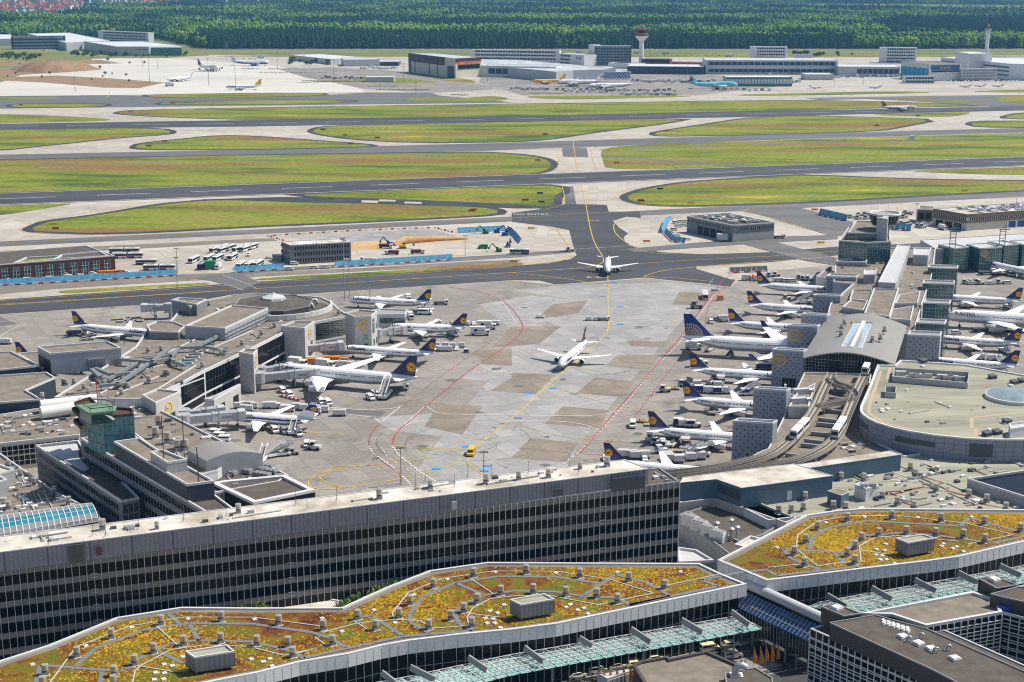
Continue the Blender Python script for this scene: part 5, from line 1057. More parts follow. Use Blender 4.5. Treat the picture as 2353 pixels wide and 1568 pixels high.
for i in range(0,26):
 f=i/25
 for k in range(K):
  p=Vector(vs[2*k]).lerp(Vector(vs[2*k+1]),f);q=Vector(vs[2*k+2]).lerp(Vector(vs[2*k+3]),f);gb.bar(p+Vector((0,0,.06)),q+Vector((0,0,.06)),.22,.15,'white')
for k in range(K+1):gb.bar(Vector(vs[2*k])+Vector((0,0,.05)),Vector(vs[2*k+1])+Vector((0,0,.05)),.14,.12,'white')
gb.build('white_rib',gv);g=MB();g.bar(a+Vector((0,-.6,-1)),b_+Vector((0,-.6,-1)),1.2,2,'facade_grey');g.build('base_wall',gv)
mat('bridge_grey',(.36,.38,.41),.5,var=.06,vs=.4)
def jet_bridge(a,b,za,zb,label,group=None,ad=True,w=3.2,legs=(.62,)):
 a=Vector((a[0],a[1],za));b=Vector((b[0],b[1],zb));root=thing('jet_bridge',label,'jet bridge',(a.x,a.y,0),0,group);b=b-Vector((a.x,a.y,0));a=Vector((0,0,za));d=(b-a);L=d.length;u=d/L
 g=MB();g.bar(a,a+u*L*.52,w,2.9,'bridge_grey');g.build('fixed_tunnel',root);g=MB();g.bar(a+u*L*.5,b,w+.5,3.3,'bridge_grey');tn=g.build('tunnel',root)
 g=MB();g.cyl((0,0,za-2.2),2.6,4.4,'bridge_grey',n=14);g.cyl((0,0,0),.7,za-2.2,'mid_grey',n=8);g.build('rotunda',root)
 g=MB();g.bar(b-u*.5,b+u*2.2,w+1.1,3.8,'light_grey');g.build('cab',root)
 for f in legs:
  c=a+u*L*f;n=Vector((-u.y,u.x,0));g=MB()
  for s in(-1,1):g.cyl((c.x+n.x*s*1.9,c.y+n.y*s*1.9,.9),.22,c.z+2.2,'mid_grey',n=6)
  g.bar(c+n*2.2+Vector((0,0,1.0-c.z)),c-n*2.2+Vector((0,0,1.0-c.z)),.8,.5,'dark_grey')
  for s in(-1,1):g.box((c.x+n.x*s*1.2,c.y+n.y*s*1.2,.55),(1.1,.9,1.1),'rubber',atan2(u.y,u.x))
  g.build('leg',root)
 if ad:
  for s in(-1,1):
   n=Vector((-u.y,u.x,0))*s;c=a+u*L*.68+n*(w/2+.34);g=MB();g.bar(c-u*3.6,c+u*3.6,.1,2.3,'light_grey');pn_=g.build('advert_panel',root)
   if n.y<0 or s==-1:
    o=text_mesh('ICBC',1.1,'dark_grey',pn_,'lettering',c+n*.1+u*(1.2 if u.x>0 else-1.2),(R(90),0,atan2(n.x,-n.y)),.01,.02);g=MB();cc=c+u*(3.0 if u.x>0 else-3.0)+n*.1
    g2=MB();vs=[];K=14
    for k in range(K):t=2*pi*k/K;vs+=[(.42*cos(t),0,.42*sin(t)),(.6*cos(t),0,.6*sin(t))]
    g2.add(vs,[(2*k,2*k+1,(2*k+3)%(2*K),(2*k+2)%(2*K))for k in range(K)],'red');g2.box((0,0,0),(.12,.02,.6),'red');e=g2.build('round_mark',pn_);e.location=cc;e.rotation_euler=(0,0,atan2(n.x,-n.y))
 g=MB();n=Vector((-u.y,u.x,0));q=b-u*1.5+n*(w/2+.8);g.bar(q,q+n*.4-u*4+Vector((0,0,-q.z+.3)),.9,.2,'steel');g.build('service_stair',root)
 return root
JZ=5.6
jet_bridge(c12(30,335,JZ),c12(545,290,JZ),JZ,JZ,'jet bridge with advert panels at the four-engined airliner, nearer one');jet_bridge(c12(40,280,JZ),c12(300,245,JZ),JZ,JZ,'short jet bridge at the nose of the four-engined airliner, farther one',ad=False)
jet_bridge(c12(410,75,JZ),c12(760,45,JZ),JZ,JZ,'jet bridge with advert panel touching the airliner beyond the four-engined one')
jet_bridge(c02(1690,725,JZ),c02(2200,680,JZ),JZ,JZ,'jet bridge at the old style airliner, nearer one');jet_bridge(c02(1690,680,JZ),c02(2010,645,JZ),JZ,JZ,'jet bridge at the old style airliner, farther one')
jet_bridge(c11(1110,1500,JZ),c11(1335,1465,JZ),JZ,JZ,'jet bridge at airliner with upturned wing tips',w=3);jet_bridge(c01(1560,1260,JZ),c01(1340,1262,JZ),JZ,JZ,'jet bridge parked empty at the far end of the left pier')
b,P=box_on('gate_building','low white gate lounge on legs at the far side of the hub','gate lounge',[(588.25+x/4,391.8+y/4)for x,y in[(1000,1305),(1150,1280),(1390,1290),(1370,1330),(1130,1335)]],2.5,8.5,wall='light_grey',roof='metal_roof');V=[Vector(p)for p in P];seg_wall(b,V,[3,2],4,8,1,'teal_glass',.6,4)
b,P=box_on('gate_building','low stone service building with garage doors under the pier flank','service building',[(470,920),(497,911),(549,886),(553,888),(492,922)],0,6.5,wall='concrete_panel');V=[Vector(p)for p in P];n=outward(V,V[3],V[4]);[wall_band(b,V[3],V[4],.2,4,n,'black','garage_door',.05,.1,f0,f1)for f0,f1 in((.1,.3),(.62,.8))]
def VP(P):return[Vector((p[0],p[1],0))for p in P]
PFZ=13.
main,P=box_on('pier_building','brown roofed pier building running away from curved station hall','terminal pier',[(1921,606),(1965,572),(2150,572),(2140,640),(2122,690),(2098,770),(1890,770),(1908,700),(1960,655),(1915,650)],0,PFZ,wall='facade_light')
main['label']='brown roofed pier building running away from the curved station hall'
b,P=box_on('roof_corridor','long raised white roof along the right pier','raised roof',[(2062,564),(2091,565.5),(2058,652),(2018,650)],PFZ,19.5,wall='facade_light',roof='light_grey',eh=.4)
b,P=box_on('roof_corridor','raised brown roof strip between white raised roof and curved hall','raised roof',[(2008,665),(2065,666),(2044,730),(1986,722)],PFZ,16.5,wall='facade_light',ew=.6)
for i,(pts,z,lb)in enumerate([([(1960,668),(2006,668),(1995,694),(1952,690)],14.5,'small raised brown roof left of the pier ridge, farther one'),([(1936,708),(1956,690),(1994,694),(1984,716)],15,'small raised brown roof left of the pier ridge, nearer one'),([(2066,680),(2115,672),(2108,700),(2056,700)],14.5,'small raised brown roof right of the pier ridge, farther one'),([(2050,714),(2100,706),(2092,738),(2042,735)],15.5,'small raised brown roof right of the pier ridge, nearer one'),([(2100,572),(2140,572),(2132,590),(2098,588)],18,'white raised roof box by the farther right pier edge'),([(1986,622),(2015,620),(2010,634),(1984,634)],17,'small white topped plant box left of white raised roof')]):
 box_on('roof_building',lb,'roof building',pts,PFZ,z,wall='facade_light',roof='light_grey' if i>3 else 'gravel_roof')
b,P=box_on('control_building','teal glass block under the ramp control cab at the pier tip','control building',[(1928,555),(1950,524),(2040,530),(2047,557),(1993,560)],0,24.5,wall='teal_glass');V=VP(P)
for i in(3,4,0):n=outward(V,V[i],V[(i+1)%5]);wall_band(b,V[i],V[(i+1)%5],12,24,n,'teal_glass','window_wall',.05,.1,.01,.99,1.5,'mullion',.12,7)
b,P=box_on('control_building','upper teal glass storey with brown roof below the round control cab','control building',[(1949,537),(1967,509.5),(2015,511),(2034,530),(2029,538)],24.5,28,wall='teal_glass');V=VP(P)
for i in(4,3):n=outward(V,V[i],V[(i+1)%5]);wall_band(b,V[i],V[(i+1)%5],24.7,27.6,n,'teal_glass','window_wall',.05,.1,.01,.99,1.5,'mullion',.1,2)
tw=thing('control_cab','round ramp control cab like a dark bowl on a tiled grey shaft','control tower');c=G(2033,490,37)
g=MB();n_=32
def ring(r,z):return[(c.x+r*cos(2*pi*k/n_),c.y+r*sin(2*pi*k/n_),z)for k in range(n_)]
rings=[ring(3,24),ring(3,29.5),ring(6.2,30.2),ring(7,31.4)];vs=sum(rings,[]);q=lambda i:[(i*n_+k,i*n_+(k+1)%n_,(i+1)*n_+(k+1)%n_,(i+1)*n_+k)for k in range(n_)]
g.add(vs,q(0)+q(1)+q(2),'mid_grey',True);g.build('column',tw)
g=MB();g.add(ring(7,31.4)+ring(8.6,36.4),q(0),'band_glass',True);cb=g.build('cab_window',tw);g=MB();g.add(ring(8.6,36.4)+ring(8.9,37.4)+ring(8.0,37.4)+ring(7.6,36.4),q(0)+q(1)+q(2),'parapet',True);g.add(ring(7.6,36.45),[tuple(range(n_))],'metal_roof');g.add(ring(7.15,33.2)+ring(7.3,33.5),q(0),'mid_grey');g.build('roof',tw)
g=MB();[g.bar((c.x+7.05*cos(a),c.y+7.05*sin(a),31.4),(c.x+8.68*cos(a),c.y+8.68*sin(a),36.4),.12,.12,'mullion')for a in[2*pi*k/24 for k in range(24)]];g.build('mullion',cb)
g=MB();[g.cyl((c.x+7.5*cos(a),c.y+7.5*sin(a),37.4),.06,3.2,'dark_grey',n=5)for a in(0.2,1.1,1.9,2.8,3.6,4.6,5.5)];g.build('antenna',tw)
P=GL([(2015,500),(2023,494),(2042,496),(2040,504)],37);g=MB();g.prism(P,20,37,'facade_light');g.box((P[0][0]+2,P[0][1]+2,37.7),(3,2,1.4),'light_grey');g.build('shaft',tw)
def perf_box(x0,x1,y0,y1,label,logo=None,z=16.,dp=3.5,teal=False,group=None):
 a,b2=G(x0,y0,z),G(x1,y1,z);d=(b2-a).normalized();n=Vector((d.y,-d.x,0));P=[a,b2,b2-n*dp+d*1.5,a-n*dp+d*1.5]
 root=bldg('gate_box',label,'gate building',P,0,z,group,wall='teal_glass' if teal else 'perforated',roof='mid_grey',edge='parapet');L=(b2-a).length;ang=atan2(d.y,d.x);a0=Vector((a.x,a.y,0));b0=Vector((b2.x,b2.y,0))
 if teal:
  wall_band(root,a0,b0,.5,z-.4,n,'teal_glass','window_wall',.05,.1,.01,.99,1.5,'mullion',.1,8)
 else:
  g=MB();k=int(L/1.25)
  for i in range(1,k):
   for j in range(int(z/1.25)-1):
    if logo and abs(i*L/k-L*logo)<3.1 and z-6.4<z-1.2-j*1.25<z-.6:continue
    if(i+j)%2:continue
    c=a0+d*(i*L/k)+n*.03;g.box((c.x,c.y,z-1.2-j*1.25),(.42,.08,.42),'black',ang)
  g.build('round_hole',root)
  wall_band(root,a0,b0,.3,4.6,n,'band_glass','window',.08,.1,.35,.8,1.6,'mullion',.1)
 if logo:sign_disc(root,a0,b0,P,logo,z-3.6,2.7)
 return root
perf_box(1868,1931,680.5,683,'perforated grey gate box at the fourth blue tail, without sign');perf_box(1841,1900,724,728,'perforated grey gate box directly left of the station roof\'s far end');perf_box(1810,1878,750.5,753,'perforated grey gate box with crane sign, farther of two with signs',.25)
perf_box(1775,1846,806,810,'perforated grey gate box with crane sign beside the glass station front',.25);perf_box(1731.5,1807,896,901,'perforated grey gate box without sign just left of the rail tracks');perf_box(1684,1776,971,976,'perforated grey gate box nearest to the long office block')
perf_box(1921,1990,603,605,'plain grey gate box under the teal glass block',z=15,dp=9);perf_box(1899,1967,637,640,'grey gate box at the nose of the farthest parked airliner',z=14.5,dp=8)
perf_box(2132,2200,617,619,'gate box with glass face, farthest on the right pier side',dp=8,teal=True);perf_box(2120,2192,653,655,'gate box with glass face, second on the right pier side',dp=8,teal=True);perf_box(2121,2181,698,700.5,'dark glass gate box beside the white twin jet\'s nose',dp=8,teal=True)
perf_box(2105,2170,744,747,'dark glass gate box just nearer than the twin jet',dp=8,teal=True);perf_box(2086,2160,772,775,'perforated gate box on right side of the station roof',z=15,dp=8)
box_on('pier_wing','low brown roof wing with pale metal slope by the catering carts','pier wing',[(1875,638),(1905,616),(1912,616),(1912,642)],0,9,wall='light_grey')
b,P=box_on('concourse','distant glazed concourse with pale stepped roof at the right edge','concourse',[(2115,553),(2353,538),(2600,521),(2700,541),(2353,560),(2152,574)],0,12,wall='facade_light',roof='light_grey',eh=.5);V=VP(P);wall_band(b,V[3],V[4],6,11,outward(V,V[3],V[4]),'perforated','panel_band',.05,.1,0,1,4,'dark_grey');wall_band(b,V[4],V[5],6,11,outward(V,V[4],V[5]),'perforated','panel_band',.05,.1,0,1,4,'dark_grey')
for k,(x0,x1,y)in enumerate([(2193,2226,571),(2252,2303,571),(2308,2342,564),(2350,2420,562)]):
 a,b2=G(x0,y,14),G(x1,y-3,14);d=(b2-a).normalized();n=Vector((d.y,-d.x,0));r=bldg('glass_gate',['leftmost','second from left','third from left','rightmost'][k]+' teal glass gate bay of the distant concourse','gate bay',[a,b2,b2-n*14,a-n*14],0,13.5,'teal glass gate bays of the concourse',wall='teal_glass',roof='light_grey')
 wall_band(r,(a.x,a.y),(b2.x,b2.y),.3,13,n,'teal_glass','window_wall',.05,.1,.01,.99,1.4,'mullion',.1,7)
 if k==1:sign_disc(r,a,b2,[a,b2,b2-n*14,a-n*14],.2,11,2)
for k,(x,y)in enumerate(((2188,574),(2302,568))):
 p=G(x,y,13);r=thing('lamp_gantry',['left','right'][k]+' steel ladder gantry with floodlights on distant concourse','lamp gantry',(p.x,p.y,13));g=MB()
 for s in(-1.6,1.6):g.box((s,0,5),(.4,.4,10),'mid_grey')
 for j in range(5):g.box((0,0,1+2*j),(3.2,.3,.3),'mid_grey')
 g.build('frame',r);g=MB();g.box((1,0,10.3),(6,.8,.5),'dark_grey');g.build('lamp_head',r)
st=thing('station_hall','people mover station with wide curved grey roof and glass front','station hall');ZE,AP=13.5,4.6
Ln,Rn,Lf,Rf=G(1841,823,ZE),G(2056,838,ZE),G(1897,735,ZE),G(2086,743,ZE)
K=14;g=MB();top=[]
for k in range(K+1):
 f=k/K;h=AP*sin(pi*(.06+.88*f))-AP*sin(pi*.06);a=Ln.lerp(Rn,f);b2=Lf.lerp(Rf,f);top.append((Vector((a.x,a.y,ZE+h)),Vector((b2.x,b2.y,ZE+h))))
vs=[p for t in top for p in t];g.add(vs,[(2*k,2*k+2,2*k+3,2*k+1)for k in range(K)],'hall_roof',True);g.add([(p.x,p.y,p.z-.5)for p in vs],[(2*k,2*k+1,2*k+3,2*k+2)for k in range(K)],'mid_grey',True)
g.add([p for t in top for p in(t[0],t[0]-Vector((0,0,.5)))],[(2*k,2*k+1,2*k+3,2*k+2)for k in range(K)],'parapet');rf=g.build('curved_roof',st)
dn=(Rn-Ln).normalized();back=(Lf-Ln).normalized()
g=MB();P=[Ln+dn*1.5+back*3,Rn-dn*3+back*3];W0,W1=P
vs=[]
for k in range(K+1):
 f=k/K;p=W0.lerp(W1,f);h=AP*sin(pi*(.06+.88*f))-AP*sin(pi*.06);vs+=[(p.x,p.y,7.5),(p.x,p.y,ZE+h-.5)]
g.add(vs,[(2*k,2*k+2,2*k+3,2*k+1)for k in range(K)],'band_glass');gw=g.build('glass_front',st)
g=MB()
for k in range(0,26):
 f=k/25;p=W0.lerp(W1,f)-back*.15;h=AP*sin(pi*(.06+.88*f))-AP*sin(pi*.06);zt=ZE+h-.5;g.box((p.x,p.y,(7.5+zt)/2),(.1,.12,zt-7.5),'mullion',atan2(dn.y,dn.x))
for z in(7.6,8.9,10.2,11.5,12.8):g.bar(W0-back*.15+Vector((0,0,z-ZE)),W1-back*.15+Vector((0,0,z-ZE)),.12,.1,'mullion')
g.build('glazing_bars',gw)
g=MB();g.prism([W0,W1,Rf-dn*3,Lf+dn*1.5],0,7.6,'concrete_panel');g.prism([W0+back*.3,W1+back*.3,Rf-dn*3,Lf+dn*1.5],7.6,ZE,'mid_grey',cap=False);g.build('wall',st)
def on_roof(f,t):
 h=AP*sin(pi*(.06+.88*f))-AP*sin(pi*.06);a=Ln.lerp(Rn,f).lerp(Lf.lerp(Rf,f),t);return Vector((a.x,a.y,ZE+h+.12))
mat('glass_blue',(.42,.55,.66),.12,spec=.7,var=.2,vs=.3);g=MB();g.add([on_roof(.40,.12),on_roof(.62,.12),on_roof(.60,.72),on_roof(.42,.72)],[(0,1,2,3)],'glass_blue');sk=g.build('skylight',rf)
g=MB();g.bar(on_roof(.51,.12),on_roof(.51,.78),1.5,.4,'white')
for f in(.40,.62):g.bar(on_roof(f,.12),on_roof(f*.9+.05,.72),.25,.25,'white')
for i in range(9):t=.12+.6*i/8;g.bar(on_roof(.41,t),on_roof(.61,t),.12,.14,'white')
g.build('skylight_rib',rf)
g=MB();g.bar(on_roof(.40,.76),on_roof(.62,.76),1.2,.5,'steel');g.bar(on_roof(.38,.8),on_roof(.38,.72),.3,1.4,'steel');g.build('maintenance_gantry',rf)
vents([on_roof(f,t)[:2]for f,t in((.3,.55),(.3,.68),(.78,.35),(.79,.55),(.33,.4),(.7,.3))],ZE+3.3,'steel vents on the curved station roof',1.1,group='vents on the curved station roof')
g=MB()
for f in(.36,.72):p=W0.lerp(W1,f)-back*.3;g.box((p.x,p.y,10.0),(5.2,.8,4.4),'black',atan2(dn.y,dn.x))
g.build('portal',st)
b,P=box_on('track_deck','low brown gravel deck with cross beams under the rail tracks','roof deck',[(1848,860),(2002,862),(1990,925),(1976,960),(2010,1018),(2075,1048),(2000,1056),(1860,1080),(1690,1082),(1740,1045),(1765,1035),(1801,961)],0,8.6,wall='facade_light',ew=.4)
g=MB()
for(x0,y0,x1,y1)in[(1913,898,1945,901),(1905,915,1942,918),(1895,943,1940,948),(1880,963,1925,969),(1876,974,1924,979),(1863,995,1912,1000),(1848,1012,1900,1018),(1840,1022,1885,1027),(1805,1045,1850,1050)]:g=MB();g.bar(G(x0,y0,9.4),G(x1,y1,9.4),1.0,1.3,'mid_grey');g.build('cross_beam',b)
b,P=box_on('roof_building','flat brown roof with silver air plant between perforated boxes and tracks','roof building',[(1812,938),(1832,906),(1873,884),(1858,938)],0,12.5,wall='concrete_panel')
for(x,y,l)in((1840,896,'silver air handling unit beside the tracks, farther one'),(1835,917,'silver air handling unit beside the tracks, nearer one')):
 p=G(x,y,14);r=thing('air_unit',l,'air handling unit',(p.x,p.y,12.5));g=MB();g.box((0,0,1),(6,2.4,2),'light_grey',.2);g.build('casing',r);g=MB();g.tube([(2.6,0,1.2),(4.2,.4,1.4),(4.6,.5,.6)],.9,'steel');g.build('duct',r)
def track(pts,label,z=11.2,w=3.4):
 r=thing('rail_track',label,'elevated track');q=[Vector((p[0],p[1],z))for p in smooth_poly([tuple(G(u,v,z)[:2])for u,v in pts],3,False)]
 g=MB()
 for a,b2 in zip(q,q[1:]):d=(b2-a).normalized()*.1;g.bar(a-d,b2+d,w,.5,'track_tan')
 g.build('deck',r);g=MB();g2=MB()
 for a,b2 in zip(q,q[1:]):
  d=(b2-a).normalized();n=Vector((-d.y,d.x,0))
  for s in(-.75,.75):g.bar(a+n*s+Vector((0,0,.42))-d*.1,b2+n*s+Vector((0,0,.42))+d*.1,.42,.35,'dark_grey')
  for s in(-w/2,w/2):g2.bar(a+n*s+Vector((0,0,.75)),b2+n*s+Vector((0,0,.75)),.1,1.0,'track_tan');g2.bar(a+n*s*1.1+Vector((0,0,1.5)),b2+n*s*1.1+Vector((0,0,1.5)),.07,.08,'steel')
 g.build('rail',r);g2.build('side_wall',r);g=MB();acc=0
 for a,b2 in zip(q,q[1:]):
  acc+=(b2-a).length
  if acc>9:acc=0;g=MB();g.cyl((a.x,a.y,0),.55,z-.2,'concrete_panel',n=8);g.build('pier_column',r)
mat('track_tan',(.42,.37,.29),.8,var=.08,vs=.3)
track([(1912,862),(1893,900),(1876,940),(1850,978),(1820,1012),(1775,1048),(1700,1070),(1600,1087),(1500,1096),(1400,1104)],'left elevated rail track carrying the train nearer the gate boxes')
track([(1987,868),(1968,905),(1945,960),(1925,1010),(1890,1038),(1838,1060),(1770,1075),(1680,1088),(1560,1105)],'right elevated rail track along the round-ended building')
track([(1908,872),(1915,885),(1945,893),(1962,905),(1962,918),(1945,924),(1905,932),(1880,938)],'curving crossover track linking the two rail tracks',11.25,3.0)
def train(p0,p1,label,cars=2,z=11.7):
 a,b2=G(*p0,z),G(*p1,z);d=(b2-a).normalized();r=thing('people_mover',label,'train',(a.x,a.y,z),atan2(d.y,d.x))
 for k in range(cars):
  x=k*9.0+4.2;g=MB();w=1.35
  pr=[(-w,.2),(w,.2),(w,2.6),(w*.8,3.25),(-w*.8,3.25),(-w,2.6)];vs=[(x-4.2,y,zz)for y,zz in pr]+[(x+4.2,y,zz)for y,zz in pr]
  vs[2]=(x-4.0,w,2.6);g.add(vs,[tuple(range(6)),tuple(reversed(range(6,12)))]+[(i,i+6,(i+1)%6+6,(i+1)%6)for i in range(6)],'white');car=g.build('car_body',r)
  g=MB();[g.box((x+dx,s*1.37,1.9),(1.7,.06,1.0),'dark_glass')for dx in(-2.9,-.9,1.1,3.0)for s in(-1,1)];g.build('side_window',car);g=MB();g.box((x-4.23,0,1.85),(.08,2.2,1.3),'dark_glass');g.build('windscreen',car);g=MB();g.box((x,0,.05),(7.4,2.0,.4),'black');g.build('bogie',car)
train((1822,1010),(1862,968),'white two-car train on the left rail track');train((1917,1008),(1944,966),'white two-car train on the right rail track');train((1986,862),(1990,854),'single train car standing in station portal',1)
RZ=16.
RT=[(2016,841),(2008,862),(2000,884),(1977,936),(1976,946),(1982,955),(1996,965),(2015,974),(2050,985),(2090,993.6),(2150,1003),(2222,1010),(2290,1013),(2353,1013),(2480,1010),(2640,990),(2700,950),(2640,910),(2500,885),(2353,864),(2217,840),(2068.5,830),(2055,842)]
RP=GL(RT,RZ);rb=thing('round_building','big flat building with round end and pale panelled wall','terminal building');block(rb,RP,0,RZ,'ribbed_grey','green_grey_roof','parapet',.5,.9)
rb['label']='big flat greenish roofed building with rounded end and pale panelled wall'
V=VP(RP);g=MB()
for i in range(3,15):
 a,b2=V[i],V[i+1];L=(b2-a).length;d=(b2-a)/L;n=outward(V,a,b2)
 for k in range(max(1,int(L/3))):c=a+d*(k*3)+n*.02;g.box((c.x,c.y,12.5),(.07,.06,7),'dark_grey',atan2(d.y,d.x))
 for z in(10.4,12,13.8):g.bar(a+n*.03+Vector((0,0,z)),b2+n*.03+Vector((0,0,z)),.06,.05,'dark_grey')
g.build('panel_joint',rb)
for i,f0,f1,z0,z1 in((3,0,1,12.2,14),(4,0,1,12.2,14),(5,0,1,12.2,14),(8,.2,1,12,13.8),(9,0,1,12,13.8),(11,.1,.9,10,14.6)):
 wall_band(rb,V[i],V[i+1],z0,z1,outward(V,V[i],V[i+1]),'dark_grey','louvre',.04,.06,f0,f1)
g=MB()
for l in([(2024,853),(1998,930),(1996,950),(2030,972),(2100,988)],[(2045,845),(2040,872)],[(2233,960),(2353,948)],[(2233,960),(2233,985)],[(2243,985),(2240,1005)]):g.strip(GL(l,RZ),1.3,RZ+.03,'tan_path')
mat('tan_path',(.46,.36,.26),.9);g.build('roof_path',rb)
c=G(2330,915,RZ);sk=thing('glass_dome','shallow round pale blue glass dome on the round-ended building','glass dome',(c.x,c.y,RZ));g=MB();vs=[];nn=36
for r_,z in((10.4,0),(10.4,1.3),(9.9,1.4),(7,2.0),(3.5,2.3)):vs+=[(r_*cos(2*pi*k/nn),r_*sin(2*pi*k/nn),z)for k in range(nn)]
f=lambda i:[(i*nn+k,i*nn+(k+1)%nn,(i+1)*nn+(k+1)%nn,(i+1)*nn+k)for k in range(nn)]
g.add(vs,f(0)+f(1),'parapet');g.build('kerb',sk);g=MB();mat('dome_glass',(.22,.29,.31),.25,spec=.8,var=.25,vs=.25);g.add(vs,f(2)+f(3)+[tuple(range(4*nn,5*nn))],'dome_glass');g.build('glass',sk)
en=thing('plant_enclosure','long open topped louvre enclosure with air plant on the round-ended building','plant enclosure');P=GL([(2054.75,846),(2228,857),(2224,882),(2050,867)],RZ+2);g=MB();g.rim(P,RZ,.3,2.3,'facade_light');g.build('wall',en)
g=MB();[g.box(tuple(G(u,v,RZ+1)[:2])+(RZ+.8,),(4,1.6,1.5),'steel' if i%2 else 'light_grey',R(-5))for i,(u,v)in enumerate([(2070,856),(2100,861),(2112,862),(2130,862),(2165,864),(2178,866),(2190,867),(2205,869)])];g.build('air_plant',en)
en=thing('plant_enclosure','small square louvre enclosure near the tracks on round-ended building','plant enclosure');P=GL([(2034,888.5),(2060,889),(2059,904),(2033,902)],RZ+2);g=MB();g.rim(P,RZ,.3,2.2,'facade_light');g.build('wall',en)
b,P=box_on('roof_building','long pale box on the round-ended roof at the right edge','roof building',[(2318,977),(2400,966),(2400,978),(2322,990)],RZ,RZ+2.6,wall='facade_white',roof='light_grey')
vents([at_z(c32(x,y),RZ)for x,y in[(1045,635),(1100,632),(1050,655),(2040,825),(2225,885),(2205,720),(2232,415),(1425,240)]],RZ,'pale hatches on the round-ended roof',1.4,HATCH,'hatches on the round-ended roof')
def louvre_vent():
 r=thing('louvre_vent','l','roof vent');g=MB();g.box((0,0,.45),(2.0,2.0,.9),'dark_grey');g.build('box',r);g=MB();g.box((0,0,1.1),(2.6,2.2,.12),'dark_grey',0,.12);g.build('cap',r);return r
LV=louvre_vent();vents([at_z(c32(x,y),RZ)for x,y in[(2010,870),(2105,855),(2195,755),(2260,395),(2062,345),(2330,380),(1430,200)]],RZ,'dark capped vents on the round-ended roof',1.2,LV,'dark capped vents on round-ended roof')
b,P=box_on('low_building','wide greenish flat roof with red-brown lines in front of round-ended building','low building',[(1913,1138),(1860,1100),(1990,1060),(2074,1052),(2222,1030),(2700,1040),(2700,1178),(2353,1178),(1990,1175),(1927,1179),(1852,1190),(1765,1200),(1700,1168),(1660,1130)],0,8.4,wall='facade_white',roof='green_grey_roof')
mat('red_line',(.20,.045,.03),.9);g=MB()
for l in([(2105,1092),(2168,1110),(2080,1128),(2020,1132),(2045,1138),(2095,1125)],[(2170,1127),(2240,1145)],[(2060,1150),(2100,1163)],[(2220,1163),(2250,1158),(2330,1172),(2240,1170)],[(2230,1148),(2260,1155)]):g.strip(GL(l,8.4),1.1,8.45,'red_line')
for l in([(2045,1083),(2110,1106)],[(2045,1103),(2115,1110)],[(1990,1108),(2110,1106)],[(2120,1118),(2175,1130)]):g.strip(GL(l,8.4),.35,8.6,'parapet')
g.strip(GL([(2040,1146),(2140,1130),(2200,1122)],8.4),.7,8.47,'tan_path');g.build('roof_line',b)
b,P=box_on('sunken_court','white rimmed court with dark sloping glass at the right edge','glass court',[(2223,1104),(2353,1085),(2700,1060),(2700,1150),(2420,1165),(2353,1145)],8.4,11.5,wall='facade_light',roof='band_glass')
def shed(label,pts,z0,z1,roof='pale_roof'):
 b,P=box_on('metal_shed',label,'shed',pts,z0,z1,wall='shed_blue',roof=roof,eh=.15,ew=.2);return b,P
b,P=shed('long blue-grey shed with narrow pale roof between tracks and round-ended building',[(1832,1069),(2046,1037),(2071,1045),(1860,1076)],8,14)
b,P=shed('broad blue-grey shed with stained striped roof beside office block end',[(1562.7,1110),(1646.5,1102),(1704,1122),(1913.5,1094),(1825,1067),(1780,1072),(1570,1098)],0,15);V=VP(P);wall_band(b,V[1],V[2],11,14,outward(V,V[1],V[2]),'navy_panel','louvre',.04,.06,.05,.95);wall_band(b,V[2],V[3],9,12,outward(V,V[2],V[3]),'light_grey','door',.04,.06,.5,.55)
shed('small blue-grey cabin on the low roof by silver ducts',[(1902,1129),(1922,1123),(1951,1132),(1933,1139)],8,12.5,'gravel_roof');b,P=box_on('roof_building','white plant box with silver fittings on the low roof','roof building',[(1964,1118),(1975,1112),(2020,1120),(1990,1128)],8.4,12,wall='facade_white',roof='light_grey')
g=MB();[g.box(tuple(G(u,v,13)[:2])+(12.8,),(2,1.6,1.6),'steel')for u,v in((1985,1116),(2005,1115))];g.build('air_unit',b)
vents([at_z(c32(x,y+14),9.5)for x,y in[(85,1410),(205,1415),(340,1420),(325,1520),(600,1505),(715,1515),(100,1545),(215,1540),(670,1240),(880,1250),(1355,1210),(1545,1345),(1050,1415),(1845,1400),(2010,1445),(1340,1505),(1190,1470),(2185,1520),(1310,1150)]],8.4,'metal vents on the low roofs below the round-ended building',1.15,group='metal vents on the right low roofs')
vents([at_z(c32(x,y),8.9)for x,y in[(1500,1210),(1590,1455),(1700,1490),(860,950),(690,980),(780,965)]],8.4,'pale hatches on the right low roofs',1.4,HATCH,'hatches on the right low roofs')
vents([at_z(c32(x,y),14)for x,y in[(295,980),(250,1020),(160,880),(965,1020),(300,700)]],8.6,'small vents on the brown deck among rail tracks',.9,group='vents on the brown track deck')
b,P=box_on('low_building','dark flat roof in the court right of the office block','low building',[(1582,1180),(1660,1155),(1715,1165),(1800,1205),(1755,1232),(1702,1252)],0,6.3,wall='concrete_panel',roof='dark_roof',edge='mid_grey')
b,P=box_on('concrete_ramp','bare concrete ramp building with white plant boxes right of the office block','ramp building',[(1560,1187),(1580,1179),(1702,1250),(1686,1286)],0,7,wall='concrete_panel',roof='dark_roof',edge='mid_grey')
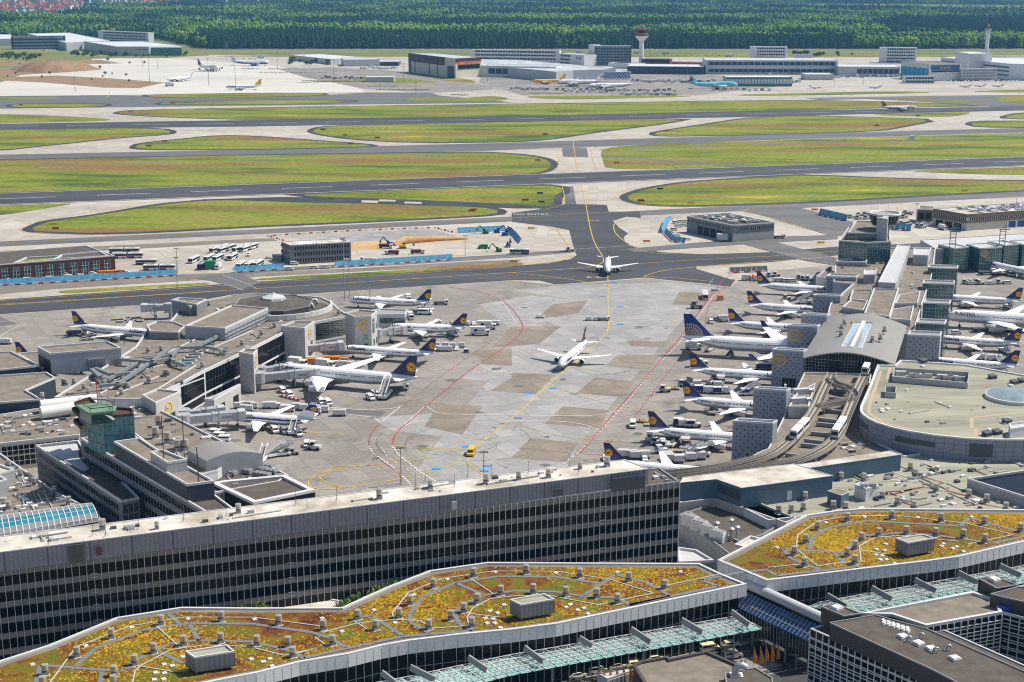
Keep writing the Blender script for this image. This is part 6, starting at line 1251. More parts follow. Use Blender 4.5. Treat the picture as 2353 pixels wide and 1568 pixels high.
b,P=box_on('low_building','pale concrete gallery under the blue-grey sheds, right of the office block','gallery',[(1562,1140),(1646,1132),(1722,1150),(1830,1195),(1806,1206),(1708,1172),(1642,1150),(1562,1160)],0,8.4,wall='concrete_panel',roof='dark_roof',edge='concrete_panel');V=VP(P);[wall_band(b,V[i],V[i+1],2,5.5,outward([V[i],V[i+1],V[1]],V[i],V[i+1]),'band_glass','window_band',.05,.1,.05,.95,2)for i in(4,5,6)]
for k in range(4):
 p=G(1585+k*22,1192+k*12,9);r=thing('plant_box',['farthest','second farthest','second nearest','nearest'][k]+' of four white plant boxes on concrete ramp building','plant box',(p.x,p.y,7));g=MB();g.box((0,0,1.5),(4.6,2.6,3),'white',R(-40));g.build('casing',r);g=MB();g.box((0,0,3.1),(4.2,2.2,.2),'mid_grey',R(-40));g.build('grille',r)
box_on('low_building','small pale metal roof at the foot of office block end','low building',[(1557,1262),(1600,1268),(1640,1292),(1560,1296)],0,4.5,wall='facade_grey',roof='light_grey');box_on('low_building','small ribbed white roof hut beside the right hall\'s tip','hut',[(1688,1256),(1724,1236),(1748,1242),(1712,1262)],0,10.5,wall='white',roof='pale_roof')
for k,(u,v)in enumerate(((1679,1215),(1680,1236),(1693,1232),(1646,1222))):
 p=G(u,v,8);r=thing('chimney_cowl',['tallest steel chimney cowl','short chimney cowl on white box','short chimney cowl right of the white box','round drum vent'][k]+' in the court right of office block','chimney cowl',(p.x,p.y,7));g=MB();g.cyl((0,0,0),.5,3,'steel',n=10);g.build('pipe',r);g=MB();g.cyl((0,0,3),.55,.9,'steel',1.0,10);g.cyl((0,0,3.9),1.0,.4,'steel',.3,10);g.build('cowl',r)
fb=thing('footbridge','glass footbridge with white rounded roof and blue solar slope between halls','footbridge');a,b2=G(1716,1343,13),G(1894,1424,13);d=(b2-a).normalized();n=Vector((d.y,-d.x,0));n=n if n.x<0 else-n
g=MB();g.tube([a,b2],1.45,'light_grey',14);g.build('rounded_roof',fb);q0=a+n*1.6+Vector((0,0,-1.2));q1=b2+n*1.6+Vector((0,0,-1.2));r0=q0+n*4+Vector((0,0,-3));r1=q1+n*4+Vector((0,0,-3))
g=MB();g.add([q0,q1,r1,r0]+[p-Vector((0,0,.2))for p in(q0,q1,r1,r0)],[(0,1,2,3),(7,6,5,4),(3,2,6,7),(0,3,7,4),(1,5,6,2)],'solar');sp=g.build('solar_slope',fb)
g=MB();
for k in range(22):f=k/21;g.bar(q0.lerp(q1,f)+Vector((0,0,.1)),r0.lerp(r1,f)+Vector((0,0,.1)),.12,.1,'mullion')
for f in(.33,.66):g.bar(q0.lerp(r0,f)+Vector((0,0,.1)),q1.lerp(r1,f)+Vector((0,0,.1)),.08,.08,'mullion')
g.build('solar_frame',sp);g=MB();w_=[(p.x,p.y)for p in(a+n*5,b2+n*5,b2-n*1.5,a-n*1.5)];g.prism(w_,3.5,8.4,'band_glass',cap=False,bottom=True);g.prism([(p.x,p.y)for p in(a+n*1.5,b2+n*1.5,b2-n*1.5,a-n*1.5)],8.4,12.5,'band_glass',cap=False);gl=g.build('glass_side',fb);g=MB()
for k in range(26):c=(a+n*5.1).lerp(b2+n*5.1,k/25);g.box((c.x,c.y,6),(.14,.14,5),'mullion')
for k in range(8):c=(a+n*5).lerp(b2+n*5,k/7);g.cyl((c.x,c.y,0),.35,3.6,'mid_grey',n=8)
g.build('mullion',gl)
def canopy(far,near,label,z=9.2,fins=()):
 r=thing('glass_canopy',label,'canopy');f=[Vector(tuple(p))for p in GL(far,z)];q=[Vector(tuple(p))for p in GL(near,z-.8)]
 def at(l,t):
  L=[(b-a).length for a,b in zip(l,l[1:])];T=sum(L)*t
  for(a,b),s in zip(zip(l,l[1:]),L):
   if T<=s+1e-6:return a.lerp(b,T/s)
   T-=s
  return l[-1]
 Ltot=sum((b-a).length for a,b in zip(f,f[1:]));n=int(Ltot/3.0);g=MB();g2=MB();g3=MB();rows=4
 for i in range(n):
  t0,t1=i/n,(i+1)/n;A0,A1,B0,B1=at(f,t0),at(f,t1),at(q,t0),at(q,t1)
  for j in range(rows):
   s0,s1=j/rows+.015,(j+1)/rows-.015;e=.04;P=[A0.lerp(B0,s0).lerp(A1.lerp(B1,s0),e),A0.lerp(B0,s0).lerp(A1.lerp(B1,s0),1-e),A0.lerp(B0,s1).lerp(A1.lerp(B1,s1),1-e),A0.lerp(B0,s1).lerp(A1.lerp(B1,s1),e)]
   P2=[p+Vector((0,0,(.0,.0,-.35,-.35)[k]))for k,p in enumerate(P)];g.add(P2+[p-Vector((0,0,.05))for p in P2],[(0,1,2,3),(7,6,5,4)],'canopy_glass')
   m=(A0.lerp(B0,(s0+s1)/2)).lerp(A1.lerp(B1,(s0+s1)/2),.5)+Vector((0,0,1.25))
   for p in P:g2.bar(p+Vector((0,0,.1)),m,.10,.10,'white')
   if i:g2.bar(m,pm[j],.13,.13,'white')
   if j:g2.bar(m,mj,.10,.10,'white')
   if not i:pm=[m]*rows if j==0 else pm
   mj=m;pm=pm[:j]+[m]+pm[j+1:]
  for j in range(rows+1):g2.bar(A0.lerp(B0,j/rows)+Vector((0,0,.1)),A1.lerp(B1,j/rows)+Vector((0,0,.1)),.10,.10,'white')
  g2.bar(A0+Vector((0,0,.1)),B0+Vector((0,0,.1)),.08,.08,'white')
  if i%4==2:c=A0.lerp(B0,.75);g3.cyl((c.x,c.y,0),.25,c.z,'mid_grey',n=8)
 g.build('glass_panel',r);g2.build('space_frame',r);g3.build('column',r)
 for(x0,y0,x1,y1)in fins:gg=MB();gg.bar(G(x0,y0,z+2.6),G(x1,y1,z+.9),.45,1.6,'mid_grey');gg.build('roof_beam',r)
 return r
canopy([(600,1622),(925,1563),(1176,1510),(1230,1501.5),(1696,1421.5)],[(640,1668),(980,1600),(1176,1550),(1380,1512),(1751,1444)],'long teal glass canopy with white space frame in front of left hall',fins=[(877,1546,908,1570),(943,1534,1000,1562),(1076,1511,1118,1540),(1205,1489,1247,1520),(1330,1466,1360,1485),(1450,1446,1494,1475),(1566,1425,1613,1453),(1680,1406,1720,1435)])
canopy([(1858,1394),(2353,1306),(2620,1255)],[(1975,1408),(2353,1338),(2640,1285)],'teal glass canopy with white space frame in front of right hall',fins=[(1900,1368,1944,1394),(2002,1351,2049,1377),(2101,1333,2151,1358),(2201,1316,2247,1339),(2297,1300,2346,1323)])
ex=[]
for u,v in((775,1553),(844,1541),(980,1517),(1046,1506)):
 z=9.5;p=G(u,v,z);r=thing('exhaust_shaft','e','exhaust shaft',(p.x,p.y,0),R(12));g=MB();g.box((0,0,z/2-.6),(2.4,2.4,z-1.2),'concrete_panel');g.build('shaft',r);g=MB();g.box((0,0,z-.7),(3,3,1.2),'brown_red');g.box((0,0,z-.08),(2.4,2.4,.06),'black');g.box((0,0,z),(.15,2.8,.15),'brown_red');g.box((0,0,z),(2.8,.15,.15),'brown_red');g.build('cap',r);ex.append(r)
label_row(ex,'concrete exhaust shafts behind the glass canopy','concrete exhaust shafts at the kerb')
sheet('road',[[(560,1720),(1000,1640),(1300,1580),(1500,1530),(1764,1470),(1990,1420),(2400,1400),(2700,1500),(2700,1900),(560,1900)]],.03,'asphalt')
sheet('pavement',[[(560,1640),(1000,1610),(1300,1560),(1480,1515),(1764,1455),(1764,1462),(1500,1524),(1300,1572),(1000,1628),(560,1710)],[(1650,1525),(1740,1508),(1800,1530),(1700,1560)]],.15,'apron')
lines('lane_marking',[([(1765,1542),(1820,1530)],.2,(3,3)),([(1765,1550),(1850,1533)],.2),([(1700,1500),(1800,1480)],.2,(3,3)),([(1300,1600),(1500,1550)],.2,(3,3))],.05,'paint_white',.2)
def curtain(root,a,b2,z0,z1,poly,cell=1.9,f0=0,f1=1):
 a=Vector((a[0],a[1],0));b2=Vector((b2[0],b2[1],0));n=outward(poly,a,b2);w=wall_band(root,a,b2,z0,z1,n,'band_glass','curtain_wall',.05,.1,f0,f1,cell,'white',.26,int((z1-z0)/cell)-1)
 g=MB();L=(b2-a).length;d=(b2-a)/L
 for k in range(int((z1-z0)/cell)+1):z=z0+k*cell;g.bar(a+n*.16+Vector((0,0,z)),b2+n*.16+Vector((0,0,z)),.16,.24,'white')
 g.build('white_grid',w)
b,P=box_on('office_building','dark glass building with bold white grid at the bottom right corner','office building',[(1863,1447),(1905,1434),(2020,1414),(2170,1450),(2420,1560),(2420,1620),(2140,1568),(2044,1525)],0,17,wall='band_glass',roof='dark_roof',edge='parapet',eh=.3,ew=.4);V=VP(P)
for i in(7,6):curtain(b,V[i],V[(i+1)%8],0,17,V)
b,P=box_on('roof_storey','brown flat roof with granite sides above the white gridded facade','roof storey',[(1907,1433),(2010,1415),(2130,1447),(2480,1600),(2480,1690),(2353,1650),(2140,1540)],17,21,wall='granite',roof='dark_roof',edge='mid_grey',eh=.3,ew=.25)
g=MB();[g.cyl(tuple(G(2030+i*11+2*(j%2),1425+i*3.6+j*3.2,21.3)[:2])+(21.0,),.55,.5,'white',.4,10)for i in range(6)for j in range(3)];g.build('fan_rim',b)
vents([tuple(G(u,v,21)[:2])for u,v in((2110,1481),(2140,1494),(2194,1516),(2075,1466))],21,'pale hatches on the brown granite-sided roof',1.7,HATCH,'hatches on the brown granite roof')
for k,(u,v)in enumerate(((2112,1468),(2083,1475),(2145,1501),(2174,1495))):
 p=G(u,v,21);r=thing('curved_pipe',['farthest','leftmost','nearest','rightmost'][k]+' bent vent pipe on the brown granite-sided roof','vent pipe',(p.x,p.y,21));g=MB();g.tube([(0,0,0),(0,0,.9),(.4,0,1.3),(.9,0,1.2),(1.1,0,.7)],.3,'steel',8);g.build('pipe',r);g=MB();g.cyl((0,0,0),.5,.12,'light_grey',n=10);g.build('flange',r)
b,P=box_on('office_building','brown gravel roof with white rimmed far edge and gridded inner court','office building',[(1978,1415),(2235,1365),(2290,1382),(2302,1412),(2128,1443),(2049,1417)],0,18.5,wall='band_glass',roof='gravel_roof',ew=.8);V=VP(P);curtain(b,V[3],V[4],0,18.4,V);
b,P=box_on('office_building','dark gridded court wing at the right edge with blue barrel on roof','office building',[(2302,1412),(2365,1428),(2620,1510),(2620,1400),(2353,1350),(2276,1368)],0,18,wall='band_glass',roof='dark_roof',ew=.3);V=VP(P);curtain(b,V[0],V[1],0,18,V);curtain(b,V[1],V[2],0,18,V)
for k,pts in enumerate([[(1887,1396),(1920,1388),(1979,1412),(1940,1418)],[(2248,1331),(2283,1326),(2340,1346),(2290,1354)],[(2276,1367),(2340,1350),(2500,1370),(2500,1420)]]):
 b,P=box_on('roof_stairwell',['granite stair head with pale hatch nearest to the footbridge','granite stair head with pale hatch beside right canopy','large granite roof block at the right edge'][k],'stair head',pts,0,21.5,wall='granite',roof='dark_roof',edge='mid_grey',eh=.3,ew=.3)
vents([tuple(G(u,v,21.6)[:2])for u,v in((1923,1399),(2285,1334))],21.5,'pale hatches on granite stair heads',1.8,HATCH,'hatches on granite stair heads')
r=thing('barrel','blue open barrel on the court wing roof at right edge','barrel',tuple(G(2310,1406,18)[:2])+(18,));g=MB();g.cyl((0,0,0),1.5,1.8,'blue',n=16);g.build('body',r)
b,P=box_on('kerb_building','low granite building with gravel roof between taxi road and orange flags','low building',[(1454,1532),(1470,1524),(1535,1512),(1540,1518),(1624,1500),(1716,1540),(1730,1600),(1520,1640)],0,6.5,wall='granite',roof='gravel_roof',edge='granite',eh=.6,ew=.8);V=VP(P);wall_band(b,V[7],V[0],.5,6,outward(V,V[7],V[0]),'band_glass','window_wall',.05,.1,.05,.95,1.6)
b,P=box_on('bus_shelter','white hut with ribbed pale blue roof by the taxis','hut',[(1372,1547),(1426,1534),(1452,1541),(1396,1560)],0,4,wall='white',roof='light_grey',eh=.1,ew=.1);V=VP(P);wall_band(b,V[2],V[3],1,3.4,outward(V,V[2],V[3]),'mid_grey','window',.03,.06,.05,.95,1.5)
b,P=box_on('plant_building','dark box with silver duct bend on top at bottom edge','low building',[(1665,1549),(1735,1536),(1775,1560),(1780,1640),(1680,1640)],0,8,wall='granite',roof='dark_roof',edge='mid_grey',eh=.3,ew=.3)
p=G(1690,1548,8.5);r=thing('duct_bend','silver duct bend on a dark roof at bottom edge','duct',(p.x,p.y,8));g=MB();g.tube([(0,0,0),(0,0,1.6),(.6,0,2.4),(1.6,0,2.6),(2.4,0,2.0)],.9,'steel',12);g.build('duct',r);g=MB();g.box((.2,0,.1),(3,2.4,.3),'white');g.build('base',r)
mat('far_white',(.66,.68,.70),.5,var=.05,vs=.05);mat('far_blue',(.03,.05,.10),.4);mat('maroon',(.085,.03,.03),.6);mat('check_blue',(.03,.12,.35),.5);mat('far_pale',(.50,.53,.56),.6,var=.05,vs=.05);mat('far_red',(.45,.05,.04),.6);mat('roof_red',(.36,.10,.05),.8,var=.2,vs=.2)
mat('stripe_roof',(.60,.62,.64),.5,col2=(.40,.42,.44),vs=.06,stretch=(1,.15,1));mat('glass_green',(.06,.22,.20),.2);mat('blast_blue',(.10,.33,.52),.5,var=.25,vs=.4)
def front(label,cat,x0,y0,x1,y1,h,d,wall='far_pale',roof='light_grey',rows=0,skew=0.,name='building',wm='band_glass',f=(.04,.96),base=0.,step=4.5,edge='parapet',group=None,side=None):
 a,b=G(x0,y0),G(x1,y1);u=(b-a).normalized();bk=Vector((-u.y,u.x,0));bk=bk if bk.y>0 else-bk;s=u*skew
 P=[a,b,b+bk*d+s,a+bk*d+s];r=bldg(name,label,cat,P,base,h,group,wall=wall,roof=roof,edge=edge,eh=.5,ew=.6)
 for k in range(rows):z=base+(h-base)*(k+.55)/rows;t=(h-base)/rows*.24;wall_band(r,a,b,z-t,z+t,-bk,wm,'window_band',.1,.2,f[0],f[1],step,wall,.7)
 if side is not None:
  c,e=(P[0],P[3])if side==0 else(P[1],P[2]);n=outward(P,c,e)
  for k in range(rows):z=base+(h-base)*(k+.55)/rows;t=(h-base)/rows*.24;wall_band(r,c,e,z-t,z+t,n,wm,'window_band',.1,.2,f[0],f[1],step,wall,.7)
 return r,P
def board(r,a,b,P,f,z,txt,size,m,bm=None,w=10,hh=4):
 a,b=Vector((a[0],a[1],0)),Vector((b[0],b[1],0));n=outward(P,a,b);d=(b-a).normalized();d=d if d.x>0 else-d;c=a.lerp(b,f)+n*.5;ang=atan2(d.y,d.x)
 if bm:g=MB();g.box((c.x,c.y,z),(w,.4,hh),bm,ang);g.build('sign_board',r)
 if txt:text_mesh(txt,size,m,r,'lettering',tuple((c+n*.35)[:2])+(z,),(R(90),0,ang),.05,.05)
front('dark blue slab office in front of white halls, far left','office',27,114,152,112,26,16,'far_blue','light_grey',4,wm='far_pale',step=4)
box_on('cargo_hall','huge white flat hall right behind the dark blue office','cargo hall',[(64,78),(160,76),(252,94),(152,99)],0,16,wall='far_pale',roof='far_white')
b,P=box_on('cargo_hall','white flat cargo hall with round logo, in front of white office slab','cargo hall',[(192,96),(330,96),(392,103),(342,108),(268,108)],0,17,wall='far_pale',roof='far_white')
V=VP(P);board(b,V[3],V[4],V,.22,12,'KÜHNE + NAGEL',3,'far_blue')
box_on('cargo_hall','glass fronted end of the white cargo hall by the trees','cargo hall',[(343,108),(392,103),(418,107),(417,110),(345,110)],0,15,wall='glass_green',roof='far_pale')
front('white office slab with dark window rows at the forest edge','office',227,96,342,101,24,16,'far_white','far_pale',4,f=(.1,.95),step=7)
box_on('cargo_hall','low pale halls at the far left edge','cargo hall',[(-80,80),(26,80),(26,90),(-80,92)],0,14,wall='far_pale',roof='far_white')
box_on('cargo_hall','white low hall behind bushes right of blue and white jumbo','cargo hall',[(664,127),(740,125),(837,132),(760,137)],0,9,wall='far_pale',roof='far_white');front('grey hall with pale panel front behind stored cargo carts','cargo hall',790,153,873,152,11,60,'far_pale','light_grey');front('dark open sided shed right of the grey panel hall','shed',873,152,916,152,7,50,'far_blue','far_pale')
front('flat pale canopy shelter among parked cargo gear','shelter',840,189,905,189,7,25,'far_pale','far_white')
hg,P=box_on('hangar','maroon and cream hangar with orange sign','hangar',[(953,124),(1038,140),(1104,143),(1020,134)],0,30,wall='cream',roof='far_pale')
a,b,c,d=G(939.5,166),G(1047,181),G(1105,177),G(1000,166);bpy.data.objects.remove(hg.children[0])if False else None
for o in[hg]+list(hg.children_recursive):bpy.data.objects.remove(o)
P=[a,b,c,d];hg=bldg('hangar','maroon and cream hangar with orange sign','hangar',P,0,30,wall='cream',roof='far_pale');V=VP(P)
for i,z0 in((0,18),(1,24)):wall_band(hg,V[i],V[i+1],z0,30.6,outward(V,V[i],V[i+1]),'maroon','cladding_band',.3,.6,0,.78 if i==0 else 1)
wall_band(hg,V[1],V[2],21,25,outward(V,V[1],V[2]),'orange','sign_band',.7,.3,.1,.98);board(hg,V[1],V[2],V,.5,23,'Lufthansa Cargo',2.4,'far_blue');wall_band(hg,V[1],V[2],14,20,outward(V,V[1],V[2]),'band_glass','window_band',.5,.3,.1,.95,6,'maroon')
for f0,f1 in((.0,.06),(.14,.15),(.45,.46),(.62,.63),(.84,.97)):wall_band(hg,V[0],V[1],0,18,outward(V,V[0],V[1]),'far_blue','door_gap',.4,.3,f0,f1)
front('white office row with three window rows left of the big letters','office',1084,146,1285,149,24,16,'far_white','far_pale',4,step=5);r,P=front('shorter white office end carrying three big blue letters','office',1285,149,1342,153,19,30,'far_white','far_pale',3,f=(.05,.45),step=5);board(r,P[0],P[1],P,.8,13.5,'LUG',7,'check_blue')
box_on('cargo_hall','broad cargo hall with striped white roof right of maroon hangar','cargo hall',[(1038,136),(1190,138),(1330,150),(1415,160),(1317,163),(1278,166),(1105,150)],0,15,wall='far_pale',roof='stripe_roof');front('white fronted cargo hall behind the yellow freighter','cargo hall',1105,177,1278,180,17,40,'far_white','far_pale',1,wm='far_blue',f=(.1,.95),step=12)
for x0,y0,x1,y1,h,l in((1317,176,1415,175,12,'cargo hall front chequered blue and white, farther one'),(1378,184,1450,182,11,'cargo hall front chequered blue and white, nearer one')):
 r,P=front(l,'cargo hall',x0,y0,x1,y1,h,40,'far_white','stripe_roof');a,b=P[0],P[1];L=(b-a).length;u=(b-a)/L;g=MB();n=outward(P,a,b);k=int(L/2.4)
 for i in range(k):
  for j in range(3 if h>11 else 4):
   if(i+j)%2:c=a+u*(i*2.4+1.2)+n*.3;g.box((c.x,c.y,h-1-j*2.3),(2.4,.3,2.3),'check_blue',atan2(u.y,u.x))
 g.build('chequer',r)
front('tall dark office block left of the control tower','office',1366,151,1450,151,33,20,'far_blue','far_pale',7,wm='mid_grey',step=5);front('pale stair shaft on left side of the tall dark office block','stair tower',1352,150,1366,151,35,14,'far_white','far_pale')
front('low white building with red box below tall dark office','building',1397,157,1470,159,8,30,'far_white','far_pale');front('brick red block behind the control tower foot','building',1476,156,1539,157,15,30,'brick','gravel_roof',2);front('low dark flat hall right of the control tower foot','cargo hall',1441,170,1616,172,12,60,'far_blue','far_white')
front('red and white shed roofs behind the low dark hall','shed',1540,154,1640,156,8,16,'far_red','far_red');front('long pale cargo terminal with truck docks right of tower','cargo terminal',1621,171,1925,172,22,70,'far_pale','light_grey',2,wm='far_blue',f=(.02,.98),step=9)
for x,y,l in((1722,143,'left'),(2020,145,'right')):r,P=front(l+' of two pale office blocks with arched windows at the forest edge','office',x,y,x+85,y+1,27,20,'far_white','far_pale',5,f=(.2,.95),step=4)
front('long pale low hall left of the blue doored hangar','cargo hall',1926,176,2068,177,15,60,'far_pale','far_white',1,wm='far_blue',f=(.3,.98),step=8);front('small grey and red box building at the forest edge','building',1827,144,1866,144,14,12,'far_pale','far_pale')
hg,P=front('white hangar with bright blue doors and blue sign','hangar',2133,187,2207,185,27,10,'far_white','gravel_roof');
for o in list(hg.children_recursive)+[hg]:bpy.data.objects.remove(o)
P=[G(2069,180),G(2133,187),G(2207,185),G(2150,179)];hg=bldg('hangar','white hangar with bright blue doors and blue sign','hangar',P,0,25,wall='far_white',roof='gravel_roof');V=VP(P);wall_band(hg,V[0],V[1],0,18.5,outward(V,V[0],V[1]),'cyan','sliding_door',.3,.6,.02,.98,11,'far_blue',.5)
board(hg,V[1],V[2],V,.5,19.5,'Condor',6,'plane_yellow','check_blue',50,7.5);wall_band(hg,V[1],V[2],13,15,outward(V,V[1],V[2]),'band_glass','window_band',.3,.3,.08,.95)
front('low white office in front of the blue doored hangar','building',2078,192,2148,192,10,14,'far_white','light_grey',2);front('low hall with tall green glass strips by the light blue jumbo','cargo hall',1668,199,1820,199,13,35,'glass_green','far_white',1,wm='far_white',f=(0,1))
front('flat open canopy roof with carts right of green glass hall','shelter',1850,184,1915,184,8,35,'far_pale','far_white')
r,P=box_on('cargo_terminal','large stepped white terminal under the radar tower','cargo terminal',[(2162,133),(2200,131),(2600,140),(2600,152),(2323,148)],0,24,wall='far_white',roof='far_white');V=VP(P)
for z in(6,12,18):wall_band(r,V[4],V[0],z,z+2,outward(V,V[4],V[0]),'far_blue','window_band',.2,.3,.02,.98)
box_on('cargo_terminal','white windowless upper hall beneath radar tower','cargo terminal',[(2196,120),(2240,119),(2280,124),(2229,125)],0,36,wall='far_white',roof='far_white');front('grey storage rack wall right of blue sign hangar','building',2207,186,2290,185,17,12,'far_pale','light_grey',4,wm='mid_grey')
ct=thing('control_tower','tall white control tower with flared neck and red cab rings','control tower',tuple(G(1473,155)));g=MB();c8=lambda r,z:[(r*cos(2*pi*k/12+.26),r*sin(2*pi*k/12+.26),z)for k in range(12)]
q=lambda i:[(i*12+k,i*12+(k+1)%12,(i+1)*12+(k+1)%12,(i+1)*12+k)for k in range(12)]
g.add(c8(4.2,0)+c8(4.2,44)+c8(12.4,53),q(0)+q(1),'far_white');g.build('shaft',ct);g=MB();g.add(c8(12,53)+c8(12,54.5)+c8(9.5,54.5),q(0)+q(1),'dark_grey');g.add(c8(11.4,55)+c8(11.4,58),q(0),'far_red');g.add(c8(9.5,54)+c8(9.5,57),q(0),'dark_grey');g.add(c8(10,57.6)+c8(0.1,57.7),q(0),'dark_grey');g.build('gallery',ct)
g=MB();g.add(c8(6,57.6)+c8(7.4,63),q(0),'dark_glass');g.build('cab_window',ct);g=MB();g.add(c8(7.6,63)+c8(7.6,66)+c8(.1,66.2),q(0)+q(1),'far_red');g.build('cab_roof',ct);g=MB();g.cyl((-4,0,66),.2,7,'mid_grey',n=5);g.cyl((1,0,66),.3,4,'mid_grey',n=5);g.box((1,0,70),(7,.8,1),'white');g.build('antenna',ct)
rt=thing('radar_tower','slim white radar tower with red dome at far right','radar tower',tuple(G(2264.5,152)));g=MB();g.cyl((0,0,0),3.6,58,'far_white',3.2,12);g.build('shaft',rt);g=MB();g.cyl((0,0,56),4.8,6,'far_pale',5,12);g.cyl((0,0,62),6.5,1,'mid_grey',n=12);g.build('platform',rt);g=MB();g.cyl((0,0,63),2.4,5,'far_red',n=10);g.cyl((0,0,68),2.4,3,'orange',1,10);g.build('dome',rt)
b,P=front('long dark brick building with tall windows and planted court roof at left edge','brick building',-120,657,266,625,9,40,'brick','dark_roof',skew=-9);V=VP(P);wall_band(b,V[0],V[1],.8,7.4,outward(V,V[0],V[1]),'teal_glass','tall_window',.05,.1,.2,.985,1.5,'white',.2,2)
g=MB();a,c=V[0].lerp(V[1],.3),V[0].lerp(V[1],.985);n=outward(V,V[0],V[1]);d=(c-a).normalized();[MB().box(((a+d*(k*6.2)).x+n.x*.1,(a+d*(k*6.2)).y+n.y*.1,4.1),(2.0,.5,6.8),'brick',atan2(d.y,d.x)).build('brick_pillar',b)for k in range(int((c-a).length/6.2)+1)]
g=MB();g.rim(GL([(30,607),(125,598),(143,590),(60,594)],9),9,.8,.8,'parapet');g.rim(GL([(130,597),(250,590),(230,579),(140,587)],9),9,.8,.6,'parapet');g.build('court_rim',b);g=MB();g.poly(GL([(34,606),(122,598),(140,591),(62,595)],9.3),9.2,'tuft_green');g.build('court_planting',b)
front('grey three storey office with rows of small windows beside building site','office',669,608,807,600,11,14,'facade_grey','pale_roof',3,skew=-3,f=(.05,.97),step=1.6,side=0);front('small grey annex left of the three storey office','annex',626,599,647,601,3.6,10,'facade_grey','metal_roof')
P=[G(1578,533),G(1683,556),G(1778,549),G(1672,526)]
b=bldg('service_building','grey service building with open garages and pipes on its roof','service building',P,0,10,wall='facade_grey',roof='dark_roof');V=VP(P);wall_band(b,V[0],V[1],7.2,8.6,outward(V,V[0],V[1]),'band_glass','window_band',.05,.1,.02,.95,1.4,'white',.2);wall_band(b,V[0],V[1],.2,5.5,outward(V,V[0],V[1]),'black','garage',.05,.1,.25,.8,6,'facade_grey',.8);wall_band(b,V[1],V[2],7.2,8.8,outward(V,V[1],V[2]),'band_glass','window_band',.05,.1,.15,.98,1.4,'white',.2);wall_band(b,V[1],V[2],.2,5,outward(V,V[1],V[2]),'concrete_panel','lower_wall',.04,.1,.0,1)
def roof_pipes(root,P,z,n,seed):
 rs=random.Random(seed);a,b,c,d=[Vector((p[0],p[1],0))for p in P];g=MB()
 for i in range(n):
  s,t=rs.uniform(.12,.85),rs.uniform(.15,.85);p=a.lerp(b,s).lerp(d.lerp(c,s),t);g.box((p.x,p.y,z+rs.uniform(.4,1.3)),(rs.uniform(1.2,7),rs.uniform(.6,1.8),rs.uniform(.5,1.6)),rs.choice(['steel','light_grey','facade_white','mid_grey']),rs.choice((0,pi/2))+.35)
 g.build('roof_plant',root)
roof_pipes(b,P,10,60,4)
P=[G(2142,517),G(2220,531),G(2480,511),G(2400,498)];b=bldg('service_building','brown banded service building with blue gates and rusty roof plant at right','service building',P,0,10.5,wall='brick_brown' if 'brick_brown' in MATS else 'concrete_panel',roof='pale_roof');V=VP(P)
mat('brown_band',(.20,.15,.11),.8,var=.15,vs=.3)
for i in(0,1):
 n=outward(V,V[i],V[i+1]);wall_band(b,V[i],V[i+1],8.6,11,n,'brown_band','brown_band',.1,.3,0,1);wall_band(b,V[i],V[i+1],5,6.6,n,'brown_band','brown_band',.1,.3,0,1);wall_band(b,V[i],V[i+1],6.7,8.4,n,'band_glass','window_band',.06,.1,.02,.98,1.5,'white',.25);wall_band(b,V[i],V[i+1],.3,4.2,n,'band_glass' if i==0 else 'blue','gate',.05,.1,.1 if i==0 else .35,.9,7,'concrete_panel',1.4)
roof_pipes(b,P,10.5,90,9);front('lower brown wing with roof terrace left of banded service building','service wing',2106,512,2142,514,9,14,'brown_band','gravel_roof',1)
def clutter(prefix,poly_px,z,n,seed,small=1.):
 for ob in scn.objects:
  if ob.get('label','').startswith(prefix):
   rs=random.Random(seed);W=[tuple(p[:2])for p in GL(poly_px,z)];xs=[p[0]for p in W];ys=[p[1]for p in W];g=MB();k=0;g2=MB()
   while k<n:
    x,y=rs.uniform(min(xs),max(xs)),rs.uniform(min(ys),max(ys))
    if not inside(x,y,W):continue
    k+=1;s_=small*rs.uniform(.5,1.4);g.box((x,y,z+.35*s_),(rs.uniform(.6,2.2)*s_,rs.uniform(.6,1.6)*s_,.7*s_),rs.choice(['steel','light_grey','mid_grey','facade_white','dark_grey']),.4)
    if k%3==0:
     a=rs.choice((.45,.45+pi/2));L=rs.uniform(4,16);e=(x+L*cos(a),y+L*sin(a))
     if inside(e[0],e[1],W):g2.bar((x,y,z+.25),(e[0],e[1],z+.25),.28,.25,rs.choice(['light_grey','duct','parapet']))
   g.build('roof_plant',ob);g2.build('roof_pipe',ob);return
clutter('long diagonal pier',[(357,925),(469,858),(550,818),(670,758),(600,720),(430,750),(312,800),(140,912),(337,918)],13,60,1)
clutter('low flat roofed wing',[(-40,965),(95,945),(185,935),(182,998),(0,1018)],9.5,50,2);clutter('low flat roof with vents',[(0,1050),(130,1140),(225,1180),(0,1210)],9,60,3);clutter('wide brown gravel roof',[(300,942),(345,936),(500,1018),(540,1046),(440,1090),(310,985)],10.5,26,4)
clutter('wide greenish flat roof',[(1920,1140),(1870,1103),(2074,1060),(2353,1050),(2353,1170),(1990,1170),(1800,1185)],8.4,110,5);clutter('big flat greenish',[(2010,880),(2080,880),(2300,950),(2353,1000),(2222,1000),(2000,955)],16,20,6,.7);clutter('brown roofed pier building',[(1925,610),(2050,580),(2130,640),(2100,760),(1910,740),(1960,660)],13,70,7)
clutter('low roof carrying',[(450,1092),(604,1070),(650,1096),(480,1130)],8,20,8);clutter('low brown gravel deck',[(1990,1000),(2060,1045),(1950,1050),(1920,1020)],8.6,14,9,.8);clutter('very long',[(1500,1082),(1555,1106),(1490,1112)],29.9,4,10);clutter('pale stained',[(0,1262),(1176,1113),(1480,1076),(1435,1060),(0,1240)],34.8,40,11,.8)
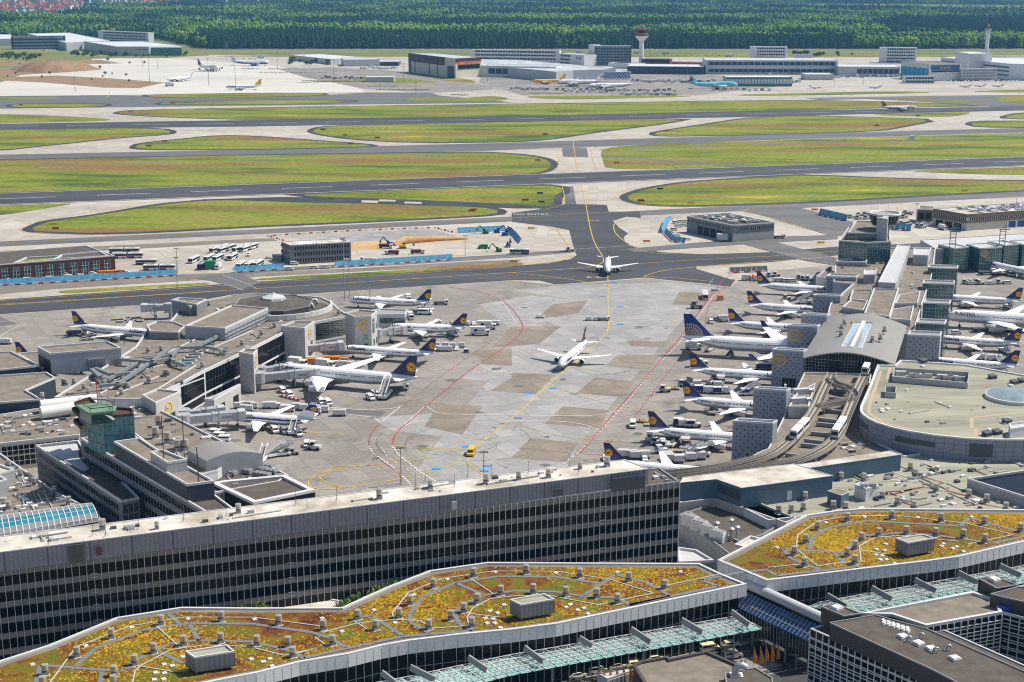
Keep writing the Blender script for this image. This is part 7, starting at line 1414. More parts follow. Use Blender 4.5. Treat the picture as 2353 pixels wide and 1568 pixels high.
clutter('grey three storey',[(660,568),(800,562),(800,558),(660,562)],11,5,12)
def blast(pts,label,h=3.4,m='blast_blue',base=True):
 r=thing('blast_fence',label,'blast fence');q=GL(pts);g=MB();g2=MB();g3=MB()
 for a,b in zip(q,q[1:]):
  L=(b-a).length;d=(b-a)/L;n=Vector((-d.y,d.x,0));n=n if n.y>0 else-n
  k=max(1,int(L/3))
  for i in range(k):
   p,s=a.lerp(b,i/k),a.lerp(b,(i+.94)/k);g.add([p,s,s+n*1.6+Vector((0,0,h)),p+n*1.6+Vector((0,0,h))]+[x+n*.1 for x in(p,s,s+n*1.6+Vector((0,0,h)),p+n*1.6+Vector((0,0,h)))],[(0,1,2,3),(7,6,5,4),(3,2,6,7),(0,3,7,4),(1,5,6,2)],m);c=p+n*1.6;g3.bar(p+Vector((0,0,h))+n*1.6,p+n*3,.12,.12,'mid_grey')
   if base:p=p-n*.8;g2.box((p.x,p.y,.4),(2.6,.5,.7),'red' if i%2 else 'white',atan2(d.y,d.x))
 g.build('panel',r);g3.build('brace',r)
 if base:g2.build('barrier',r)
blast([(-60,661),(0,657),(200,646),(406,634)],'blue blast fence in front of the brick building');blast([(539,627),(654,620)],'short blue blast fence with white writing between bus park and grey office');blast([(771,615),(900,607),(1041,598)],'blue blast fence along the building site');blast([(1052,536),(1162,531),(1180,545),(1192,560)],'grey-blue blast fence at the far end of building site',base=False)
blast([(1547,507),(1534,512),(1525,536),(1545,556),(1573,560)],'curved blue blast fence round parked cars by the garages');blast([(1880,494),(1944,509)],'straight blue blast fence left of round control cab',4.5);blast([(2043,528),(2093,532)],'short blue blast fence right of round control cab',4.5);blast([(1678,628),(1765,624)],'dark blast fence at the upper end of the red line',3,'dark_grey')
ml=[]
for u,v,h in[(344,191,41),(480,197,39),(542,211,38),(327,154,24),(362,159,24),(173,212,20),(522,137,33),(580,137,28),(638,160,30),(699,168,28),(767,177,27),(927,190,28),(873,208,18),(956,221,18),(1120,188,25),(409,686,22),(408,627,14),(792,690,33),(803,684,20),(1069,587,12),(788,600,13),(851,750,22),(2105,508,12),(2335,477,12),(1449,150,26),(1492,150,26),(1220,188,25),(1560,165,22),(1625,160,22),(1800,178,24),(1917,196,22),(1984,194,20),(2172,191,14),(2257,188,18),(2340,189,20),(1342,203,18),(1408,220,18),(1580,172,14),(922,1113,13),(1112,1130,14)]:
 ml.append(mast(G(u,v),h,'m'))
label_row(ml,'tall lamp masts standing on the airfield','lamp masts on the airfield')
for o in ml[:15]:o.scale=(1.8,1.8,1)
def house():
 r=thing('house','h','house');g=MB();g.prism([(-5,-4),(5,-4),(5,4),(-5,4)],0,6,'white',cap=False);g.add([(-5,-4,6),(-5,4,6),(-5,0,9.6)],[(0,1,2)],'white');g.add([(5,-4,6),(5,4,6),(5,0,9.6)],[(0,1,2)],'white');g.build('wall',r)
 g=MB();g.add([(-5.5,-4.6,5.6),(5.5,-4.6,5.6),(5.5,0,9.9),(-5.5,0,9.9),(-5.5,4.6,5.6),(5.5,4.6,5.6)],[(0,1,2,3),(3,2,5,4)],'roof_red');rf=g.build('roof',r);g=MB();g.box((2,1,9.8),(.8,.8,2),'brick');g.build('chimney',rf);return r
HS=house();rs=random.Random(5);oo=[]
for k in range(190):
 u,v=rs.uniform(-60,190)if k<150 else rs.uniform(190,420),rs.uniform(2,32)if k<150 else rs.uniform(0,9)
 if not inside(u,v+4,TOWN):continue
 p=G(u,v);oo.append(inst(HS,(p.x,p.y,0),rs.uniform(0,6.3),rs.uniform(1.3,2.3)))
label_row(oo,'white houses with red roofs in the far town','houses of the far town')
for k,(x0,x1,y,h)in enumerate([(183,206,10,60),(480,521,16,70),(547,593,18,40),(478,500,16,50)]):front(['pale apartment tower above the forest near the town','larger pale apartment block above the forest','wide pale factory block above the forest','slim pale apartment tower beside the larger block'][k],'apartment block',x0,y,x1,y,h,20,'far_white','far_pale',6)
def tree(x,y,s,label,group=None,z=0,name='tree'):
 r=thing(name,label,'tree' if name=='tree' else 'bush',(x,y,z),0,group);rs=random.Random(int(x*7+y));g=MB();g.cyl((0,0,0),.25*s,2.2*s,'bark',.12*s,7)
 for k in range(5):a=k*1.3;g.bar((0,0,1.6*s),(1.1*s*cos(a),1.1*s*sin(a),3*s),.1*s,.1*s,'bark')
 g.build('trunk',r);g=MB()
 for k in range(420):
  a,t=rs.uniform(0,6.3),rs.uniform(-1,1);rr=(rs.random()**.4)*(1+.25*sin(3*a+t*4));c=Vector((rr*2.0*s*math.sqrt(1-t*t)*cos(a),rr*2.0*s*math.sqrt(1-t*t)*sin(a),3.3*s+rr*1.5*s*t));e=.26*s
  u=Vector((rs.gauss(0,1),rs.gauss(0,1),rs.gauss(0,1))).normalized();w=u.orthogonal().normalized();g.add([c+u*e,c+w*e,c-u*e,c-w*e*.8],[(0,1,2,3)],'foliage_light' if rs.random()<.45 else 'foliage_dark')
 g.build('crown',r);return r
mat('foliage_light',(.14,.22,.03),.8);mat('foliage_dark',(.035,.075,.015),.9)
b,P=box_on('podium','narrow pale podium roofs between office block and planted roof','podium',[(560,1408),(686,1381),(760,1378),(800,1386),(900,1353),(990,1331),(1000,1322),(895,1362),(790,1412),(600,1425)],0,10,wall='facade_white',roof='pale_roof',eh=.3)
oo=[]
for u,v,s in((905,1356,1.5),(870,1372,1.6),(820,1388,1.5),(975,1336,1.2),(790,1398,1.2),(600,1402,1.2),(555,1404,1.1)):p=G(u,v,13);s*=1.05;oo.append(tree(p.x,p.y,s,'t',None,13-3.3*s))
label_row(oo,'green trees between office block and planted roof','trees below the office block')
bt=tree(0,0,1,'b',None,0,'bush');oo=[];first.pop('bush',None)
for k in range(130):
 if k<45:u,v=rs.uniform(150,430),rs.uniform(123,132)
 elif k<75:u,v=rs.uniform(-10,100),rs.uniform(128,140)
 elif k<95:u,v=rs.uniform(660,760),rs.uniform(142,150)
 elif k<110:u,v=rs.uniform(0,340),rs.uniform(140,192)
 else:u,v=rs.uniform(1740,1960),rs.uniform(126,132)
 p=G(u,v);sc=rs.uniform(1.2,2.6)*(.6 if 95<=k<110 else 1);oo.append(inst(bt,(p.x,p.y,-1.0*sc),rs.uniform(0,6),sc))
label_row(oo,'dark green bushes along the far apron edge','bushes along the far apron edge')
mnd=thing('earth_mound','brown and green earth mound at left of the pale apron','earth mound',tuple(G(120,162)));g=MB();vs=[]
for j,(r_,z)in enumerate(((55,0),(40,9),(22,14),(6,16))):
 for k in range(16):a=2*pi*k/16;vs.append((r_*1.3*cos(a)*(1+.2*sin(3*a+j)),r_*sin(a),z*(1+.15*sin(5*a+j))))
g.add(vs,[(i*16+j,i*16+(j+1)%16,(i+1)*16+(j+1)%16,(i+1)*16+j)for i in range(3)for j in range(16)]+[tuple(range(48,64))],'soil',True);g.build('mound',mnd)
mat('cargo_white',(.66,.67,.68),.5,var=.1,vs=.8);mat('taxi_cream',(.78,.72,.50),.3);mat('silver',(.5,.52,.55),.3,metal=.5);mat('bus_blue',(.02,.03,.20),.4)
def wheels(r,xs,w,rad=.42):
 g=MB()
 for x in xs:
  for s in(-1,1):
   vs=[]
   for t in(-.14,.14):vs+=[(x+rad*cos(2*pi*k/10),s*(w/2-.1)+t,rad+rad*sin(2*pi*k/10))for k in range(10)]
   g.add(vs,[(k,(k+1)%10,10+(k+1)%10,10+k)for k in range(10)]+[tuple(range(10)),tuple(range(10,20))],'rubber')
 g.build('wheel',r)
def hull(r,prof,w,m,name='body',tuck=.12):
 """side outline [(x,z)...] extruded to width w, narrower at the top"""
 zm=max(z for _,z in prof);g=MB();n=len(prof);hw=lambda z:w/2-(tuck if z>zm*.62 else 0)
 vs=[(x,-hw(z),z)for x,z in prof]+[(x,hw(z),z)for x,z in prof]
 g.add(vs,[tuple(range(n)),tuple(reversed(range(n,2*n)))]+[(i,i+n,(i+1)%n+n,(i+1)%n)for i in range(n)],m);return g.build(name,r)
def glass(r,items,name='window'):
 g=MB();[g.box(c,d,'dark_glass')for c,d in items];g.build(name,r)
def v_car(m='white',L=4.4):
 r=thing('car','c','car');hull(r,[(-2.15,.35),(2.15,.35),(2.2,.75),(1.3,.95),(.55,1.42),(-1.2,1.45),(-2.0,1.0),(-2.2,.8)],1.8,m);glass(r,[((-.35,0,1.2),(1.9,1.66,.32)),((.98,0,1.14),(.3,1.45,.26)),((-1.65,0,1.17),(.3,1.4,.22))]);wheels(r,(-1.35,1.35),1.8,.32);return r
def v_van(m='white',stripe=None):
 r=thing('van','v','van');b=hull(r,[(-2.4,.4),(2.4,.4),(2.45,.95),(1.75,1.15),(1.1,1.95),(-2.35,2.0)],1.95,m);glass(r,[((-.5,0,1.5),(3.2,1.86,.45)),((1.5,0,1.5),(.45,1.6,.5)),((-2.4,0,1.5),(.06,1.5,.5))]);wheels(r,(-1.5,1.55),1.95,.36)
 if stripe:g=MB();g.box((-.1,0,.95),(4.2,1.98,.22),stripe);g.build('side_stripe',b)
 return r
def v_bus(art=False,m='white',low='bus_blue'):
 r=thing('airport_bus','b','bus')
 for x0,x1 in(((-9,-.7),(.3,9))if art else((-6,6),)):
  g=MB();g.box(((x0+x1)/2,0,1.75),(x1-x0,2.9,2.7),m);b=g.build('body',r);g=MB();g.box(((x0+x1)/2,0,2.05),(x1-x0-.3,2.96,1.15),'dark_glass');g.box(((x1 if x1>5 else x0),0,1.9),(.1,2.6,1.6),'dark_glass');g.build('window',b);g=MB();g.box(((x0+x1)/2-(x1-x0)*.28,0,.8),((x1-x0)*.4,2.97,.8),low);g.build('paint_field',b);g=MB();g.box(((x0+x1)/2,0,3.2),((x1-x0)*.5,1.4,.3),'light_grey');g.build('roof_unit',b)
 if art:g=MB();g.box((-.2,0,1.75),(1.0,2.6,2.5),'dark_grey');g.build('bellows',r);wheels(r,(-7,-2.5,3,7),2.9,.5)
 else:wheels(r,(-3.8,3.8),2.9,.5)
 return r
def v_truck(m='white',box='cargo_white',L=7.,h=3.4,mark=None,name='truck'):
 r=thing(name,'t','truck');g=MB();g.box((L/2-.9,0,1.6),(1.8,2.4,2.2),m);c=g.build('cab',r);g=MB();g.box((L/2+.02,0,2.0),(.08,2.1,.9),'dark_glass');g.box((L/2-.7,0,2.0),(.9,2.44,.7),'dark_glass');g.build('window',c)
 g=MB();g.box((-.9,0,.75),(L-1.6,1.0,.4),'dark_grey');g.build('chassis',r);g=MB();g.box((-1.0,0,(h+1.0)/2),(L-2.2,2.5,h-1.0),box);b=g.build('cargo_box',r);wheels(r,(-L/2+1.2,L/2-1.2),2.5,.5)
 if mark:
  for s in(-1,1):g=MB();disc(g,(-2,s*1.28,h*.62),.75,'united_blue',16);g.build('round_logo',b);text_mesh('Sky Chefs',.75,'united_blue',b,'lettering',(.2 if s<0 else-.3,s*1.29,h*.6),(R(90),0,0 if s<0 else pi))
 return r
def v_tug(m='light_grey'):
 r=thing('baggage_tug','t','tug');g=MB();g.box((0,0,.75),(3,1.6,.7),m);g.build('body',r);g=MB();g.box((-.5,0,1.95),(1.4,1.5,.1),m);[g.box((x,y,1.5),(.1,.1,.9),'dark_grey')for x in(-1.1,.1)for y in(-.65,.65)];g.build('canopy',r);g=MB();g.box((-.6,0,1.3),(.8,1.2,.5),'black');g.build('seat',r);wheels(r,(-1,1),1.6,.38);return r
def v_cart(m='cargo_white',roof='light_grey'):
 r=thing('baggage_cart','c','baggage cart');g=MB();g.box((0,0,.55),(3.0,1.7,.16),'mid_grey');g.bar((1.5,0,.5),(2.4,0,.35),.1,.1,'dark_grey');g.build('frame',r);g=MB();g.box((0,0,1.35),(2.5,1.6,1.45),m);g.build('container',r);g=MB();g.box((0,0,2.1),(2.6,1.65,.08),roof);g.build('lid',r);wheels(r,(-1,1),1.6,.25);return r
def v_dolly():
 r=thing('cargo_dolly','d','cargo dolly');g=MB();g.box((0,0,.5),(3.2,2.2,.18),'mid_grey');[g.box((x,0,.65),(.12,2.1,.1),'yellow')for x in(-1.3,-.4,.5,1.3)];g.build('bed',r);wheels(r,(-1.1,1.1),2,.22);return r
def v_stair():
 r=thing('stair_truck','s','stair truck');g=MB();g.box((.5,0,.9),(6.5,2.2,.7),'white');g.build('chassis',r);g=MB();g.bar((-2.6,0,.9),(3.4,0,3.9),1.5,.25,'mid_grey');g.box((4.0,0,3.9),(1.6,1.8,.15),'mid_grey');st_=g.build('stair_flight',r)
 g=MB();[g.bar((-2.6,y,1.9),(3.4,y,4.9),.08,.5,'white')for y in(-.85,.85)];[g.box((4,y,4.4),(1.6,.08,.9),'white')for y in(-.9,.9)];g.build('handrail',st_);g=MB();[g.bar((1.2,y,1.2),(3.3,y,3.7),.15,.15,'mid_grey')for y in(-.6,.6)];g.build('brace',r);wheels(r,(-2,2.6),2.2,.42);return r
def v_belt():
 r=thing('belt_loader','b','belt loader');g=MB();g.box((0,0,.7),(6,1.8,.7),'beige');g.build('body',r);g=MB();g.bar((-3.6,.2,.9),(4.2,.2,2.6),1.0,.25,'dark_grey');g.build('belt',r);g=MB();g.box((1.2,-.6,1.4),(.9,.6,.9),'dark_glass');g.build('cabin',r);wheels(r,(-2,2),1.8,.36);return r
def v_lift():
 r=thing('container_loader','c','cargo loader');g=MB();g.box((0,0,.7),(7,2.6,.6),'mid_grey');g.build('chassis',r);g=MB();g.box((1.2,0,2.9),(4.4,2.8,.3),'light_grey');[g.bar((1.2-k*1.8,y,1.0),(1.2+k*1.8,y,2.8),.15,.15,'dark_grey')for k in(-1,1)for y in(-1.1,1.1)];g.build('platform',r);g=MB();g.box((3,-1.2,3.6),(.9,.8,1.2),'white');g.build('cabin',r);wheels(r,(-2.5,2.5),2.6,.42);return r
def v_dump(m='brown_red'):
 r=v_truck('white',m,8.5,2.6,name='dump_truck');return r
def v_digger(m):
 r=thing('excavator','e','excavator');g=MB();[g.box((0,y,.45),(4.2,.7,.9),'dark_grey')for y in(-1.2,1.2)];g.build('track',r);g=MB();g.box((-.4,0,1.7),(3.6,2.6,1.3),m);b=g.build('body',r);g=MB();g.box((.8,.8,2.7),(1.4,1,1.6),'dark_glass');g.build('cab',b);g=MB();g.bar((1,-.4,2),(4.4,-.4,5.6),.5,.7,m);g.bar((4.4,-.4,5.6),(6.6,-.4,3),.4,.5,m);g.build('arm',r);g=MB();g.box((6.7,-.4,2.3),(1.1,1.2,1.3),'dark_grey');g.build('bucket',r);return r
def v_uld(m='cargo_white'):
 r=thing('cargo_container','c','cargo container');g=MB();g.box((0,0,1.4),(3.1,2.3,1.9),m);g.build('shell',r);g=MB();g.box((0,0,.38),(3.3,2.4,.16),'mid_grey');[g.box((x,y,.18),(.4,.3,.36),'rubber')for x in(-1.2,1.2)for y in(-.8,.8)];g.build('base',r);return r
PROTO={}
def V_(k):
 if k not in PROTO:
  PROTO[k]={'car':lambda:v_car(),'car_dark':lambda:v_car('black'),'car_silver':lambda:v_car('silver'),'taxi':lambda:v_car('taxi_cream'),'van':lambda:v_van(),'van_stripe':lambda:v_van('white','orange'),'van_silver':lambda:v_van('silver'),'van_taxi':lambda:v_van('taxi_cream'),'bus':lambda:v_bus(),'bus_long':lambda:v_bus(True),'bus_blue':lambda:v_bus(False,'bus_blue'),'truck':lambda:v_truck(),'catering':lambda:v_truck('white','white',9,4.2,1,'catering_truck'),'truck_low':lambda:v_truck('white','dark_grey',7.5,1.6),'truck_yellow':lambda:v_truck('yellow','orange',6.5,2.6),'truck_orange':lambda:v_truck('orange','orange',6.5,2.6),'follow':lambda:v_van('plane_yellow','black'),'tug':lambda:v_tug(),'tug_dark':lambda:v_tug('mid_grey'),'cart':lambda:v_cart(),'cart_blue':lambda:v_cart('bus_blue','white'),'cart_orange':lambda:v_cart('orange','orange'),'dolly':v_dolly,'stair':v_stair,'belt':v_belt,'lift':v_lift,'dump':v_dump,'digger':lambda:v_digger('yellow'),'digger_blue':lambda:v_digger('blue'),'loader':lambda:v_digger('green'),'uld':v_uld,'uld_box':lambda:v_uld('mid_grey'),'van_green':lambda:v_van('green'),'uld_green':lambda:v_uld('green')}[k]();return PROTO[k],True
 return copy_tree(PROTO[k]),False
def park(kind,pts,phrase,hd=0.,sc=1.,group=None,z=.05):
 """pts: T px (x, y[, heading]) of the ground point"""
 oo=[]
 for q in pts:
  o,_=V_(kind);p=G(q[0],q[1]);o.location=(p.x,p.y,z);o.rotation_euler=(0,0,R(q[2]if len(q)>2 else hd+rnd()*4-2));o.scale=(sc,)*3;oo.append(o)
 if len(oo)==1:oo[0]['label']=phrase
 else:label_row(oo,phrase,group or phrase)
 return oo
cT=lambda cx,cy,l:[(588.25*cx+q[0]/4,(0,391.8,783.6,1176.5)[cy]+q[1]/4)+tuple(q[2:])for q in l]
park('bus_long',cT(0,1,[(1145,760),(1175,805),(1465,915)]),'dark blue and white articulated buses right of the brick building',4);park('bus',cT(0,1,[(1345,865)]),'dark single bus between two articulated buses',3)
park('bus_long',cT(0,1,[(2015,740),(2085,740),(2220,735),(2290,730)]),'articulated white buses at the back of the bus park',-112);park('bus',cT(0,1,[(1785,840),(1925,825),(2005,825),(2140,815),(2220,890),(2295,890)])+[(593,612)],'single white buses parked in marked bays',-100)
park('bus_blue',cT(0,1,[(1865,900)]),'dark blue bus beside green container in bus park',-97);park('uld_green',cT(0,1,[(1935,905)]),'green container by a lamp mast in the bus park',5,2);park('truck',cT(0,1,[(2005,905)]),'white box truck right of green container',-95);park('van',cT(0,1,[(2087,815),(2288,785)]),'white vans between buses in the bus park',-95)
park('van',cT(0,1,[(465,1005),(255,1018),(640,990),(750,985),(435,980),(600,970)]),'white vans in front of the brick building',6);park('car',cT(0,1,[(225,1000),(850,955),(895,975),(1120,940),(1160,945)]),'white cars in front of the brick building',10);park('truck_yellow',cT(0,1,[(960,965),(1095,955)]),'yellow trucks by the brick building corner',10);park('truck_orange',cT(0,1,[(1035,962),(210,995)]),'orange trucks in front of brick building',10);park('tug',cT(0,1,[(85,1025)]),'pale forklift tug at the left end of brick building')
park('dump',cT(1,1,[(1195,715,-12),(1250,775,175),(1485,768,8)]),'dump trucks on the building site');park('digger',cT(1,1,[(1350,718)]),'yellow excavator on the building site',10,1.0);park('digger_blue',cT(1,1,[(1225,690,165),(2215,575,10),(2290,600,20),(2320,705,80)]),'blue excavators on the building site',sc=.9);park('loader',cT(1,1,[(2110,580,170),(2230,750,170)]),'green loaders at the site edge',sc=.9);park('van_green',cT(1,1,[(2085,720)]),'green van on the pale building site',178,1.3)
park('van',cT(1,1,[(308,918),(537,905),(645,900),(838,845),(352,868)]),'white vans on the road by the grey office',5);park('car',cT(1,1,[(117,812)]),'white car left of the grey office',5);park('bus',cT(2,1,[(70,768)]),'blue and white bus waiting at the road crossing',178);park('truck_low',cT(1,1,[(1020,838)]),'flat truck parked behind the site fence',180);park('van',cT(1,1,[(1100,838)]),'white van parked behind the site fence')
g=MB();rs=random.Random(8)
for l in([(617,543),(730,536),(860,529),(1000,524.5)],[(617,543),(660,556)],[(1000,524.5),(1050,537)]):
 q=GL(l)
 for a,b in zip(q,q[1:]):
  for k in range(int((b-a).length/4)):c=a+(b-a).normalized()*4*k;g.box((c.x,c.y,.4),(2.2,.5,.8),'red' if k%2 else 'white',atan2((b-a).y,(b-a).x))
tag(g.build('site_barrier'),'red and white barrier line round the pale building site','barrier')
g=MB();[g.tube([G(u,553-(u-800)*.03)+Vector((0,0,z))for u,z in((800,.6),(900,.9))],.8,'soil',8)for _ in(0,)];q=[G(905,565)+Vector((0,0,.4)),G(930,559)+Vector((0,0,1.5)),G(1000,554)+Vector((0,0,1.2)),G(1075,550)+Vector((0,0,.3))];g=MB();g.tube(q,[1.5,3,2,1],'sand',8);tag(g.build('sand_heap'),'long orange sand heap on the building site','sand heap')
park('van',[(u,v)for u,v in((1553,514),(1566,512),(1580,511),(1558,522),(1572,520),(1586,519),(1590,527),(1548,530))],'white vans behind the curved blue fence',5);park('car',[(1541,536),(1546,546),(1556,543),(1580,552),(2096,510),(2110,512),(2125,515),(2142,516),(2155,518)],'white cars by the right service buildings',5);park('truck',[(1942,603),(2166,528)],'white box trucks right of the crossing',-70,1.);park('uld',[(1655,546),(1660,554)],'white site cabins by the garages',10,2)
park('truck_low',[(1640,540),(1790,548),(2085,494)],'flat trucks near service buildings',5);park('tug',cT(3,1,[(765,440),(840,420),(830,450),(895,415),(905,450),(920,425),(1230,500),(1260,510),(1290,505),(1380,525),(1420,530),(1250,440),(1270,400),(1745,545)]),'pale tugs parked round the ramp control cab',20,1.5);park('car',cT(3,1,[(1320,470),(1350,475),(1385,478),(1425,492),(1450,495)]),'white cars right of the ramp control cab',10)
park('tug_dark',[(1397,631)],'low tow tug at the nose of the head-on airliner',-90,1.6);park('follow',[(1083,1045)],'yellow van driving on the yellow line',-96,1.25);park('tug',cT(2,1,[(530,745)]),'tug towing dollies across the taxiway',5,1.5);park('dolly',cT(2,1,[(410,752),(465,748)]),'dollies towed across the taxiway',5);park('car',[(1241,731)],'pale car alone left of the yellow line',5);park('truck_low',[(1387,737)],'pale tractor towing two carts in mid apron',2,.8);park('cart',[(1352,737),(1370,737)],'carts towed in mid apron',2)
park('bus',[(1620,685)],'white bus beside the red line',-95);park('car',[(1643,669)],'white car beyond the white bus',5);park('cart_orange',[(1655,690)],'orange cart right of the white bus',0,1.2);park('tug_dark',[(1600,709)],'dark tow tug near the red line',0,2);park('van',[(1634,743)],'white van by the jumbo tail',-95);park('truck_low',[(1643,737)],'grey tow truck beside white van at jumbo tail',20,.9)
park('catering',cT(1,1,[(2060,1515),(2120,1460)]),'white catering trucks with round logo',-4);park('car',cT(1,1,[(2000,1420)]),'white car beside the catering trucks',-80);park('cart',cT(1,1,[(1945,1425),(2190,1420),(2225,1420),(2060,1430)]),'grey carts near the catering trucks',85);park('truck_low',cT(1,1,[(1700,1235)]),'pushback truck right of the farthest left airliner',0);park('car',cT(1,1,[(1665,1400)]),'white car between two left airliners',5);park('van',cT(1,1,[(1555,1325)]),'white minibus at a passenger stair',-3,1.5);park('stair',cT(1,1,[(1570,1290,145),(1815,1520,120)]),'stair trucks at the far left airliners',sc=1.3)
park('truck',cT(1,1,[(1420,1365),(1550,1560),(1130,1225),(1400,1200)]),'white service trucks at the far left gates',-80);park('cart',cT(1,2,[(1700,95),(1740,95),(1775,95),(1665,90),(1660,60),(1740,60),(1810,65),(1890,60)]),'grey baggage carts behind a blue tail',0,1.1);park('car',cT(1,2,[(1845,85),(920,235)]),'white cars near the mid left gates',-95);park('cart_blue',cT(1,2,[(1932,108)]),'small blue cart near the red dashed line',10,.8)
park('cart_orange',cT(1,2,[(500,220),(582,215),(652,200),(730,205),(815,215)]),'orange containers beyond the four-engined airliner',0,1.4);park('cart',cT(1,2,[(745,240),(800,240),(865,245),(450,200),(500,200)]),'pale containers beyond the four-engined airliner',5,1.3);park('truck',cT(1,2,[(380,235),(635,250)]),'white box trucks beyond the four-engined airliner',-20,1.2);park('van',cT(1,2,[(245,475),(1100,510),(1052,540)]),'white vans by the four-engined airliner',-60,1.1);park('stair',[(884,914,80)],'passenger stair truck at rear door of the four-engined airliner',sc=1.6)
park('truck_low',cT(1,2,[(1310,460)]),'lorry with folded crane below the big blue tail',10,1.1);park('van_stripe',cT(1,2,[(310,515),(597,580),(662,590),(172,840),(390,870)]),'white vans with orange stripes',-65,1.15);park('van_silver',cT(1,2,[(262,845)]),'silver van below the old style airliner',-70,1.2);park('stair',cT(1,2,[(345,850,85)]),'passenger stair truck at the old style airliner',sc=1.2)
park('truck',cT(1,2,[(160,620),(290,650)]),'white trucks beyond the old style airliner',0,.8);park('cart',cT(1,2,[(370,630),(440,640),(550,650),(632,655),(745,690),(790,690),(560,670),(100,620)]),'pale baggage carts beyond the old style airliner',0,1.2);park('van',cT(1,2,[(467,970)]),'white van alone left of a pale tractor',-85);park('tug',cT(1,2,[(540,1000)]),'white jeep-like tractor on lower left apron',-15,1.6);park('stair',cT(1,2,[(150,1070,35),(215,1060,15),(60,1110,85)]),'idle stair trucks by the barrel-roofed hall',sc=1.1);park('tug_dark',cT(1,2,[(300,1045),(350,1045)]),'small dark tugs by the barrel-roofed hall',0,1.2)
park('van',cT(0,2,[(1960,865,160),(2000,895,165),(2045,925,178)]),'white vans at the low roof edge by the apron',sc=1.2);park('cart',cT(0,2,[(2190,620),(2240,610),(2300,610),(2335,620),(2240,640),(2290,645)]),'pale carts by the stone service building',0,1.1);park('truck_low',cT(0,1,[(710,1515)]),'white flat truck at the far left airliner',-3,1.3);park('belt',cT(0,1,[(820,1540),(2400-588*0-1590,1560)]),'belt loaders at the far left airliner',10)
park('dolly',cT(0,1,[(1060,1375),(1105,1395),(1120,1370),(1165,1380),(1200,1395),(1230,1365),(1250,1380),(1290,1390),(1320,1375),(1200,1355),(1270,1355),(1550,1305)]),'empty dollies behind the far left airliner',10,1.1);park('cart',cT(0,2,[(15,30),(45,25),(75,30)]),'carts near the lone blue fin at left edge',0,1.2)
g=MB();q=GL([(644,912),(701,926)]);d=(q[1]-q[0]).normalized()
for k in range(10):c=q[0]+d*k*1.15;g.box((c.x,c.y,.5),(1.1,.6,1.0),'red' if k%2 else 'white',atan2(d.y,d.x))
tag(g.build('barrier'),'red and white barrier beside striped van','barrier')
park('truck',cT(2,2,[(1670,80),(1720,240)]),'white trucks beside the jumbo and next blue tail',-10,1.1);park('lift',cT(2,2,[(1915,400),(1590,980),(1850,660),(2470,1150-620)]),'cargo loaders under the right airliners',75,1.2);park('belt',cT(2,2,[(1840,385),(1490,960),(1820,90),(2000,150)]),'belt loaders under the right airliners',60,1.2)
park('cart_blue',cT(2,2,[(1715,470),(1885,485),(2280,265),(2340,265),(1525,775),(2140,500)]),'blue baggage bins between right airliners',0,1.35);park('cart',cT(2,2,[(1700,425),(1805,480),(1890,435),(1980,485),(1570,790),(1020,1070),(1110,1075),(1130,1085),(1450,1110),(1530,1120),(1430,1090),(1640,1100),(1730,1090),(1220,1080)]),'pale baggage carts between right airliners',0,1.35);park('dolly',cT(2,2,[(1410,445),(1440,445),(1470,445),(1500,447),(1165,745),(1200,748),(1240,750),(1280,752),(1460,1020),(1560,1020),(1780,440),(1260,780)]),'low dollies near the right dashed line',0,1.2)
park('tug',cT(2,2,[(1405,470),(1575,420),(1640,795),(1680,795),(1400,970),(1330,955),(1370,1030),(1660,1060),(1410,990)]),'pale tugs between the right airliners',10,1.5);park('truck_low',cT(2,2,[(1360,925)]),'white flat truck below second nearest right airliner',175,1.3);park('van',cT(2,2,[(1110,790)]),'police style van beyond the right red line',-95,1.2);park('car',cT(2,2,[(1220,1100),(860,1095)]),'white cars by the nearest blue tail',-90,1.1)
park('stair',cT(2,2,[(2160,500,10),(1640,1070,15),(1720,1065,10)]),'idle stair trucks on the right apron',sc=1.1);park('stair',cT(3,1,[(320,1225,10),(2215,1270,100)])+cT(3,2,[(2180,110,100),(2145,270,100)]),'stair trucks near the right pier',sc=1.2)
park('tug',cT(3,1,[(295,1000),(330,1010),(375,1005),(375,1015),(170,1190),(75,975),(20,980),(1815,1045),(1870,1045),(1925,1040),(1950,1050),(2130,1045),(2155,900),(2240,975),(2330,985)]),'pale tugs around the right pier',10,1.4);park('van',cT(3,1,[(85,1020),(125,1020),(175,1025),(222,1027),(1870,1050),(2045,1050),(2200,1045),(1730,1505)])+[(1808,805)],'white vans around the right pier',10);park('truck_low',cT(3,1,[(2010,960),(1965,1485)]),'tank trucks under the right pier airliners',5,1.3)
park('cart_orange',cT(2,1,[(2170,1010),(2230,1000)]),'orange carts by farthest right blue tail',0,1.2);park('cart',cT(2,1,[(2145,1010),(2250,1015),(2290,1015),(1950,1390)]),'pale carts by farthest right blue tail',0,1.5)
park('cart',cT(3,2,[(1955,170),(2045,178),(2115,180)]),'pale carts beyond the bottom right airliner',0,1.2)
ul=[]
for(x0,x1,y,n)in((1176,1262,206,14),(1430,1560,218,16),(1400,1560,210,14),(1280,1440,208,12),(1455,1650,189,26),(740,850,181,16),(1790,1840,190,12),(2000,2100,176,10),(1640,1780,208,10),(1300,1420,212,9),(830,915,158,14),(1850,1990,178,14),(1770,1900,172,10)):
 for k in range(n):o,_=V_(rs.choice(['uld','uld','uld_box','cart']));p=G(x0+(x1-x0)*k/n+rs.uniform(-2,2),y+rs.uniform(-2,2));o.location=(p.x,p.y,0.05);o.rotation_euler=(0,0,rs.uniform(-.2,.2));o.scale=(1.5,)*3;ul.append(o)
label_row(ul,'pale cargo containers on the far cargo apron','cargo containers on the far apron');dd=[]
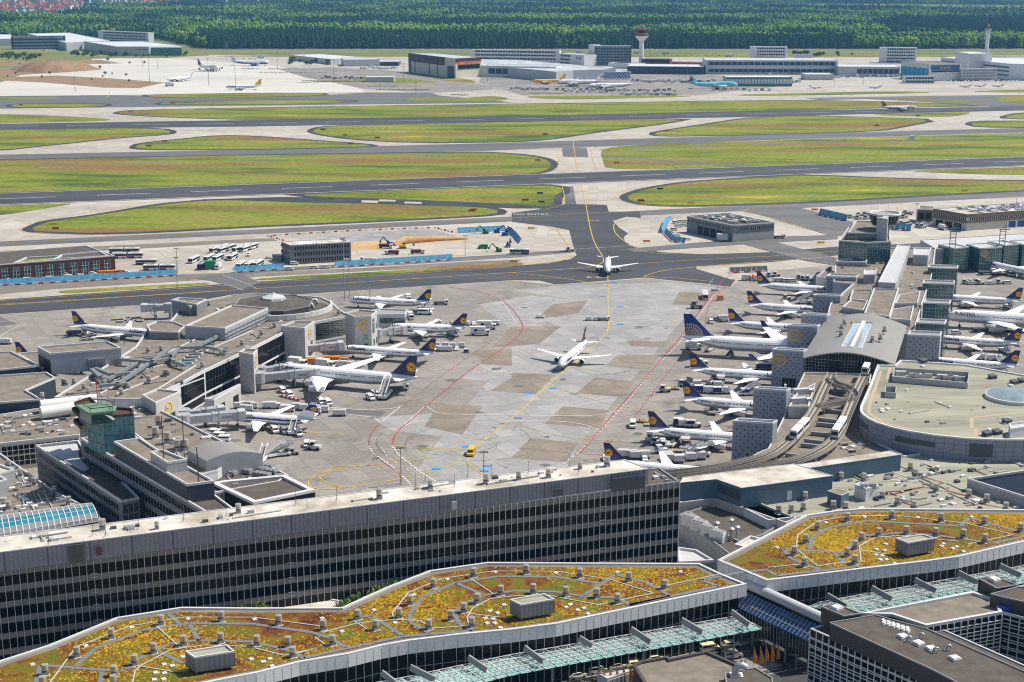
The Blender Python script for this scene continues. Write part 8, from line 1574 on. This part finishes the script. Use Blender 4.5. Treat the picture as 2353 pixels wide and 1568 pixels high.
for(x0,x1,y,n)in((620,700,159,10),(600,760,168,14),(870,990,207,16),(850,920,199,7),(1040,1080,219,5),(1220,1300,215,8),(700,840,187,16),(560,600,159,5)):
 for k in range(n):o,_=V_('dolly');p=G(x0+(x1-x0)*k/n+rs.uniform(-1,1),y+rs.uniform(-.7,.7));o.location=(p.x,p.y,.05);o.rotation_euler=(0,0,rs.uniform(-.2,.2));o.scale=(1.8,)*3;dd.append(o)
label_row(dd,'dark dollies lined up on the far cargo apron','dollies on the far cargo apron');cc=[]
for(x0,x1,y,n)in((2150,2345,187,34),(2160,2340,184,20),(1480,1700,128,14),(80,230,116,16),(560,640,136,6)):
 for k in range(n):o,_=V_(rs.choice(['car','car_dark','car_silver']));p=G(x0+(x1-x0)*k/n+rs.uniform(-1,1),y+rs.uniform(-.7,.7));o.location=(p.x,p.y,.05);o.rotation_euler=(0,0,1.5+rs.uniform(-.2,.2));o.scale=(1.1,)*3;cc.append(o)
label_row(cc,'parked cars in the far car parks','cars in the far car parks')
park('truck',[(667,111),(1068,111),(1330+0,123),(1465,124),(1530,125),(1675,131),(1745,131),(1775,132),(600,134),(1300,192),(390,199)],'white lorries on the far roads',5,1.8)
sg=[]
for u,v,m in((124,518,'yellow'),(128,528,'red'),(1241,447,'dark_grey'),(1207,463,'red'),(1244,467,'brown_red'),(1517,437,'brown_red'),(1472,463,'orange'),(1474,465,'red'),(1588,469,'yellow'),(1221,528,'yellow'),(1486,558,'orange'),(1180,604,'yellow'),(1090,484,'yellow'),(1085,487,'red'),(342,338,'red'),(378,327,'red'),(742,300,'brown_red'),(793,313,'orange'),(867,319,'red'),(1253,311,'brown_red'),(2015,291,'red'),(2109,268,'red'),(1222,361,'yellow'),(1236,371,'orange'),(1417,377,'orange'),(1530,303,'orange'),(806,332,'red'),(300,259,'yellow'),(337,263,'white'),(48,243,'orange'),(397,239,'orange'),(1872,485,'orange'),(1886,561,'yellow'),(2216,441,'yellow'),(1893,425,'white')):
 p=G(u,v);r=thing('airfield_sign','s','airfield sign',(p.x,p.y,0));s=.8+.0003*p.y;g=MB();g.box((0,0,1.0*s),(4.2*s,.4,1.1*s),m);g.build('board',r);g=MB();[g.box((x*s,0,.3*s),(.15,.15,.6*s),'mid_grey')for x in(-1.6,1.6)];g.build('post',r);sg.append(r)
label_row(sg,'small coloured signs in the airfield grass','signs in the airfield grass')
p=G(2096,320);r=thing('airfield_hut','small white hut alone in the airfield grass','hut',(p.x,p.y,0));g=MB();g.box((0,0,1.8),(4.6,4,3.6),'white');g.build('wall',r);g=MB();g.box((0,0,3.7),(5,4.4,.25),'light_grey');g.build('roof',r)
Tq=cT(2,3,[(595,1525,25),(960,1440,20),(1125,1420,22),(1310,1370,20),(2010,1240,15)]);park('taxi',[(*q[:2],q[2])for q in Tq],'cream taxis at the kerb in front of the hall',sc=1.12);park('van_taxi',cT(2,3,[(775,1480,22),(1815,1275,18)]),'cream van taxis at the kerb',sc=1.05);park('van_silver',cT(2,3,[(2020,1345,20)]),'silver people carrier in the street',sc=1.1)
park('car_dark',cT(2,3,[(1975,1300,20),(2300,1295,20)])+[(1794,1515,15)],'black cars in the street by orange flags',sc=1.1);park('car_silver',[(1827,1508,15)],'silver car right of the orange flags',sc=1.15)
mat('flag_orange',(.85,.28,.01),.6);fl=[]
for u,v in cT(2,3,[(2215,1450),(2275,1450),(2325,1430)])+[(1771,1535),(1784,1530)]+cT(2,3,[(835,1640),(893,1640),(955,1635),(1015,1620),(1078,1620)]):
 p=G(u,v);r=thing('flag','f','flag',(p.x,p.y,0));g=MB();g.cyl((0,0,0),.06,6.2,'steel',n=6);g.build('pole',r);g=MB();pr=[(0,1.6),(.95,1.8),(.8,3.4),(.55,4.6),(.1,6.1),(0,6.1)]
 vs=[(x,.12*sin(z*2),z)for x,z in pr]+[(x,.12*sin(z*2)+.05,z)for x,z in pr];n=6;g.add(vs,[tuple(range(n)),tuple(reversed(range(n,2*n)))]+[(i,i+n,(i+1)%n+n,(i+1)%n)for i in range(n)],'flag_orange');g.build('cloth',r);fl.append(r)
label_row(fl,'tall orange beach flags by the taxi street','orange flags by the taxi street')
def person(u,v,top,legs,hd,label,z=0.,stride=.16,vest=None):
 p=G(u,v,z);r=thing('person',label,'person',(p.x,p.y,z+.02),R(hd))
 js=[(0,0,.95),(0,0,1.2),(0,0,1.42),(0,0,1.52),(.02,0,1.66),(0,.1,.9),(stride,.11,.5),(stride*.6,.11,.07),(stride*.6+.16,.11,.04),(0,-.1,.9),(-stride*.6,-.11,.5),(-stride*1.4,-.11,.1),(-stride*1.4+.15,-.11,.04),(0,.19,1.4),(-.05,.25,1.13),(.08,.24,.9),(0,-.19,1.4),(.06,-.25,1.13),(.2,-.2,.95)]
 ed=[(0,1),(1,2),(2,3),(3,4),(0,5),(5,6),(6,7),(7,8),(0,9),(9,10),(10,11),(11,12),(2,13),(13,14),(14,15),(2,16),(16,17),(17,18)]
 rd=[.15,.14,.15,.055,.105,.1,.07,.045,.04,.1,.07,.045,.04,.065,.045,.035,.065,.045,.035]
 me=bpy.data.meshes.new('body');me.from_pydata(js,ed,[]);o=bpy.data.objects.new('body',me);scn.collection.objects.link(o);o.parent=r;me.materials.append(MATS[top])
 sk=o.modifiers.new('skin','SKIN');o.modifiers.new('sub','SUBSURF').render_levels=1
 for i,q in enumerate(rd):me.skin_vertices[0].data[i].radius=(q,q*.85)
 me.skin_vertices[0].data[0].use_root=True
 g=MB();g.tube([(0,0,1.66),(-.02,0,1.76)],[.115,.07],'black',10);g.build('hair',r)
 g=MB()
 for s,x in((1,stride),(-1,-stride*.6)):g.tube([(0,s*.1,.95),(x,s*.11,.5),(x*(.6 if s>0 else 1.9),s*.11,.1)],[.13,.1,.08],legs,8)
 g.build('trousers',r)
 if vest:g=MB();g.tube([(0,0,1.0),(0,0,1.25),(0,0,1.46)],[.19,.19,.17],vest,10);g.build('vest',r)
 return r
mat('skin_dark_cloth',(.05,.05,.07),.9);mat('cloth_red',(.35,.04,.04),.9);mat('vest_green',(.45,.85,.05),.7);mat('vest_orange',(.9,.25,.02),.7)
Q=cT(2,3,[(870,1415),(1060,1385),(1622,1245),(2105,1415),(2140,1415),(1957,1180),(735,1560)])
person(*Q[0],'skin_dark_cloth','black',20,'person in dark clothes walking behind the cream taxis');person(*Q[1],'skin_dark_cloth','black',30,'person in dark clothes by the second cream taxi group');person(*Q[2],'cloth_red','skin_dark_cloth',80,'person in red top standing under the canopy edge');person(*Q[3],'skin_dark_cloth','black',-60,'person walking on the pale pavement left of the flags');person(*Q[4],'cloth_red','black',10,'person in dark red beside a suitcase left of the flags',stride=.05);person(*Q[5],'black','black',0,'person in black under right end of the canopy');person(*Q[6],'skin_dark_cloth','black',0,'person in orange vest beside a lamp post by taxis',vest='vest_orange')
ws=[person(u,v,'skin_dark_cloth','skin_dark_cloth',40,'x',vest='vest_green',stride=.05)for u,v in cT(2,2,[(1720,68),(1762,66),(1788,50),(1800,435),(1812,437),(1835,432),(1780,675),(1792,678),(1450,970),(1628,890)])+cT(1,1,[(1480,1330)])+cT(3,1,[(75,1360)])+cT(0,2,[(1143,30)])+cT(1,2,[(800,130)])]
label_row(ws,'apron workers in bright green vests','apron workers in green vests')
